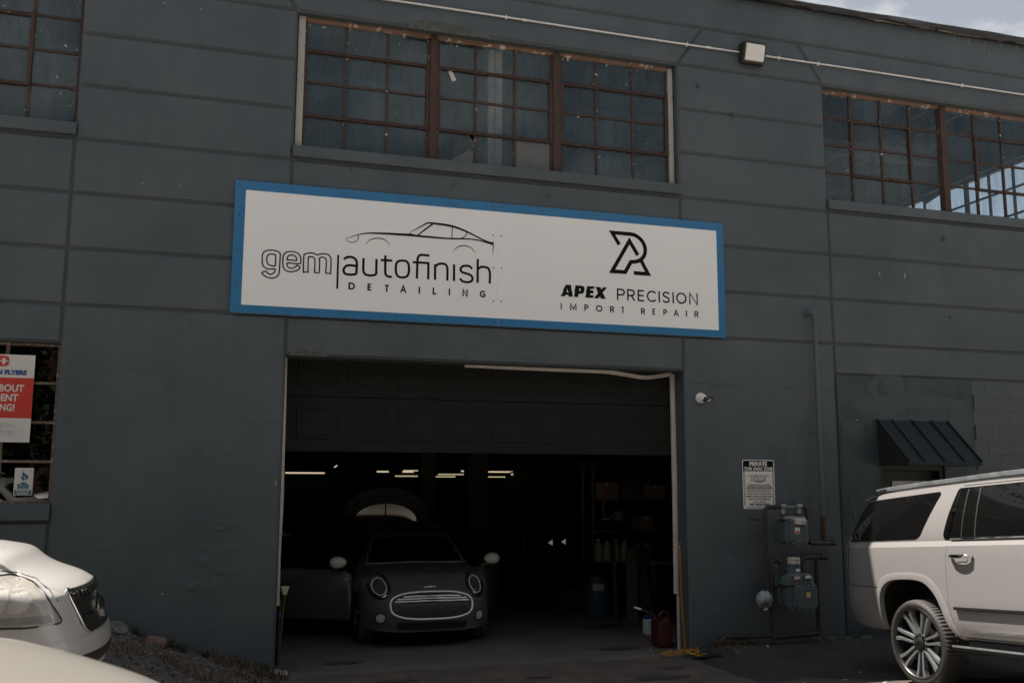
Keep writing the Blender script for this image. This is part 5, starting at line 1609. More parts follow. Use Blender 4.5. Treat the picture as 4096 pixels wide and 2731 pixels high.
LOWER = [(0.0, 0.0), (0.55, 0.0), (0.82, 0.0), (0.905, 0.02), (0.96, 0.06), (0.99, 0.15), (1.0, 0.26), (1.0, 0.42), (0.995, 0.60), (0.988, 0.76), (0.980, 0.88), (0.973, 0.942), (0.950, 0.972), (0.927, 0.998)]
def car_body(st, root, paint, arches=(), rake=None, bow_f=0.0, bow_r=0.0, name="body", du=0.05, crown=0.07, seam=None):
    # closed body shell lofted through stations (u, half width, sill, belt, roof, roof half width)
    st = sorted(st)
    U = np.array([s[0] for s in st])
    us = np.arange(U[0], U[-1], du)
    us = np.append(us, U[-1])
    us = np.unique(np.concatenate([us, U[0] + np.array([0.012, 0.03]), U[-1] - np.array([0.03, 0.012])]))
    C = [pchip(U, [s[k] for s in st], us) for k in range(1, 6)]
    rows = []
    for i, u in enumerate(us):
        w, zs, zb, zr, wr = (c[i] for c in C)
        P = [(w * a, zs + (zb - zs) * b) for a, b in LOWER]
        zc = max(zr - crown, zb + 0.3 * (zr - zb))
        a0 = 0.932 * w
        for t in (0.06, 0.25, 0.5, 0.75, 0.92):
            P.append((a0 + (wr - a0) * t + 0.02 * w * math.sin(math.pi * t) * min(1, (zr - zb) / 0.4), zb + (zc - zb) * t))
        P += [(wr, zc), (wr * 0.985, zc + 0.35 * (zr - zc)), (wr * 0.93, zc + 0.62 * (zr - zc)), (wr * 0.8, zc + 0.83 * (zr - zc)), (wr * 0.55, zc + 0.95 * (zr - zc)), (wr * 0.28, zr - 0.002), (0.0, zr)]
        rows.append((u, w, P))
    def pos(u, v, z):
        uu = u
        if rake: uu += rake(u, v, z)
        q = min(1.0, abs(v) / 0.95)
        if bow_f: uu -= bow_f * q ** 2.6 * sstep(U[-1] - 1.1, U[-1], u)
        if bow_r: uu += bow_r * q ** 3.2 * (1 - sstep(U[0], U[0] + 0.8, u))
        return (uu, -v, z)
    mb = MB(); K = len(rows[0][2]); ring = 2 * K - 2
    for (u, w, P) in rows:
        full = [(v, z) for v, z in P] + [(-v, z) for v, z in P[-2:0:-1]]
        for v, z in full:
            mb.v.append(pos(u, v, z))
    n = len(rows)
    for i in range(n - 1):
        for k in range(ring):
            a, b = i * ring + k, i * ring + (k + 1) % ring
            mb.f.append((a, a + ring, b + ring, b)); mb.m.append(0)
    CM = 14
    for base, (u, w, P) in ((0, rows[0]), ((n - 1) * ring, rows[-1])):
        grid = []
        for k in range(K):
            v, z = P[k]
            if k in (0, K - 1):
                grid.append([base + k] * (CM + 1)); continue
            row = [base + k]
            for j in range(1, CM):
                vv = v * (1 - 2 * j / CM)
                row.append(len(mb.v)); mb.v.append(pos(u, vv, z))
            row.append(base + ring - k); grid.append(row)
        for k in range(K - 1):
            for j in range(CM):
                L = list(dict.fromkeys([grid[k][j], grid[k + 1][j], grid[k + 1][j + 1], grid[k][j + 1]]))
                if len(L) >= 3: mb.f.append(tuple(L)); mb.m.append(0)
    o = build(name, mb, [paint, "black_trim"], root, local=True)
    if arches:
        cm = MB()
        for poly, side in arches:
            a, b = (0.50, 1.4) if side > 0 else (-1.4, -0.50)
            cm.prism(poly, -b, -a, "xz", 1)
        c = build("cutter", cm, [paint, "black_trim"], None)
        c.matrix_world = Matrix()
        o2 = bpy.data.objects.new("tmp", o.data); COL.objects.link(o2)
        md = o2.modifiers.new("b", "BOOLEAN"); md.operation = "DIFFERENCE"; md.object = c; md.solver = "EXACT"
        dg = bpy.context.evaluated_depsgraph_get()
        me = bpy.data.meshes.new_from_object(o2.evaluated_get(dg))
        bpy.data.objects.remove(o2); bpy.data.objects.remove(c)
        o.data = me; me.name = name
    o.data.shade_smooth(); o.data.set_sharp_from_angle(angle=R(24))
    bm = bmesh.new(); bm.from_mesh(o.data)
    o["bvh"] = 0; del o["bvh"]
    bv = BVHTree.FromBMesh(bm); bm.free()
    return o, bv

def hit(bv, axis, a, b, side):
    if axis == "v":   org, d = Vector((a, -side * 3, b)), Vector((0, side, 0))
    elif axis == "f": org, d = Vector((9, -a, b)), Vector((-1, 0, 0))
    elif axis == "r": org, d = Vector((-9, -a, b)), Vector((1, 0, 0))
    else:             org, d = Vector((a, -b, 5)), Vector((0, 0, -1))
    loc, nrm, _, _ = bv.ray_cast(org, d, 12)
    if loc is None:
        mid = org + d * (3.0 if axis == "v" else 7.0)
        loc, nrm, _, _ = bv.find_nearest(mid)
        return loc, d
    return loc, d
def patch(name, poly, bv, axis, mat, parent, off=0.004, cuts=0.08, side=1, skirt=0.012, sm=40, bevel=0.0):
    bm = bmesh.new()
    vs = [bm.verts.new((x, y, 0)) for x, y in poly]
    bm.faces.new(vs)
    xs = [p[0] for p in poly]; ys = [p[1] for p in poly]
    for lo, hi, ax in ((min(xs), max(xs), 0), (min(ys), max(ys), 1)):
        k = max(1, int((hi - lo) / cuts))
        for i in range(1, k):
            co = [0, 0, 0]; no = [0, 0, 0]
            co[ax] = lo + (hi - lo) * i / k + 1e-5; no[ax] = 1
            bmesh.ops.bisect_plane(bm, geom=bm.verts[:] + bm.edges[:] + bm.faces[:], plane_co=co, plane_no=no)
    top = {}
    bnd = [e for e in bm.edges if len(e.link_faces) == 1]
    bverts = {v for e in bnd for v in e.verts}
    low = {}
    for v in list(bm.verts):
        loc, d = hit(bv, axis, v.co.x, v.co.y, side)
        top[v] = loc - d * off
        if v in bverts: low[v] = loc + d * skirt
    for v, p in top.items(): v.co = p
    lv = {v: bm.verts.new(p) for v, p in low.items()}
    for e in bnd:
        a, b = e.verts
        bm.faces.new((a, b, lv[b], lv[a]))
    bmesh.ops.recalc_face_normals(bm, faces=bm.faces)
    if bevel:
        es = [e for e in bm.edges if (e.verts[0] in bverts and e.verts[1] in bverts) and e.calc_face_angle(0) > 0.8]
        bmesh.ops.bevel(bm, geom=es, offset=bevel, segments=2, affect="EDGES", clamp_overlap=True)
    # make the outside face outwards
    c = sum((f.normal * f.calc_area() for f in bm.faces if all(v in top for v in f.verts)), Vector())
    me = bpy.data.meshes.new(name); bm.to_mesh(me); bm.free()
    me.materials.append(MATS[mat])
    me.shade_smooth(); me.set_sharp_from_angle(angle=R(sm))
    return link(name, me, parent, True)
def band(name, path, width, bv, axis, mat, parent, off=0.005, side=1, r=None, closed=False, seg=6):
    # a bead following a line drawn on the body
    pts = []
    for a, b in path:
        loc, d = hit(bv, axis, a, b, side)
        pts.append(loc - d * off)
    m = MB(); m.tube(pts, width, seg, closed=closed)
    return build(name, m, mat, parent, sm=60, local=True)
def dense(path, n=5, closed=False): return smooth(path, n, closed)
def sub(path, step=0.06):
    out = []
    for a, b in zip(path, path[1:]):
        k = max(1, int(math.hypot(b[0] - a[0], b[1] - a[1]) / step))
        out += [(a[0] + (b[0] - a[0]) * i / k, a[1] + (b[1] - a[1]) * i / k) for i in range(k)]
    return out + [path[-1]]
def rpoly(pts, r=0.03, n=4):
    # polygon with rounded corners
    out = []; N = len(pts)
    for i in range(N):
        a, b, c = (Vector(pts[(i + k) % N]) for k in (-1, 0, 1))
        d = min(r, (a - b).length * 0.45, (c - b).length * 0.45)
        p, q = b + (a - b).normalized() * d, b + (c - b).normalized() * d
        for k in range(n + 1):
            t = k / n
            w = p * (1 - t) ** 2 + b * 2 * t * (1 - t) + q * t * t
            out.append((w.x, w.y))
    return out

def make_tyre(Rr, rim, w, n=66):
    prof = [(rim, 0.46), (Rr * 0.94, 0.50), (Rr * 0.985, 0.44), (Rr, 0.33), (Rr, 0.19), (Rr - 0.012, 0.18), (Rr - 0.012, 0.13), (Rr, 0.12), (Rr, -0.03), (Rr - 0.012, -0.04), (Rr - 0.012, -0.09), (Rr, -0.10), (Rr, -0.28), (Rr * 0.992, -0.38), (Rr * 0.965, -0.455), (Rr * 0.92, -0.492), ((Rr + rim) / 2, -0.505), (rim * 1.035, -0.50), (rim, -0.47)]
    tread = {2, 3, 4, 7, 8, 11, 12, 13}
    mb = MB(); seg = n * 3
    for i, (r, h) in enumerate(prof):
        for k in range(seg):
            a = 2 * math.pi * k / seg
            rr = r - (0.011 if (i in tread and k % 3 == 2) else 0)
            mb.v.append((rr * math.cos(a), h * w, rr * math.sin(a)))
    for i in range(len(prof) - 1):
        mi = 1 if 1 <= i <= 13 else 0
        for k in range(seg):
            mb.f.append((i * seg + k, i * seg + (k + 1) % seg, (i + 1) * seg + (k + 1) % seg, (i + 1) * seg + k)); mb.m.append(mi)
    return mb
def make_rim(rim, w, spokes, pair=True, dark="dark_alloy"):
    mb = MB()
    mb.lathe([(rim * 1.03, -0.485 * w), (rim * 1.02, -0.505 * w), (rim * 0.985, -0.50 * w), (rim * 0.955, -0.46 * w)], (0, 0, 0), "y", 64, 1, caps=False)
    mb.lathe([(rim * 0.955, -0.46 * w), (rim * 0.93, -0.36 * w), (rim * 0.90, 0.40 * w), (rim * 1.0, 0.45 * w)], (0, 0, 0), "y", 64, 1, caps=False)
    mb.lathe([(0.001, 0.02 * w), (rim * 0.9, 0.05 * w)], (0, 0, 0), "y", 48, 2, caps=False)
    mb.lathe([(0.17, -0.02 * w), (0.17, -0.10 * w), (0.0, -0.10 * w)], (0, 0, 0), "y", 40, 3, caps=False)     # brake disc
    mb.lathe([(rim * 0.30, -0.1 * w), (rim * 0.29, -0.34 * w), (rim * 0.25, -0.37 * w), (rim * 0.13, -0.37 * w), (0.0, -0.35 * w)], (0, 0, 0), "y", 36, 1, caps=False)
    for s_ in range(spokes):
        a0 = 2 * math.pi * s_ / spokes + 0.20
        for sd in ((-1, 1) if pair else (0,)):
            def P(r, t, y):     # along, across
                return (r * math.cos(a0) - t * math.sin(a0), y, r * math.sin(a0) + t * math.cos(a0))
            ri, rm, ro = rim * 0.26, rim * 0.74, rim * 0.965
            ti, tm, to = rim * 0.070 * sd, rim * 0.105 * sd, rim * 0.160 * sd
            hi, hm, ho = rim * 0.030, rim * 0.037, rim * 0.056
            if not pair: hi, hm, ho = rim * 0.09, rim * 0.08, rim * 0.10
            yf = (-0.36 * w, -0.43 * w, -0.455 * w); yb = (-0.22 * w, -0.27 * w, -0.30 * w)
            F = []; B = []
            for r, t, h, y1, y2 in zip((ri, rm, ro), (ti, tm, to), (hi, hm, ho), yf, yb):
                F += [P(r, t - h, y1), P(r, t + h, y1)]
                B += [P(r, t - h * 1.25, y2), P(r, t + h * 1.25, y2)]
            fs0 = [(0, 1, 3, 2), (2, 3, 5, 4)]
            mb.add(F + B, fs0, 0)
            o = len(mb.v) - 12
            for q in ((0, 2, 8, 6), (2, 4, 10, 8), (1, 7, 9, 3), (3, 9, 11, 5), (0, 6, 7, 1), (4, 5, 11, 10)):
                mb.f.append(tuple(o + i for i in q)); mb.m.append(3 if pair else 1)
    return mb
def wheels(root, Rr, rim, w, pos, spokes=7, pair=True, label="", cap_text=None):
    ty = rm_ = None
    for (u, v) in pos:
        side = 1 if v > 0 else -1
        if ty is None:
            t = build("wheel", make_tyre(Rr, rim, w), ["rubber", "tyre_tread"], root, sm=40, local=True); ty = t.data
        else:
            t = bpy.data.objects.new("wheel", ty); COL.objects.link(t); t.parent = root
        t.location = (u, -v, Rr * 0.985)
        if side < 0: t.rotation_euler = (0, 0, math.pi)
        if rm_ is None:
            r_ = build("rim", make_rim(rim, w, spokes, pair), ["polished_alloy", "dark_alloy", "black_trim", "galvanised"], t, sm=35, local=True); rm_ = r_.data
            c = MB(); c.lathe([(0.055, -0.36 * w), (0.055, -0.40 * w), (0.048, -0.415 * w), (0.0, -0.418 * w)], (0, 0, 0), "y", 28); ch = build("hub_cap", c, "black_trim", t, sm=40, local=True); chm = ch.data
            nm_ = MB(); nm_.lathe([(0.014, -0.36 * w), (0.013, -0.41 * w), (0.006, -0.425 * w)], (0, 0, 0), "y", 8)
            nu = build("lug_nut", nm_, "chrome", t, sm=40, local=True); num = nu.data; nu.location = (0.085, 0, 0)
            if cap_text:
                text_obj("cap_lettering", cap_text, 0.04, "chrome", lambda x, y: (x, -0.4215 * w, y - 0.014), t, 0.078, 0.001, local=True)
            start = 1
        else:
            for mesh_, nme in ((rm_, "rim"), (chm, "hub_cap")):
                q = bpy.data.objects.new(nme, mesh_); COL.objects.link(q); q.parent = t
            start = 0
        for i in range(start, 6):
            q = bpy.data.objects.new("lug_nut", num); COL.objects.link(q); q.parent = t
            q.location = (0.085 * math.cos(i * math.pi / 3), 0, 0.085 * math.sin(i * math.pi / 3))

# ---- large pale SUV, tail to the wall
SV = thing("parked_suv", (7.70, -2.672, 0.0765), "long pale silver SUV with tinted windows parked tail to the wall by the awning", "suv", None, (0, R(-4.5), R(-90)))
st = [(-1.27, .90, .50, 1.385, 1.875, .70), (-1.15, .945, .48, 1.385, 1.885, .715), (-0.95, .975, .46, 1.385, 1.91, .74), (-0.6, .995, .45, 1.385, 1.935, .76), (0, 1.0, .45, 1.385, 1.95, .77), (0.8, 1.0, .45, 1.385, 1.962, .77), (1.5, 1.0, .45, 1.385, 1.955, .765), (2.0, 1.0, .45, 1.385, 1.91, .75),
      (2.5, 1.0, .44, 1.38, 1.64, .78), (2.95, .995, .43, 1.365, 1.41, .86), (3.4, .985, .42, 1.33, 1.385, .84), (3.9, .97, .40, 1.27, 1.33, .80), (4.2, .95, .38, 1.19, 1.25, .76), (4.30, .93, .40, 1.10, 1.14, .74)]
def suv_rake(u, v, z):
    k = 1 - sstep(-1.27, -0.55, u)
    e = 0.62 * max(0, z - 1.385) if z > 1.385 else 0.0
    e += -0.085 * sstep(0.945, 0.915, 2 * 0.93 - z) * (1 if z < 0.93 else 0)
    e += 0.22 * max(0, 0.62 - z)
    return k * e
arc = [(-.60, .25), (-.535, .42), (-.512, .60), (-.515, .80), (-.49, .885), (-.43, .950), (-.34, .990), (-.20, 1.008), (0.0, 1.010), (.15, .990), (.25, .935), (.33, .850), (.39, .740), (.45, .60), (.53, .455), (.66, .25)]
arc = [(u * 1.028, 0.405 + (z - 0.405) * 1.022 if z > 0.405 else z) for u, z in arc]
arcf = [(3.302 - u, z) for u, z in arc][::-1]
sb, sbv = car_body(st, SV, "suv_paint", [(arc, 1), (arc, -1), (arcf, 1), (arcf, -1)], suv_rake, bow_f=0.25, bow_r=0.14)
for side in (1, -1):
    # flared lip round the rear arch
    inner = smooth([(-.512, .50), (-.514, .80), (-.49, .886), (-.43, .952), (-.34, .993), (-.20, 1.011), (0.0, 1.013), (.15, .993), (.25, .938), (.33, .853), (.39, .742), (.45, .602), (.53, .47)], 4)
    outer = [(u * 1.0 - 0.055 * max(0, -u) / 0.5 + 0.07 * max(0, u) / 0.5 + 0.01, z + 0.068 * sstep(0.5, 1.0, z)) for u, z in inner]
    m = MB(); n = len(inner)
    for (a, b) in zip(inner, outer):
        pa, d = hit(sbv, "v", a[0], a[1] + 0.004, side)
        pb, d = hit(sbv, "v", b[0], b[1], side)
        pa = Vector((a[0], pb.y, a[1]))
        m.v += [tuple(pa + d * 0.05), tuple(pa - d * 0.009), tuple(pa * 0.35 + pb * 0.65 - d * 0.010), tuple(pb - d * 0.001), tuple(pb + d * 0.01)]
    for i in range(n - 1):
        for k in range(4):
            a = i * 5 + k; m.f.append((a, a + 5, a + 6, a + 1)); m.m.append(0)
    build("arch_flare", m, "suv_paint", SV, sm=35, local=True)
    qw = rpoly([(-1.15, 1.397), (0.04, 1.405), (0.10, 1.43), (0.322, 1.835), (0.30, 1.862), (-0.95, 1.824)], 0.03)
    patch("quarter_window", qw, sbv, "v", "tinted_glass", SV, 0.004, 0.07, side)
    # rear door
    dp = rpoly([(0.522, 1.333), (0.500, 1.14), (0.497, 0.80), (0.527, 0.612), (0.607, 0.485), (1.62, 0.488), (1.62, 1.333)], 0.02)
    bk = [(0.513, 1.333), (0.491, 1.14), (0.488, 0.80), (0.518, 0.608), (0.597, 0.478), (1.628, 0.478), (1.628, 1.333)]
    patch("door_gap", bk, sbv, "v", "black_trim", SV, 0.0015, 0.07, side, 0.004)
    door = patch("rear_door", dp, sbv, "v", "suv_paint", SV, 0.006, 0.06, side, 0.006)
    fd = rpoly([(1.636, 1.333), (1.636, 0.488), (2.72, 0.488), (2.74, 0.9), (2.71, 1.333)], 0.02)
    patch("door_gap", [(1.628, 1.333), (1.628, 0.478), (2.73, 0.478), (2.75, 0.9), (2.72, 1.333)], sbv, "v", "black_trim", SV, 0.0015, 0.07, side, 0.004)
    fdo = patch("front_door", fd, sbv, "v", "suv_paint", SV, 0.006, 0.06, side, 0.006)
    rw = rpoly([(0.452, 1.394), (0.432, 1.441), (0.476, 1.617), (0.552, 1.862), (0.575, 1.878), (1.60, 1.882), (1.60, 1.394)], 0.03)
    patch("rear_door_window", rw, sbv, "v", "tinted_glass", SV, 0.006, 0.06, side)
    fw = rpoly([(1.62, 1.394), (1.62, 1.882), (1.95, 1.862), (2.62, 1.50), (2.66, 1.394)], 0.03)
    patch("front_door_window", fw, sbv, "v", "tinted_glass", SV, 0.006, 0.06, side)
    if True:
        band("window_trim", sub([(0.538, 1.402), (2.64, 1.405)]), 0.010, sbv, "v", "chrome", SV, 0.013, side)
        patch("window_trim", [(0.497, 1.415), (0.528, 1.406), (0.606, 1.868), (0.585, 1.870)], sbv, "v", "chrome", SV, 0.011, 0.06, side)
        band("window_bar", sub([(0.679, 1.412), (0.699, 1.860)]), 0.008, sbv, "v", "black_trim", SV, 0.008, side)
        band("window_bar", sub([(0.853, 1.412), (0.853, 1.862)]), 0.010, sbv, "v", "black_trim", SV, 0.008, side)
        band("roof_gutter", sub([(0.613, 1.911 - 0.012), (1.9, 1.905)]), 0.003, sbv, "v", "black_trim", SV, 0.002, side)
        # handles: bar standing off the door over a cupped recess
        for (u0, u1, par) in ((0.580, 0.860, door), (1.700, 1.980, fdo)):
            hp = []
            for t in (0, 0.12, 0.3, 0.5, 0.7, 0.88, 1.0):
                loc, d = hit(sbv, "v", u0 + (u1 - u0) * t, 1.238, side)
                hp.append(loc - d * (0.012 + 0.050 * math.sin(math.pi * t) ** 0.35))
            m = MB(); m.tube(hp, [0.016, 0.019, 0.019, 0.019, 0.019, 0.019, 0.016], 10)
            for k, v in enumerate(m.v): m.v[k] = (v[0], v[1], 1.238 + (v[2] - 1.238) * 1.0)
            build("handle", m, "chrome", par, sm=50, local=True)
            patch("handle_cup", rpoly([(u0 + .075, 1.19), (u0 + .205, 1.19), (u0 + .215, 1.225), (u0 + .065, 1.225)], 0.02), sbv, "v", "suv_paint", par, 0.011, 0.03, side)
        md = MB()
        pth = sub([(0.584, 0.766), (2.66, 0.768)], 0.1)
        for a, b in zip(pth, pth[1:]):
            pa, d = hit(sbv, "v", *a, side); pb, _ = hit(sbv, "v", *b, side)
            md.obox((pa + pb) / 2 - d * 0.020, (pb - pa) / 2, d * 0.018, (0, 0, 0.0105))
        build("door_moulding", md, "black_trim", SV, local=True)
        md = MB()
        for a, b in zip(pth, pth[1:]):
            pa, d = hit(sbv, "v", *a, side); pb, _ = hit(sbv, "v", *b, side)
            md.obox((pa + pb) / 2 - d * 0.022 + Vector((0, 0, -0.0135)), (pb - pa) / 2, d * 0.018, (0, 0, 0.0028))
        build("moulding_line", md, "chrome", SV, local=True)
        rr_ = [(-0.74, 1.935), (-0.55, 1.950), (0.0, 1.966), (0.4, 1.972), (1.3, 1.985), (1.95, 1.955), (2.1, 1.915)]
        m = MB()
        rp = dense(rr_, 5)
        for a, b in zip(rp, rp[1:]):
            va, vb = -0.715 * side, -0.715 * side
            m.obox(((a[0] + b[0]) / 2, va, (a[1] + b[1]) / 2 - 0.010), ((b[0] - a[0]) / 2 + 0.004, 0, (b[1] - a[1]) / 2), (0, 0.022, 0), (0, 0, 0.022))
        build("roof_rail", m, "galvanised", SV, local=True, bevel=0.006)
        m = MB(); m.obox((-0.66, -0.715 * side, 1.918), (0.10, 0, 0.010), (0, 0.026, 0), (-0.012, 0, 0.024)); build("rail_foot", m, "black_trim", SV, local=True, bevel=0.010)
        m = MB(); m.box(0.56, 2.68, -side * 0.99 - 0.08, -side * 0.99 + 0.08, 0.395, 0.422) if True else 0
        build("running_board", m, "black_trim", SV, local=True, bevel=0.008)
        m = MB(); m.box(0.56, 2.68, -side * 1.072 - 0.006, -side * 1.072 + 0.006, 0.418, 0.434)
        build("step_trim", m, "galvanised", SV, local=True, bevel=0.002)
        for mm_ in ((0.62, 0.80), (2.40, 2.58)):
            m = MB(); m.box(mm_[0], mm_[1], -side * 0.90 - 0.1, -side * 0.90 + 0.1, 0.35, 0.40); build("step_bracket", m, "black_trim", SV, local=True)
    tl = [(-1.30, 0.955), (-1.145, 0.950), (-1.115, 1.10), (-1.09, 1.30), (-1.06, 1.358), (-1.30, 1.362)]
    patch("tail_light", tl, sbv, "v", "tail_red", SV, 0.006, 0.05, side)
    band("bumper_seam", sub([(-1.22, 0.936), (-1.0, 0.934), (-0.63, 0.930), (-0.525, 0.927)]), 0.0035, sbv, "v", "black_trim", SV, 0.001, side)
    patch("headlight", rpoly([(3.95, 0.92), (4.2, 0.90), (4.22, 1.12), (3.9, 1.16)], 0.03), sbv, "v", "headlight_lens", SV, 0.004, 0.05, side)
    mm2 = MB(); mm2.obox((2.62, -side * 1.13, 1.44), (0.07, 0.02 * side, 0), (0, 0.11, 0), (0, 0, 0.10)); build("door_mirror", mm2, "suv_paint", fdo, local=True, bevel=0.04)
patch("rear_window", rpoly([(-0.80, 1.40), (0.80, 1.40), (0.70, 1.80), (-0.70, 1.80)], 0.05), sbv, "r", "tinted_glass", SV, 0.006, 0.12)
patch("windscreen", rpoly([(-0.84, 1.42), (0.84, 1.42), (0.70, 1.86), (-0.70, 1.86)], 0.06), sbv, "f", "tinted_glass", SV, 0.006, 0.12)
patch("grille", rpoly([(-0.62, 0.62), (0.62, 0.62), (0.66, 1.02), (-0.66, 1.02)], 0.05), sbv, "f", "chrome", SV, 0.008, 0.12)
patch("number_plate", rpoly([(-0.16, 0.98), (0.16, 0.98), (0.16, 1.13), (-0.16, 1.13)], 0.01), sbv, "r", "label_white", SV, 0.006, 0.12)
m = MB(); m.prism([(-1.02, 1.868), (-0.80, 1.90), (-0.70, 1.925), (-0.60, 1.925), (-0.85, 1.875), (-1.06, 1.835)], -0.66, 0.66); build("roof_spoiler", m, "suv_paint", SV, local=True, bevel=0.01)
wheels(SV, 0.412, 0.334, 0.285, [(0, 0.870), (3.302, 0.870), (0, -0.870), (3.302, -0.870)], 7, True, cap_text="GMC")

# ---- silver minivan, nose poking in from the left
VN = thing("parked_minivan", (-0.66, -3.60, 0.545), "silver minivan nose with hazy headlight and chrome emblem on its black grille", "minivan")
st = [(-4.95, .80, .35, 1.02, 1.50, .62), (-4.8, .88, .30, 1.04, 1.68, .68), (-4.3, .92, .24, 1.04, 1.75, .72), (-3.0, .925, .22, 1.04, 1.78, .73), (-2.5, .925, .22, 1.04, 1.74, .72), (-2.1, .925, .22, 1.04, 1.56, .74), (-1.7, .925, .22, 1.03, 1.24, .78), (-1.3, .925, .22, 1.01, 1.165, .72), (-1.0, .92, .22, .985, 1.13, .66),
      (-0.65, .92, .22, .955, 1.085, .60), (-0.45, .91, .22, .925, 1.045, .58), (-0.28, .90, .23, .885, 0.985, .58), (-0.15, .875, .25, .865, 0.930, .66), (-0.08, .85, .27, .85, 0.902, .64), (-0.04, .82, .28, .838, .884, .63), (-0.015, .785, .30, .82, .862, .61), (0.0, .74, .33, .80, .838, .58)]
def van_rake(u, v, z):
    k = sstep(-0.55, 0.0, u)
    return k * (0.05 * sstep(0.64, 0.50, z) if z < 0.64 else -0.20 * (z - 0.64) ** 1.0) - (0.10 * (1 - sstep(-4.95, -4.2, u)) * 0)
def van_rake(u, v, z):
    k = sstep(-0.6, 0.0, u)
    s_ = 0.030 * (1 - sstep(0.50, 0.58, z))
    return k * (s_ - 0.30 * max(0, z - 0.50) - 0.9 * max(0, z - 0.80) ** 1.2 - 0.25 * max(0, 0.40 - z))
ac = [(-0.95 + 0.36 * math.cos(R(a)), 0.33 + 0.36 * math.sin(R(a))) for a in range(-20, 201, 12)]
ac = [(-0.56, 0.05)] + ac + [(-1.34, 0.05)]
ac2 = [(u - 3.07, z) for u, z in ac]
vb, vbv = car_body(st, VN, "van_paint", [(ac, 1), (ac, -1), (ac2, 1), (ac2, -1)], van_rake, bow_f=0.34, bow_r=0.1, crown=0.15, du=0.04)
hl = rpoly([(-0.60, 0.93), (-0.47, 0.927), (-0.37, 0.888), (-0.285, 0.826), (-0.232, 0.740), (-0.186, 0.657), (-0.35, 0.655), (-0.50, 0.664), (-0.56, 0.75)], 0.03)
for side in (1, -1):
    gp = [(0 + (u + 0.38) * 1.045 - 0.38, 0.78 + (z - 0.78) * 1.06) for u, z in hl]
    band("headlight_gap", gp, 0.006, vbv, "v", "black_trim", VN, 0.002, side, closed=True)
    hd_ = patch("headlight", hl, vbv, "v", "headlight_lens", VN, 0.012, 0.018, side, 0.02)
    patch("turn_lens", [(-0.60, 0.85), (-0.512, 0.739), (-0.56, 0.741), (-0.62, 0.76)], vbv, "v", "amber_lens", hd_, 0.0145, 0.03, side)
    patch("reflector_band", [(-0.50, 0.672), (-0.22, 0.664), (-0.245, 0.708), (-0.52, 0.715)], vbv, "v", "lens_grey", hd_, 0.0135, 0.018, side)
    for fa in ([(-0.585, 0.735), (-0.475, 0.735), (-0.455, 0.80), (-0.47, 0.895), (-0.58, 0.90)], [(-0.455, 0.735), (-0.37, 0.735), (-0.335, 0.80), (-0.39, 0.875), (-0.445, 0.89)]):
        patch("bright_facet", rpoly(fa, 0.02), vbv, "v", "lens_bright", hd_, 0.0128, 0.02, side)
    for (a, b) in ((-0.44, 0.90), (-0.33, 0.84)):
        band("lens_rib", sub([(a, 0.72), (a + 0.03, b - 0.02)], 0.03), 0.003, vbv, "v", "lens_grey", hd_, 0.008, side)
    patch("side_window", rpoly([(-1.75, 1.07), (-4.5, 1.07), (-4.4, 1.62), (-2.25, 1.66)], 0.05), vbv, "v", "tinted_glass", VN, 0.004, 0.12, side)
    band("hood_seam", sub([(-1.0, 1.012), (-0.62, 0.968), (-0.47, 0.945), (-0.36, 0.905), (-0.27, 0.843), (-0.215, 0.775)], 0.03), 0.004, vbv, "v", "black_trim", VN, 0.0, side)
patch("windscreen", rpoly([(-0.78, 1.27), (0.78, 1.27), (0.66, 1.68), (-0.66, 1.68)], 0.06), vbv, "f", "tinted_glass", VN, 0.005, 0.12)
gr = rpoly([(-0.47, 0.560), (0.47, 0.560), (0.57, 0.832), (-0.57, 0.832)], 0.04)
gro = patch("grille", gr, vbv, "f", "black_trim", VN, 0.006, 0.05)
band("grille_surround", [(a, b) for a, b in gr] , 0.007, vbv, "f", "chrome", gro, 0.008, closed=True)
for z in (0.772, 0.665):
    band("grille_bar", sub([(-0.54 + (0.83 - z) * 0.4, z), (0.54 - (0.83 - z) * 0.4, z)], 0.05), 0.0075, vbv, "f", "chrome", gro, 0.014)
for i in range(15):
    a = -0.46 + 0.92 * i / 14
    band("grille_fin", sub([(a, 0.780), (a * 1.02, 0.822)], 0.03), 0.006, vbv, "f", "black_trim", gro, 0.012)
def bow(k): return [(-0.150 * k, -0.030 * k), (-0.055 * k, -0.030 * k), (-0.055 * k - 0.01, -0.075 * k), (0.045 * k, -0.075 * k), (0.055 * k, -0.030 * k), (0.150 * k, -0.030 * k), (0.165 * k, 0.030 * k), (0.065 * k, 0.030 * k), (0.075 * k, 0.075 * k), (-0.045 * k, 0.075 * k), (-0.055 * k, 0.030 * k), (-0.165 * k, 0.030 * k)]
bw = bow(1.15)
patch("emblem", [(a, 0.69 + b) for a, b in bw], vbv, "f", "chrome", VN, 0.030, 0.06, 1, 0.02)
patch("emblem_face", [(a * 0.74, 0.69 + b * 0.55) for a, b in bw], vbv, "f", "black_trim", VN, 0.0315, 0.06, 1, 0.0)
patch("lower_intake", rpoly([(-0.58, 0.27), (0.58, 0.27), (0.62, 0.44), (-0.62, 0.44)], 0.04), vbv, "f", "black_trim", VN, 0.004, 0.05)
band("bumper_crease", sub([(-0.80, 0.545), (-0.4, 0.545), (0.4, 0.545), (0.80, 0.545)], 0.05), 0.006, vbv, "f", "van_paint", VN, -0.001)
wheels(VN, 0.335, 0.215, 0.22, [(-0.95, 0.80), (-4.02, 0.80), (-0.95, -0.80), (-4.02, -0.80)], 5, False)

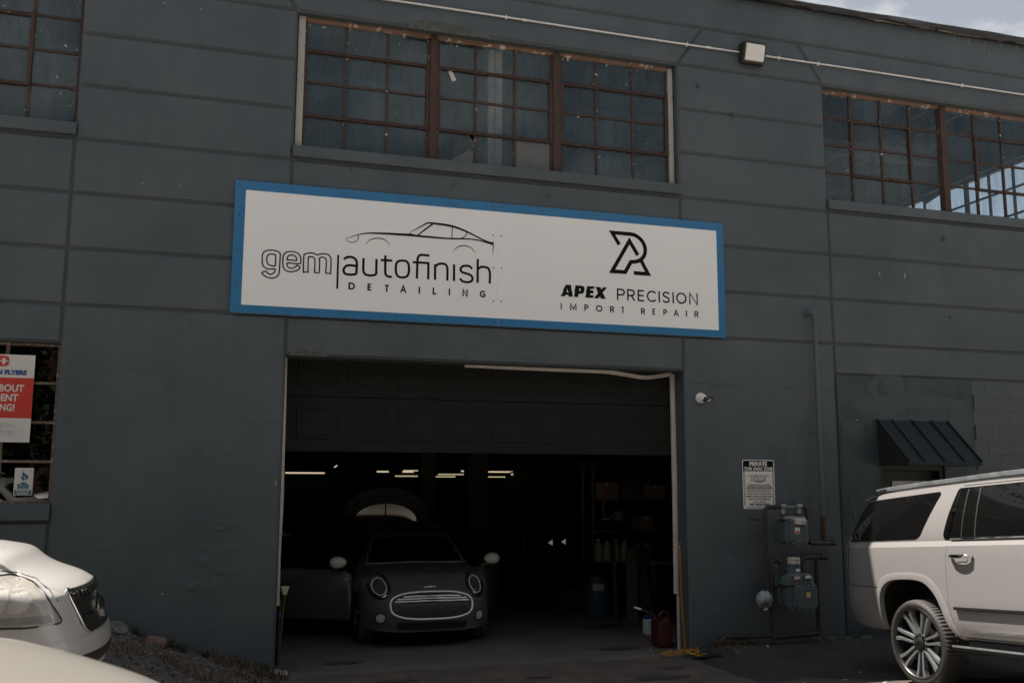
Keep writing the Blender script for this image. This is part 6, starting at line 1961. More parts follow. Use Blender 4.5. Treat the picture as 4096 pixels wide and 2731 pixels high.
# ---- cream white car nearest the camera
SD = thing("parked_sedan", (0.47, -7.36, 0.412), "smooth cream white hood of the nearest car at the lower left", "car")
st = [(-4.5, .78, .30, .86, .92, .60), (-4.3, .85, .24, .92, 1.02, .66), (-3.7, .90, .2, .93, 1.30, .62), (-3.0, .91, .2, .93, 1.45, .60), (-2.3, .91, .2, .935, 1.46, .60), (-1.8, .91, .2, .94, 1.26, .66), (-1.45, .91, .2, .935, 1.09, .74), (-1.2, .91, .2, .93, 1.065, .78),
      (-1.07, .91, .2, .915, 1.035, .76), (-0.85, .905, .2, .875, .972, .74), (-0.66, .90, .2, .83, .912, .72), (-0.535, .89, .2, .79, .862, .70), (-0.3, .87, .22, .70, .755, .66), (-0.1, .84, .24, .61, .645, .62), (0.0, .82, .27, .55, .575, .58)]
ab = [(-0.92 + 0.35 * math.cos(R(a)), 0.32 + 0.35 * math.sin(R(a))) for a in range(-20, 201, 12)]
ab = [(-0.54, 0.05)] + ab + [(-1.30, 0.05)]
ab2 = [(u - 2.75, z) for u, z in ab]
db, dbv = car_body(st, SD, "sedan_paint", [(ab, 1), (ab, -1), (ab2, 1), (ab2, -1)], None, bow_f=0.30, bow_r=0.1, crown=0.05, du=0.04)
patch("windscreen", rpoly([(-0.74, 1.10), (0.74, 1.10), (0.60, 1.40), (-0.60, 1.40)], 0.06), dbv, "f", "tinted_glass", SD, 0.005, 0.12)
patch("grille", rpoly([(-0.40, 0.36), (0.40, 0.36), (0.44, 0.50), (-0.44, 0.50)], 0.03), dbv, "f", "black_trim", SD, 0.005, 0.08)
for side in (1, -1):
    patch("headlight", rpoly([(-0.32, 0.55), (-0.20, 0.53), (-0.24, 0.66), (-0.5, 0.74), (-0.52, 0.66)], 0.02), dbv, "v", "headlight_lens", SD, 0.005, 0.05, side)
    patch("side_window", rpoly([(-1.75, 0.97), (-3.9, 0.97), (-3.5, 1.30), (-2.35, 1.37)], 0.05), dbv, "v", "tinted_glass", SD, 0.004, 0.12, side)
wheels(SD, 0.325, 0.205, 0.21, [(-0.92, 0.79), (-3.67, 0.79), (-0.92, -0.79), (-3.67, -0.79)], 5, False)

# ---- dark hatchback standing in the garage, doors and tailgate open
MN = thing("hatchback", (2.655, 1.12, 0.0), "dark green grey hatchback with round headlights facing out of the garage, doors and tailgate open", "car", None, (0, 0, R(-90)))
st = [(-3.82, .76, .26, .80, 1.00, .56), (-3.7, .80, .22, .86, 1.22, .56), (-3.5, .84, .19, .90, 1.355, .565), (-3.1, .86, .17, .90, 1.395, .575), (-2.5, .863, .17, .90, 1.410, .575), (-1.95, .863, .17, .90, 1.395, .565), (-1.62, .863, .17, .895, 1.335, .555), (-1.35, .863, .17, .885, 1.155, .63), (-1.08, .863, .17, .875, .955, .72),
      (-0.8, .86, .17, .855, .915, .74), (-0.5, .852, .17, .82, .868, .73), (-0.3, .84, .17, .775, .815, .70), (-0.16, .815, .18, .72, .762, .66), (-0.09, .785, .185, .685, .722, .63), (-0.05, .755, .195, .655, .69, .61), (-0.02, .715, .21, .62, .65, .57), (-0.006, .68, .225, .595, .62, .54), (0.0, .64, .24, .57, .59, .50)]
am_ = [(-0.76 + 0.335 * math.cos(R(a)), 0.30 + 0.335 * math.sin(R(a))) for a in range(-20, 201, 12)]
am_ = [(-0.40, 0.05)] + am_ + [(-1.12, 0.05)]
am2 = [(u - 2.495, z) for u, z in am_]
def mini_rake(u, v, z): return sstep(-0.5, 0, u) * (-0.35 * max(0, z - 0.50) - 0.9 * max(0, z - 0.5) ** 2 - 0.5 * max(0, 0.40 - z) ** 1.3 - 0.10 * max(0, abs(v) - 0.45) / 0.3)
hb, hbv = car_body(st, MN, "hatch_paint", [(am_, 1), (am_, -1), (am2, 1), (am2, -1)], mini_rake, bow_f=0.26, bow_r=0.12, crown=0.05, du=0.035)
def oval(cx, cz, rx, rz, p=2.6, n=48, top=0.0):
    out = []
    for k in range(n):
        a = 2 * math.pi * k / n
        c, s_ = math.cos(a), math.sin(a)
        out.append((cx + rx * math.copysign(abs(c) ** (2 / p), c), cz + rz * math.copysign(abs(s_) ** (2 / p), s_)))
    return out
go = oval(0, 0.520, 0.520, 0.158, 2.9)
grl = patch("grille", oval(0, 0.520, 0.50, 0.145, 2.9), hbv, "f", "black_trim", MN, 0.006, 0.06)
band("grille_ring", go, 0.017, hbv, "f", "bright_trim", grl, 0.010, closed=True, seg=8)
for z, h in ((0.632, 0.36), (0.606, 0.435), (0.577, 0.465)):
    band("grille_slat", sub([(-h, z - 0.006), (-h * 0.6, z), (0, z + 0.003), (h * 0.6, z), (h, z - 0.006)], 0.05), 0.0115, hbv, "f", "bright_trim", grl, 0.022)
patch("lower_intake", rpoly([(-0.43, 0.245), (0.43, 0.245), (0.45, 0.325), (-0.45, 0.325)], 0.03), hbv, "f", "black_trim", MN, 0.004, 0.06)
band("bumper_lip", sub([(-0.66, 0.235), (-0.45, 0.215), (0, 0.208), (0.45, 0.215), (0.66, 0.235)], 0.05), 0.010, hbv, "f", "hatch_paint", MN, 0.003)
band("hood_edge", sub([(-0.60, 0.655), (-0.45, 0.690), (-0.2, 0.712), (0, 0.716), (0.2, 0.712), (0.45, 0.690), (0.60, 0.655)], 0.05), 0.003, hbv, "f", "black_trim", MN, 0.0)
for side in (1, -1):
    c = 0.622 * side
    hl_ = patch("headlight", oval(c, 0.735, 0.092, 0.105, 2, 32), hbv, "f", "headlight_lens", MN, 0.016, 0.03)
    hl_.data.materials[0] = MATS["lamp_dark"] if "lamp_dark" in MATS else material("lamp_dark", (0.10, 0.105, 0.10), (0.05, 0.052, 0.05), rough=0.1, scale=18, coat=1.0)
    band("lamp_halo", oval(c, 0.735, 0.082, 0.094, 2, 32), 0.008, hbv, "f", "label_white", hl_, 0.020, closed=True)
    band("lamp_ring", oval(c, 0.735, 0.118, 0.132, 2, 40), 0.017, hbv, "f", "black_trim", hl_, 0.008, closed=True)
    band("lamp_ring", [(c + 0.106 * math.cos(R(a)), 0.735 + 0.121 * math.sin(R(a))) for a in range(230, 331, 10)], 0.012, hbv, "f", "chrome", hl_, 0.014)
    fg = patch("fog_lamp", oval(0.628 * side, 0.372, 0.050, 0.052, 2, 24), hbv, "f", "fog_lens", MN, 0.010, 0.03)
    band("fog_ring", oval(0.628 * side, 0.372, 0.060, 0.062, 2, 28), 0.009, hbv, "f", "black_trim", fg, 0.004, closed=True)
    patch("side_glass", rpoly([(-1.30, 0.93), (-1.62, 1.26), (-2.6, 1.31), (-3.35, 1.29), (-3.5, 0.96), (-2.5, 0.93)], 0.04), hbv, "v", "tinted_glass", MN, 0.004, 0.08, side)
    band("roof_strip", sub([(-1.50, 1.20), (-1.72, 1.318), (-2.5, 1.345), (-3.4, 1.315)], 0.08), 0.009, hbv, "v", "black_trim", MN, 0.003, side)
wsc = patch("windscreen", rpoly([(-0.70, 0.965), (0.70, 0.965), (0.535, 1.318), (-0.535, 1.318)], 0.05), hbv, "f", "tinted_glass", MN, 0.005, 0.06)
for side in (1, -1):
    band("screen_pillar", sub([(0.665 * side, 0.985), (0.515 * side, 1.300)], 0.05), 0.012, hbv, "f", "hatch_paint", wsc, -0.002)
band("cowl_line", sub([(-0.68, 0.952), (0, 0.965), (0.68, 0.952)], 0.05), 0.006, hbv, "f", "galvanised", MN, 0.002)
# winged badge
lg = MB(); hp_, d_ = hit(hbv, "f", 0, 0.728, 1)
def bd(u): return (hp_[0] + 0.012, 0, 0)
bx_ = hp_[0] + 0.010
lg.lathe([(0.024, 0), (0.024, 0.008), (0.018, 0.010), (0.0, 0.010)], (bx_, 0, 0.728), "x", 20)
for s_ in (1, -1):
    for k in range(3):
        lg.obox((bx_ - 0.002, s_ * (0.052 - 0.006 * k), 0.734 - 0.010 * k), (0.003, 0, 0), (0, 0.026 - 0.006 * k, 0.003), (0, 0, 0.0028))
build("winged_badge", lg, "chrome", MN, sm=40, local=True)
text_obj("badge_lettering", "MINI", 0.014, "sign_black", lambda x, y: (bx_ + 0.0105, x, 0.723 + y), MN, 0.030, 0.0006, local=True)
# open doors, each swung about its front edge
for side, ang in ((1, 63), (-1, 28)):
    c_, s_ = math.cos(R(ang)), math.sin(R(ang))
    h0 = Vector((-1.06, -side * 0.845, 0))
    ax = Vector((-c_, -side * s_, 0)); nx = Vector((s_, -side * c_, 0))     # along the door, and outward
    def DP(l, o, z): return tuple(h0 + ax * l + nx * o + Vector((0, 0, z)))
    outl = [(0.0, 0.30), (0.02, 0.24), (1.00, 0.24), (1.13, 0.34), (1.20, 0.55), (1.18, 0.90), (0.10, 0.885), (0.0, 0.80)]
    m = MB(); n = len(outl)
    lay = [(-0.05, 0.97), (0.0, 1.0), (0.045, 0.985), (0.06, 0.93)]
    for o_, k in lay:
        for l, z in outl:
            m.v.append(DP(0.6 + (l - 0.6) * k, o_, 0.57 + (z - 0.57) * k))
    for a in range(len(lay) - 1):
        for i in range(n):
            m.f.append((a * n + i, a * n + (i + 1) % n, (a + 1) * n + (i + 1) % n, (a + 1) * n + i)); m.m.append(0)
    m.f += [tuple(range(n)), tuple(range(3 * n, 4 * n))]; m.m += [0, 0]
    dr_ = build("door", m, "hatch_paint", MN, sm=50, local=True)
    m = MB(); gl = [(0.16, 0.90), (1.17, 0.91), (1.10, 1.27), (0.62, 1.27)]
    m.v = [DP(l, 0.0, z) for l, z in gl] + [DP(l, 0.008, z) for l, z in gl]
    m.f = [(0, 1, 2, 3), (7, 6, 5, 4)] + [(i, (i + 1) % 4, 4 + (i + 1) % 4, 4 + i) for i in range(4)]; m.m = [0] * 6
    build("door_glass", m, "tinted_glass", dr_, local=True)
    # mirror: white egg shaped shell on a dark foot
    mc = Vector(DP(0.17 if side > 0 else 0.2, 0.17, 0.985))
    m = MB()
    for i in range(13):
        t = math.pi * i / 12
        for k in range(20):
            a = 2 * math.pi * k / 20
            px = math.cos(t) * 0.112 * (1 + 0.12 * math.cos(t) * side)
            py = math.sin(t) * math.cos(a) * 0.070; pz = math.sin(t) * math.sin(a) * 0.080
            m.v.append((mc.x + py, mc.y + px, mc.z + pz))
    for i in range(12):
        for k in range(20):
            m.f.append((i * 20 + k, i * 20 + (k + 1) % 20, (i + 1) * 20 + (k + 1) % 20, (i + 1) * 20 + k)); m.m.append(0)
    build("mirror_shell", m, "mirror_white", dr_, sm=60, local=True)
    m = MB(); m.tube([DP(0.17, 0.02, 0.89), tuple(mc + Vector((0, 0, -0.06)))], [0.05, 0.035], 10); build("mirror_foot", m, "black_trim", dr_, sm=50, local=True)
# tailgate up: pale rear glass below, lower panel above painted dark as shade, with a bright trim line
tg = MB()
def TG(v, s_): return (-3.62 + 0.010 * s_, -v, 1.365 + 0.69 * s_)
arcw = lambda s_: 0.52 * (1 - 0.10 * s_)
pan = [TG(v * 0.60, 0.0) for v in (-1, 1)]
outer = [(math.cos(R(a)) * 0.70, 0.18 + 0.66 * math.sin(R(a))) for a in range(0, 181, 12)]
poly = [(0.60, 0.0)] + outer + [(-0.60, 0.0)]
nn = Vector((-1.0, 0, 0.03))
V0 = [Vector(TG(v, s_)) for v, s_ in poly]
n = len(V0)
tg.v = [tuple(p) for p in V0] + [tuple(p + nn * 0.09) for p in V0]
tg.f = [tuple(range(n)), tuple(range(2 * n - 1, n - 1, -1))] + [(i, (i + 1) % n, n + (i + 1) % n, n + i) for i in range(n)]; tg.m = [0] * len(tg.f)
tgo = build("tailgate", tg, "tailgate_shade", MN, local=True, bevel=0.015)
gl_ = [(math.cos(R(a)) * 0.505, 0.05 + 0.40 * math.sin(R(a))) for a in range(0, 181, 9)]
m = MB(); P0 = [Vector(TG(v, s_)) for v, s_ in gl_]; n = len(P0)
m.v = [tuple(p - nn * 0.004) for p in P0] + [tuple(p + nn * 0.01) for p in P0]
m.f = [tuple(range(n))] + [(i, (i + 1) % n, n + (i + 1) % n, n + i) for i in range(n)]; m.m = [0] * len(m.f)
build("rear_glass", m, "rear_glass", tgo, local=True)
m = MB(); m.tube([tuple(Vector(TG(0.0, 0.03)) - nn * 0.018), tuple(Vector(TG(0.0, 0.44)) - nn * 0.014)], 0.009, 8); build("wiper", m, "black_trim", tgo, local=True)
m = MB(); m.tube([tuple(Vector(TG(math.cos(R(a)) * 0.585, 0.22 + 0.40 * math.sin(R(a)))) - nn * 0.010) for a in range(28, 165, 6)], 0.007, 6); build("trim_line", m, "chrome", tgo, local=True, sm=60)
wheels(MN, 0.305, 0.205, 0.19, [(-0.76, 0.745), (-3.255, 0.745), (-0.76, -0.745), (-3.255, -0.745)], 5, False)

# ---- dark SUV deeper inside, seen from behind
BS = thing("garage_suv", (0.98, 7.0, 0.0), "dark SUV seen from behind at the far left inside the garage", "suv", None, (0, 0, R(90)))
st = [(0.0, .86, .40, 1.16, 1.70, .66), (0.1, .91, .38, 1.17, 1.735, .69), (0.4, .95, .36, 1.17, 1.765, .72), (1.5, .96, .36, 1.17, 1.775, .73), (2.4, .96, .36, 1.17, 1.72, .72), (3.1, .96, .36, 1.15, 1.22, .82), (4.0, .95, .36, 1.08, 1.14, .80), (4.5, .88, .36, .92, .98, .74)]
material("dark_paint", (0.035, 0.032, 0.028), rough=0.35, coat=0.6, metal=0.2)
gb, gbv = car_body(st, BS, "dark_paint", [], lambda u, v, z: 0.30 * max(0, z - 1.15) * (1 - sstep(0, 0.8, u)), bow_r=0.12, crown=0.06)
patch("rear_window", rpoly([(-0.72, 1.20), (0.72, 1.20), (0.62, 1.62), (-0.62, 1.62)], 0.06), gbv, "r", "tinted_glass", BS, 0.006, 0.1)
patch("number_plate", rpoly([(-0.16, 0.86), (0.16, 0.86), (0.16, 1.02), (-0.16, 1.02)], 0.01), gbv, "r", "label_yellow", BS, 0.008, 0.1)
patch("plate_recess", rpoly([(-0.40, 0.80), (0.40, 0.80), (0.40, 1.06), (-0.40, 1.06)], 0.02), gbv, "r", "black_trim", BS, 0.003, 0.1)
band("tailgate_bar", sub([(-0.36, 1.075), (0.36, 1.075)], 0.1), 0.014, gbv, "r", "chrome", BS, 0.010)
band("bumper_step", sub([(-0.85, 0.68), (0, 0.69), (0.85, 0.68)], 0.1), 0.03, gbv, "r", "black_trim", BS, 0.02)
for s_ in (1, -1):
    patch("tail_light", rpoly([(0.76 * s_, 0.80), (0.84 * s_, 0.80), (0.83 * s_, 1.14), (0.75 * s_, 1.14)], 0.02), gbv, "r", "tail_red", BS, 0.006, 0.06)
wheels(BS, 0.37, 0.22, 0.24, [(0.95, 0.80), (3.85, 0.80), (0.95, -0.80), (3.85, -0.80)], 5, False)

# ================================================================ inside the garage
LI = [(1.818, 2.859, 2.227, 0), (4.296, 4.624, 2.273, 0), (4.872, 5.521, 2.155, 1), (5.975, 6.924, 2.205, 1), (5.976, 6.543, 2.141, 1), (6.731, 6.923, 2.30, 0), (7.519, 9.11, 2.288, 0), (8.286, 9.156, 2.22, 0), (7.52, 8.117, 2.142, 1), (5.02, 5.45, 2.305, 1), (5.02, 5.33, 2.272, 0)]
K_ = 40.8 / 26.8
names = ["at the far left above the dark suv", "left of the columns, short and high", "ending left of the first column", "between the two columns, upper", "between the two columns, lower", "short one beside the second column", "longest, right of the second column", "right of the second column, middle one", "lowest, right of the second column", "left of first column, upper dim one", "left of first column, lower dim one"]
for (a, b, z, g), nm_ in zip(LI, names):
    x0, x1, zz = a * K_, b * K_, 2.06 + (z - 2.06) * K_
    y = 30.0 + random.uniform(-0.6, 0.6)
    t = thing("tube_lamp", ((x0 + x1) / 2, y, zz), "glowing fluorescent tube deep in the garage " + nm_, "ceiling lamp", "fluorescent tubes in the garage")
    m = MB(); m.box(x0 - 0.05, x1 + 0.05, y - 0.05, y + 0.05, zz + 0.045, zz + 0.11); build("fixture", m, "shelf_steel", t)
    m = MB(); m.tube([(x0, y, zz), (x1, y, zz)], 0.030 if not g else 0.024, 8); build("tube", m, "tube_light_green" if g else "tube_light", t, sm=50)
    for x in (x0 + 0.2, x1 - 0.2):
        m = MB(); m.tube([(x, y, zz + 0.1), (x, y, 4.7)], 0.006, 5); build("hanger", m, "shelf_steel", t)
t = thing("inspection_lamp", (3.3 * 1.2, 22, 2.55), "short slanting lamp hanging high above the dark suv", "lamp")
m = MB(); m.tube([(3.132 * 1.224, 22, 2.06 + 0.322 * 1.224), (3.216 * 1.224, 22, 2.06 + 0.378 * 1.224)], 0.02, 8); build("tube", m, "tube_light", t, sm=50)
m = MB(); m.tube([(3.216 * 1.224, 22, 2.523), (3.216 * 1.224, 22, 4.7)], 0.006, 5); build("hanger", m, "shelf_steel", t)
# lamplight on the far wall, painted as a pale board at the far left
t = tag(build("lit_wall_board", MB().box(0.6, 3.35, 17.9, 17.95, 0.9, 2.05), "jug_plastic"), "pale board painted in for lamplit far wall behind the dark suv at the far left", "board")
# shelving with jugs
SH = thing("shelf_unit", (6.55, 4.6, 0), "dark steel shelf unit loaded with jugs on the right side of the garage", "shelf")
for z in (0.10, 0.70, 1.225, 1.745):
    m = MB(); m.box(6.10, 7.75, 4.45, 4.95, z - 0.03, z); build("shelf_board", m, "shelf_steel", SH)
for x in (6.10, 7.71):
    for y in (4.45, 4.91):
        m = MB(); m.box(x, x + 0.04, y, y + 0.04, -0.004, 2.3); build("post", m, "shelf_steel", SH)
jm = MB(); jm.lathe([(0.064, 0), (0.07, 0.02), (0.07, 0.25), (0.055, 0.30), (0.028, 0.33), (0.028, 0.345)], (0, 0, 0), "z", 16)
cm = MB(); cm.lathe([(0.033, 0.345), (0.033, 0.375), (0.0, 0.378)], (0, 0, 0), "z", 12)
for i, x in enumerate((6.25, 6.41, 6.57, 6.73)):
    t = thing("jug", (x, 4.56, 0.70), "pale plastic jug on the middle shelf, %s of four from the left" % ("first", "second", "third", "last")[i], "jug", "jugs on the shelf")
    b = build("bottle", jm, "jug_plastic", t, sm=40, local=True); build("cap", cm, "blue_plastic" if i % 2 else "label_white", t, sm=40, local=True)
for (x0, x1, y0, z0, z1, mt, lb) in ((6.97, 7.24, 4.48, 1.225, 1.46, "cardboard", "small brown cardboard box on the upper shelf"), (6.95, 7.22, 4.47, 0.70, 1.0, "cardboard", "brown cardboard box on the middle shelf beside the jugs"), (7.26, 7.66, 4.46, 0.70, 1.04, "red_plastic", "red plastic crate at the right end of the middle shelf"),
        (6.2, 6.6, 4.5, 1.745, 2.02, "cardboard", "wide cardboard box on the top shelf"), (6.68, 7.02, 4.52, 1.745, 2.06, "interior_block", "dark box on the top shelf behind the garage door edge"), (7.1, 7.5, 4.5, 1.745, 1.98, "cardboard", "low cardboard box on the top shelf at the right")):
    t = thing("box" if mt != "red_plastic" else "crate", ((x0 + x1) / 2, y0 + 0.15, z0), lb, "box")
    m = MB(); m.box(x0, x1, y0, y0 + 0.32, z0, z1); build("carton", m, mt, t, bevel=0.006)
    m = MB(); m.box((x0 + x1) / 2 - 0.02, (x0 + x1) / 2 + 0.02, y0 - 0.001, y0 + 0.321, z1 - 0.06, z1 + 0.001); build("tape", m, "jug_plastic" if mt == "cardboard" else "black_trim", t)
GS = thing("green_sign", (6.56, 4.42, 1.45), "small green street name sign with white letters hung on the shelf", "sign")
m = MB(); m.prism(rrect(6.45, 6.69, 1.345, 1.575, 0.01), 4.43, 4.435); build("plate", m, "sign_green", GS)
text_obj("lettering", "OR(", 0.20, "label_white", lambda x, y: (6.565 + x * 0.62, 4.427, 1.39 + y), GS, 0.27)
ST_ = thing("orange_strap", (6.3, 4.4, 1.7), "orange strap hanging beside the green sign", "strap")
m = MB(); pth = smooth([(6.42, 4.42, 1.965), (6.37, 4.40, 1.88), (6.315, 4.39, 1.785), (6.30, 4.40, 1.68), (6.275, 4.40, 1.575), (6.285, 4.40, 1.49), (6.31, 4.40, 1.44)], 5)
for a, b in zip(pth, pth[1:]):
    a, b = Vector(a), Vector(b); m.obox((a + b) / 2, (b - a) / 2, (0.016, 0, 0.006), (0, 0.003, 0))
build("webbing", m, "orange_strap", ST_)
m = MB(); m.tube([(6.255, 4.41, 1.40), (6.42, 4.41, 1.43)], 0.014, 8); build("handle", m, "label_white", ST_)
for (x0, x1, z0, z1, tx, lb) in ((6.15, 6.75, 2.16, 2.42, [("MASTE", 2.315, 0.40, 6.45), ("APPL", 2.225, 0.36, 6.45)], "black banner with dim pale lettering above the shelf, the left one"), (6.9, 7.95, 2.18, 2.46, [("wwwingusa.com", 2.29, 0.72, 7.38)], "black banner with a dim web address above the shelf, the right one")):
    t = thing("banner", ((x0 + x1) / 2, 5.5, z0), lb, "banner", "banners above the shelf")
    m = MB(); m.box(x0, x1, 5.50, 5.51, z0, z1); build("cloth", m, "banner_black", t)
    for s_, z, w, xc in tx:
        text_obj("lettering", s_, 0.10, "banner_text", lambda x, y: (xc + x, 5.496, z + y), t, w, 0.001)
# barrel
BR = thing("trash_barrel", (5.785, 3.50, 0), "blue plastic trash barrel with a paper note on its side", "barrel")
m = MB(); m.lathe([(0.19, 0.0), (0.205, 0.03), (0.228, 0.50), (0.232, 0.52), (0.245, 0.525), (0.245, 0.56), (0.236, 0.565), (0.225, 0.55), (0.20, 0.10)], (5.785, 3.50, -0.002), "z", 36, caps=False); m.lathe([(0.0, 0.02), (0.2, 0.02)], (5.785, 3.5, 0), "z", 36, caps=False); build("body", m, "barrel_blue", BR, sm=40)
m = MB()
for i in range(37):
    a = i * math.pi / 18
    j = 0.02 * noise.noise(Vector((i * 1.3, 0, 0)))
    m.v += [((5.785 + 0.25 * math.cos(a)), 3.5 + 0.25 * math.sin(a), 0.50 + j), (5.785 + 0.251 * math.cos(a), 3.5 + 0.251 * math.sin(a), 0.57), (5.785 + 0.235 * math.cos(a), 3.5 + 0.235 * math.sin(a), 0.60 + j), (5.785 + 0.18 * math.cos(a), 3.5 + 0.18 * math.sin(a), 0.56 + j)]
for i in range(36):
    for k in range(3): m.f.append((i * 4 + k, i * 4 + 4 + k, i * 4 + 5 + k, i * 4 + k + 1)); m.m.append(0)
build("liner", m, "black_trim", BR, sm=40)
m = MB(); n = 8
for i in range(n + 1):
    a = R(-127 + 44 * i / n)
    for j in range(5):
        r = 0.2315 - 0.016 * (1 - j / 4) + 0.003 * noise.noise(Vector((i, j, 3)))
        m.v.append((5.785 + r * math.cos(a), 3.5 + r * math.sin(a), 0.315 + 0.16 * j / 4 + 0.006 * noise.noise(Vector((i * 0.6, j, 1)))))
for i in range(n):
    for j in range(4): m.f.append((i * 5 + j, i * 5 + 5 + j, i * 5 + 6 + j, i * 5 + j + 1)); m.m.append(0)
build("note", m, "paper", BR)
# jug and fuel can by the right jamb
JG = thing("white_jug", (5.725, 1.45, 0), "white plastic jug with a blue cap beside the red fuel can", "jug")
m = MB(); m.prism(rrect(5.65, 5.80, 0.0, 0.205, 0.02), 1.40, 1.52); build("bottle", m, "white_plastic", JG, bevel=0.012)
m = MB(); m.prism([(5.66, 0.20), (5.79, 0.20), (5.765, 0.255), (5.685, 0.255)], 1.41, 1.51); build("cap", m, "blue_plastic", JG, bevel=0.008)
FC = thing("fuel_can", (5.535, 0.55, 0), "dark red plastic fuel can standing just inside the right door jamb", "fuel can")
m = MB(); m.prism([(5.375, 0.0), (5.552, 0.0), (5.552, 0.345), (5.50, 0.375), (5.44, 0.345), (5.395, 0.33), (5.372, 0.30)], 0.42, 0.68); build("body", m, "red_plastic", FC, bevel=0.025)
m = MB(); m.tube(smooth([(5.41, 0.5, 0.375), (5.44, 0.5, 0.42), (5.52, 0.5, 0.425), (5.545, 0.5, 0.37)], 4), 0.014, 8); build("grip", m, "red_plastic", FC, sm=50)
m = MB(); m.tube(smooth([(5.43, 0.62, 0.32), (5.39, 0.64, 0.375), (5.31, 0.66, 0.415), (5.25, 0.68, 0.44)], 4), [0.022] * 8 + [0.016] * 5, 10); build("spout", m, "black_trim", FC, sm=50)
m = MB(); m.tube([(5.25, 0.68, 0.44), (5.16, 0.70, 0.468)], [0.016, 0.010], 8); build("nozzle", m, "label_white", FC, sm=50)
# leaning planks, work lights, tripod
PL = [(5.98, 2.55, 0.16, 1.05, 0.05, "rafter_wood", "grey brown plank leaning upright behind the white jug"), (5.80, 2.75, 0.05, 1.2, 0.03, "tripod_dark", "narrow dark plank leaning beside the barrel"), (6.25, 2.65, 0.20, 1.0, -0.04, "tripod_dark", "wide dark plank leaning against the inner wall")]
for (x, y, w, h, ln, mt, lb) in PL:
    m = MB(); m.obox((x + ln / 2, y + 0.1, h / 2), (w / 2, 0, 0), (0, 0.018, 0), (ln, 0.12, h / 2)); tag(build("plank", m, mt, bevel=0.003), lb, "plank", "planks leaning in the garage")
TR = thing("work_light_stand", (5.62, 6.7, 0), "yellow tripod work light stand beyond the car", "work light")
m = MB(); m.tube([(5.62, 6.7, 0.35), (5.62, 6.7, 1.05)], 0.018, 8); build("mast", m, "tripod_yellow", TR, sm=50)
for a in (200, 320, 80):
    m = MB(); m.tube([(5.62, 6.7, 0.45), (5.62 + 0.42 * math.cos(R(a)), 6.7 + 0.42 * math.sin(R(a)), 0.0)], 0.014, 8); build("leg", m, "tripod_yellow", TR, sm=50)
m = MB(); m.tube(smooth([(5.42, 6.7, 1.05), (5.40, 6.7, 0.99), (5.50, 6.7, 0.98), (5.62, 6.7, 1.03), (5.80, 6.7, 0.96), (5.85, 6.7, 0.93)], 3), 0.012, 6); build("yoke", m, "tripod_yellow", TR, sm=50)
for i, (x, z) in enumerate(((5.88, 0.935), (6.135, 0.948))):
    t = thing("work_light", (x, 6.0, z), "small square work light with a bright triangular glint, %s one of two" % ("left", "right")[i], "work light", "square work lights")
    m = MB(); m.prism(rrect(x - 0.085, x + 0.085, z - 0.085, z + 0.085, 0.03), 5.99, 6.06); build("housing", m, "black_trim", t, bevel=0.008)
    m = MB(); m.prism([(x - 0.03, z - 0.004), (x + 0.055, z + 0.05), (x + 0.055, z - 0.05)], 5.982, 5.9905); build("bright_facet", m, "glint_white", t)  # triangular glint painted as a pale, faintly glowing shape
    m = MB(); m.box(x - 0.01, x + 0.01, 6.0, 6.03, -0.004, z - 0.08); build("pole", m, "black_trim", t)
m = MB(); m.box(5.55, 6.1, 4.2, 4.6, 0.0, 0.30); t = tag(build("tool_box", m, "interior_block", bevel=0.02), "dark low tool box left of the blue barrel", "tool box")
m = MB(); m.box(5.60, 5.64, 3.95, 4.02, 0.05, 0.27); tag(build("spirit_level", m, "tripod_yellow", bevel=0.004), "short yellow level standing by the tool box", "level")
BN = thing("work_bench", (6.9, 3.0, 0), "dark work bench along the right inner wall", "bench")
m = MB(); m.box(6.35, 8.2, 2.7, 3.3, 0.80, 0.86); build("top", m, "interior_block", BN, bevel=0.005)
for x in (6.38, 8.1):
    for y in (2.74, 3.2):
        m = MB(); m.box(x, x + 0.07, y, y + 0.07, 0.0, 0.80); build("leg", m, "interior_dark", BN)
# broom and taped pole by the left jamb
BM = thing("broom", (0.83, 0.8, 0.15), "broom with a yellow handle standing bristles up inside the left jamb", "broom")
m = MB(); m.tube([(0.79, 0.86, 0.0), (0.835, 0.80, 0.755)], 0.011, 8); build("handle", m, "tripod_yellow", BM, sm=50)
m = MB(); m.prism([(0.815, 0.745), (0.855, 0.745), (0.885, 0.84), (0.785, 0.84)], 0.78, 0.83); build("bristles", m, "jug_plastic", BM, bevel=0.006)
PO_ = thing("taped_pole", (0.765, 0.6, 0), "black pole with a band of blue tape against the left jamb", "pole")
m = MB(); m.tube([(0.755, 0.62, 0.0), (0.768, 0.56, 0.72)], 0.024, 10); build("shaft", m, "black_trim", PO_, sm=50)
m = MB(); m.tube([(0.7645, 0.576, 0.53), (0.7655, 0.571, 0.585)], 0.0265, 10); build("tape", m, "flyer_blue", PO_, sm=50)
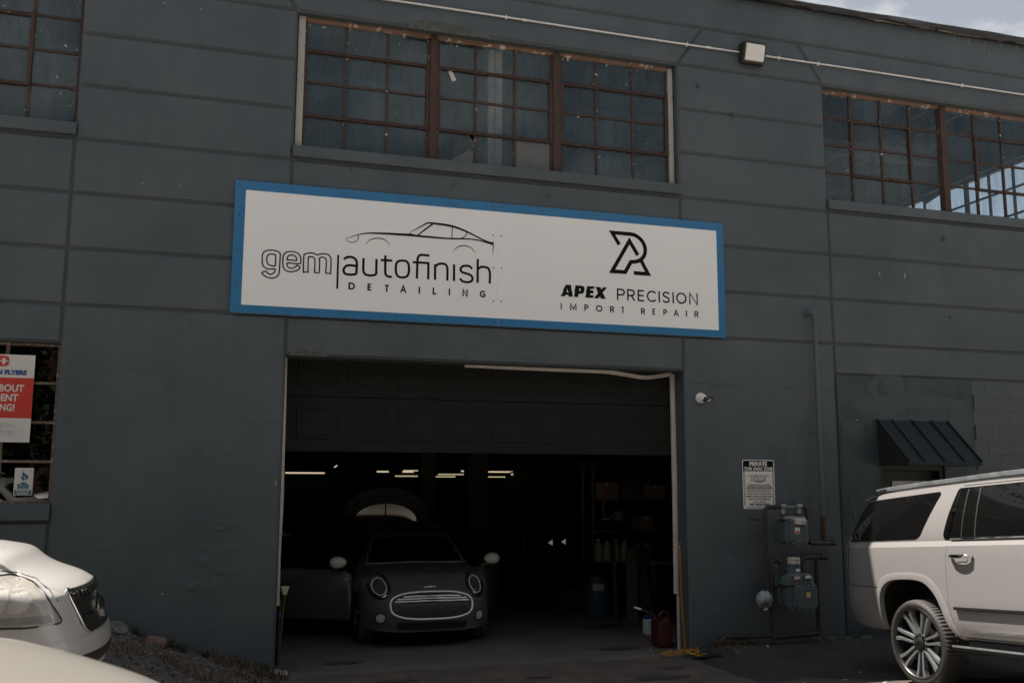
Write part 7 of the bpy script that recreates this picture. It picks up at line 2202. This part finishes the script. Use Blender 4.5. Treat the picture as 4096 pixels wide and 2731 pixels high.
# yellow chain from a hook on the jamb down to a heap on the slab
CH = thing("yellow_chain", (5.55, 0.15, 0), "yellow plastic chain hanging by the right door jamb into a heap on the ground", "chain")
lm = MB(); pts = []
for k in range(16):
    a = 2 * math.pi * k / 16
    pts.append((0.011 * math.cos(a), 0, 0.026 * math.sin(a) + (0.006 if math.sin(a) > 0 else -0.006) * (abs(math.sin(a)) > 0.1)))
lm.tube(pts, 0.0048, 6, closed=True)
lk = build("link", lm, "chain_yellow", CH, sm=60); lme = lk.data
prm = []
for i in range(25):
    z = 1.205 - 0.048 * i
    prm.append(((5.571 - 0.012 * math.sin(i * 0.13), 0.205 - 0.004 * i, z), (0.06 * math.sin(i), 0.05 * math.cos(i * 2), (i % 2) * math.pi / 2 + 0.3)))
rnd = random.Random(11)
path = smooth([(5.55, 0.10, 0.02), (5.48, 0.0, 0.02), (5.36, 0.03, 0.012), (5.24, 0.02, 0.012), (5.19, -0.06, 0.012), (5.26, -0.12, 0.012), (5.38, -0.14, 0.02), (5.50, -0.10, 0.03), (5.47, -0.20, 0.03), (5.56, -0.06, 0.04), (5.60, -0.16, 0.03), (5.52, -0.24, 0.03), (5.44, -0.16, 0.04), (5.56, -0.02, 0.03), (5.66, 0.0, 0.03), (5.58, -0.2, 0.03), (5.48, -0.28, 0.02), (5.60, -0.34, 0.02)], 12)
acc = 0; last = Vector(path[0])
for a, b in zip(path, path[1:]):
    a, b = Vector(a), Vector(b); acc += (b - a).length
    if acc > 0.043:
        acc = 0; d = (b - a).normalized()
        prm.append(((b.x, b.y, b.z + max(0.0, gz(b.x, b.y)) + rnd.uniform(0, 0.02)), (math.pi / 2 + rnd.uniform(-0.3, 0.3), rnd.choice((0, 1.4)) + rnd.uniform(-0.4, 0.4), math.atan2(d.y, d.x) - math.pi / 2)))
for i, (l, r_) in enumerate(prm):
    if i == 0: lk.location = l; lk.rotation_euler = r_
    else: place("link", lme, l, CH, r_)
HK = MB(); HK.tube(smooth([(5.582, 0.205, 1.29), (5.572, 0.205, 1.29), (5.566, 0.205, 1.25), (5.572, 0.205, 1.225), (5.578, 0.205, 1.24)], 3), 0.004, 6); HK.box(5.574, 5.600, 0.195, 0.215, 1.28, 1.30)
build("hook", HK, "chrome", CH, sm=50)

# ================================================================ ground details
def rock(name, c, r, sd, mat, label, rough=0.22, sub_=3, rot=(0, 0, 0), boxy=0.0):
    bm = bmesh.new(); bmesh.ops.create_icosphere(bm, subdivisions=sub_, radius=1)
    for v in bm.verts:
        p = v.co.copy()
        if boxy:
            mx = max(abs(p.x), abs(p.y), abs(p.z)); p = p.lerp(p / mx * 0.82, boxy)
        k = 1 + rough * noise.noise(p * 1.3 + Vector((sd, 0, 0))) + rough * 0.5 * noise.noise(p * 3.1 + Vector((0, sd, 0))) + rough * 0.2 * noise.noise(p * 8 + Vector((0, 0, sd)))
        v.co = Vector((p.x * r[0], p.y * r[1], p.z * r[2])) * k
    me = bpy.data.meshes.new(name); bm.to_mesh(me); bm.free(); me.materials.append(MATS[mat])
    me.shade_smooth(); me.set_sharp_from_angle(angle=R(28))
    o = link(name, me); o.location = c; o.rotation_euler = rot
    return tag(o, label, "rock")
rock("rock", (-0.885, -0.24, 0.585), (0.155, 0.11, 0.075), 3, "grey_rock", "long flat grey rock against the foot of the wall beside the minivan", 0.30, 4, (0.05, 0.30, 0.12))
rock("paving_stone", (-0.485, -0.24, 0.445), (0.115, 0.08, 0.055), 8, "brown_stone", "squarish reddish brown stone against the foot of the wall", 0.10, 4, (0.0, 0.24, 0.05), 0.75)
for (x, y, s_, sd) in ((-0.70, -0.20, 0.022, 1), (-1.02, -0.36, 0.03, 5), (-0.3, -0.5, 0.02, 7)):
    rock("small_stone", (x, y, gz(x, y) + s_ * 0.3), (s_ * 1.3, s_, s_ * 0.7), sd, "grey_rock", {1: "pebble sized pale stone between the two larger stones", 5: "small stone just in front of the long flat rock", 7: "small pale stone on the bank below the brown stone"}[sd], 0.2, 2)
# loose gravel
def pebbles(name, n, fn, smin, smax, mat, label, sd):
    rnd = random.Random(sd); mb = MB()
    base = [(1, 0, 0), (-1, 0, 0), (0, 1, 0), (0, -1, 0), (0, 0, 1), (0, 0, -0.6)]
    fs = [(0, 2, 4), (2, 1, 4), (1, 3, 4), (3, 0, 4), (2, 0, 5), (1, 2, 5), (3, 1, 5), (0, 3, 5)]
    for _ in range(n):
        p = fn(rnd)
        if p is None: continue
        s_ = rnd.uniform(smin, smax) * (2.0 if rnd.random() < 0.04 else 1)
        a = rnd.uniform(0, 6.3); c, s2 = math.cos(a), math.sin(a)
        vs = []
        for b in base:
            k = s_ * rnd.uniform(0.6, 1.2)
            x, y = b[0] * 1.2, b[1] * 0.9
            vs.append((p[0] + k * (x * c - y * s2), p[1] + k * (x * s2 + y * c), p[2] + k * b[2] * 0.7 + s_ * 0.2))
        mb.add(vs, fs)
    return tag(build(name, mb, mat), label, kind="stuff")
def pl(rnd):
    x = rnd.uniform(-2.6, 1.0); y = -abs(rnd.gauss(0, 1.2)) - 0.02
    if y < -3.6: return None
    if x > 0.55 and rnd.random() < 0.6: return None
    return (x, y, gz(x, y) + 0.006)
pebbles("loose_gravel", 5200, pl, 0.006, 0.017, "pebble", "loose grey gravel scattered over the bank at the left", 3)
pebbles("dark_gravel", 3800, pl, 0.006, 0.016, "asphalt", "dark chips of stone among the gravel at the left", 6)
def pr_(rnd):
    x = rnd.uniform(5.5, 9.0); y = -rnd.uniform(0.02, 2.2)
    if rnd.random() < 0.5: y = -abs(rnd.gauss(0, 0.25)) - 0.02
    return (x, y, gz(x, y) + 0.008)
pebbles("asphalt_grit", 900, pr_, 0.003, 0.009, "pebble", "scattered grit on the dark asphalt by the wall", 9)
# grass and weeds
def tuft(name, spots, mat, label, sd, h0, h1, lean=0.5, w=0.004):
    rnd = random.Random(sd); mb = MB()
    for (x, y, n, rad) in spots:
        for _ in range(n):
            px, py = x + rnd.gauss(0, rad), min(-0.01, y + rnd.gauss(0, rad * 0.7))
            z = gz(px, py); h = rnd.uniform(h0, h1); a = rnd.uniform(0, 6.3); l = rnd.uniform(0.1, lean) * h
            dx, dy = math.cos(a) * l, math.sin(a) * l
            if py + dy > -0.01: dy = -abs(dy)
            wx, wy = -math.sin(a) * w, math.cos(a) * w
            mb.add([(px - wx, py - wy, z), (px + wx, py + wy, z), (px + dx * 0.5 + wx, py + dy * 0.5 + wy, z + h * 0.65), (px + dx * 0.5 - wx, py + dy * 0.5 - wy, z + h * 0.65), (px + dx, py + dy, z + h * 0.95)], [(0, 1, 2, 3), (3, 2, 4)])
    return tag(build(name, mb, mat), label, kind="stuff")
rnd = random.Random(2)
sp = [(0.10 + 0.075 * i + rnd.uniform(-.03, .03), -0.10 - rnd.uniform(0, 0.25), 34, 0.05) for i in range(9)] + [(-0.3, -0.9, 60, 0.10), (-0.05, -1.25, 60, 0.12), (0.3, -0.75, 60, 0.10), (-0.7, -1.1, 50, 0.12), (0.5, -0.45, 80, 0.10), (0.35, -1.3, 40, 0.15)]
tuft("dry_grass", sp, "dry_grass", "dry brown grass and weeds at the foot of the wall left of the garage door", 4, 0.03, 0.13, 0.9)
tuft("dry_grass", [(5.86 + 0.06 * i, -0.10 - 0.02 * (i % 3), 60, 0.04) for i in range(8)], "dry_grass", "dry grass clump against the wall between the garage door and the gas pipes", 5, 0.02, 0.09, 1.0)
tuft("green_weeds", [(-0.68, -0.08, 26, 0.03), (-0.34, -0.08, 30, 0.03), (-0.24, -0.10, 26, 0.04), (0.02, -0.08, 22, 0.03), (0.62, -0.06, 26, 0.04), (0.30, -0.06, 16, 0.03), (5.95, -0.05, 14, 0.02)], "green_weed", "small green weeds in the joint between wall and ground", 6, 0.03, 0.12, 0.7, 0.006)
# leaves of the weeds
def leafy(name, spots, n, rad, size, mat, label, sd, hh):
    rnd = random.Random(sd); mb = MB()
    for (x, y) in spots:
        for _ in range(n):
            p = Vector((x + rnd.gauss(0, rad), min(-0.015, y + rnd.gauss(0, rad)), 0)); p.z = gz(p.x, p.y) + rnd.uniform(0.01, hh)
            a = Vector((rnd.uniform(-1, 1), rnd.uniform(-1, 1), rnd.uniform(-0.4, 0.8))).normalized() * size * rnd.uniform(0.5, 1.2)
            b = a.cross(Vector((rnd.uniform(-1, 1), rnd.uniform(-1, 1), 1))).normalized() * size * 0.4
            mb.add([p - a, p - b, p + a, p + b], [(0, 1, 2, 3)])
    return tag(build(name, mb, mat), label, kind="stuff")
leafy("weed_leaves", [(-0.68, -0.07), (-0.34, -0.07), (-0.27, -0.10), (-0.10, -0.07), (0.06, -0.07), (0.60, -0.07), (0.66, -0.12), (0.42, -0.08)], 40, 0.035, 0.012, "green_weed", "tiny leaves of weeds along the foot of the wall", 3, 0.10)
# litter, plate, chunks
m = MB(); m.obox((5.62, -0.33, 0.030), (0.15, -0.06, 0.015), (0.03, 0.09, 0.0), (0, 0, 0.006)); tag(build("steel_plate", m, "plate_steel", bevel=0.002), "dark steel plate lying at the right corner of the garage door", "plate")
SCR = [(6.456, -0.30, 0.030, 0.9, "label_white", "crumpled white paper scrap on the asphalt below the regulator"), (6.16, -0.28, 0.016, 0.2, "paper", "tiny yellowish scrap on the asphalt left of the white one"), (6.71, -1.70, 0.018, 0.4, "label_white", "pale scrap on the asphalt near the suv wheel"), (5.22, 0.35, 0.014, 0.1, "label_white", "tiny white scrap on the floor beside the fuel can")]
for (x, y, s_, a, mt, lb) in SCR:
    o = rock("litter", (x, y, (gz(x, y) if y < 0 else 0) + s_ * 0.4), (s_, s_ * 0.5, s_ * 0.35), a * 10, mt, lb, 0.35, 2, (0.3, 0.5, a)); o["category"] = "litter"
for i, (x, w) in enumerate(((7.28, 0.07), (7.50, 0.10), (7.74, 0.09), (8.02, 0.12))):
    rock("concrete_chunk", (x, -0.07, gz(x, -0.07) + 0.015), (w, 0.05, 0.028), i * 3 + 1, "bare_concrete", "broken kerb fragment at the wall foot, %s from the gas pipes" % ("first", "second", "third", "fourth")[i], 0.25, 3, (0, 0, 0.1 * i))

# ================================================================ across the street, mirrored in the glass
def make_tree(name, H, W, sd, label):
    rnd = random.Random(sd)
    t = thing(name, (0, 0, 0), label, "tree", "trees across the street")
    m = MB(); m.tube(smooth([(0, 0, -0.5), (0.05, 0, H * 0.2), (-0.1, 0.1, H * 0.45), (0.05, 0, H * 0.7)], 4), [0.42 - 0.028 * i for i in range(13)], 9)
    for k in range(7):
        a = k * 0.9; z = H * (0.28 + 0.06 * k)
        m.tube([(0, 0, z), (math.cos(a) * W * 0.35, math.sin(a) * W * 0.35, z + H * 0.14), (math.cos(a) * W * 0.6, math.sin(a) * W * 0.6, z + H * 0.22)], [0.16, 0.09, 0.03], 6)
    build("trunk", m, "bark", t, sm=60, local=True)
    mb = MB(); cl = []
    for _ in range(120):
        a = rnd.uniform(0, 6.3); r = W * math.sqrt(rnd.random()) * 0.8; z = H * rnd.uniform(0.10, 0.93)
        k = math.sin(min(1, max(0.1, (z / H - 0.12) / 0.86)) * math.pi) ** 0.5
        cl.append((Vector((math.cos(a) * r * k, math.sin(a) * r * k, z)), rnd.uniform(0.7, 1.25)))
    for c, r in cl:
        for _ in range(105):
            d = Vector((rnd.gauss(0, 1), rnd.gauss(0, 1), rnd.gauss(0, 0.8))).normalized() * r * rnd.uniform(0.5, 1.05)
            p = c + d; s_ = rnd.uniform(0.08, 0.17)
            a = Vector((rnd.gauss(0, 1), rnd.gauss(0, 1), rnd.gauss(0, 0.6))).normalized() * s_
            b = a.cross(Vector((rnd.gauss(0, 1), rnd.gauss(0, 1), rnd.gauss(0, 1)))).normalized() * s_ * 0.7
            mb.add([p - a, p - b, p + a, p + b], [(0, 1, 2, 3)])
    mb.keep = True
    build("crown", mb, "leaf", t, local=True)
    return t
tr = make_tree("street_tree", 9.7, 2.9, 4, "broad leafy green tree across the street")
SPOT = [(-31 + 4.1 * i, -15.0 + 0.5 * math.sin(i * 2.3), 1.0 + 0.05 * math.sin(i * 1.7), i * 1.3) for i in range(16)]
for i, (x, y, s_, a) in enumerate(SPOT):
    if i == 0: c = tr
    else:
        c = tr.copy(); COL.objects.link(c)
        for ch in list(tr.children):
            d = ch.copy(); COL.objects.link(d); d.parent = c
    c.location = (x, y, gz(x, y) - 0.1); c.scale = (s_, s_, s_); c.rotation_euler = (0, 0, a)
    c["label"] = "broad leafy green tree across the street"

BB = thing("brick_building", (0, -26, 0), "low red brick building behind the trees across the street", "building")
m = MB(); m.box(-34, 34, -34, -23, -0.5, 8.0); build("wall", m, "brick_wall", BB)
m = MB(); m.box(-34.2, 34.2, -34.2, -22.8, 8.003, 8.3); build("parapet", m, "pale_concrete", BB)
wm = MB(); wm.box(-0.7, 0.7, -0.06, 0.02, -0.9, 0.9)
wo = None
for i in range(16):
    for z in (2.2, 5.6):
        if wo is None: wo = build("window", wm, "tinted_glass", BB); wo.location = (-31 + 4.1 * i, -23, z)
        else: place("window", wo.data, (-31 + 4.1 * i, -23, z), BB)
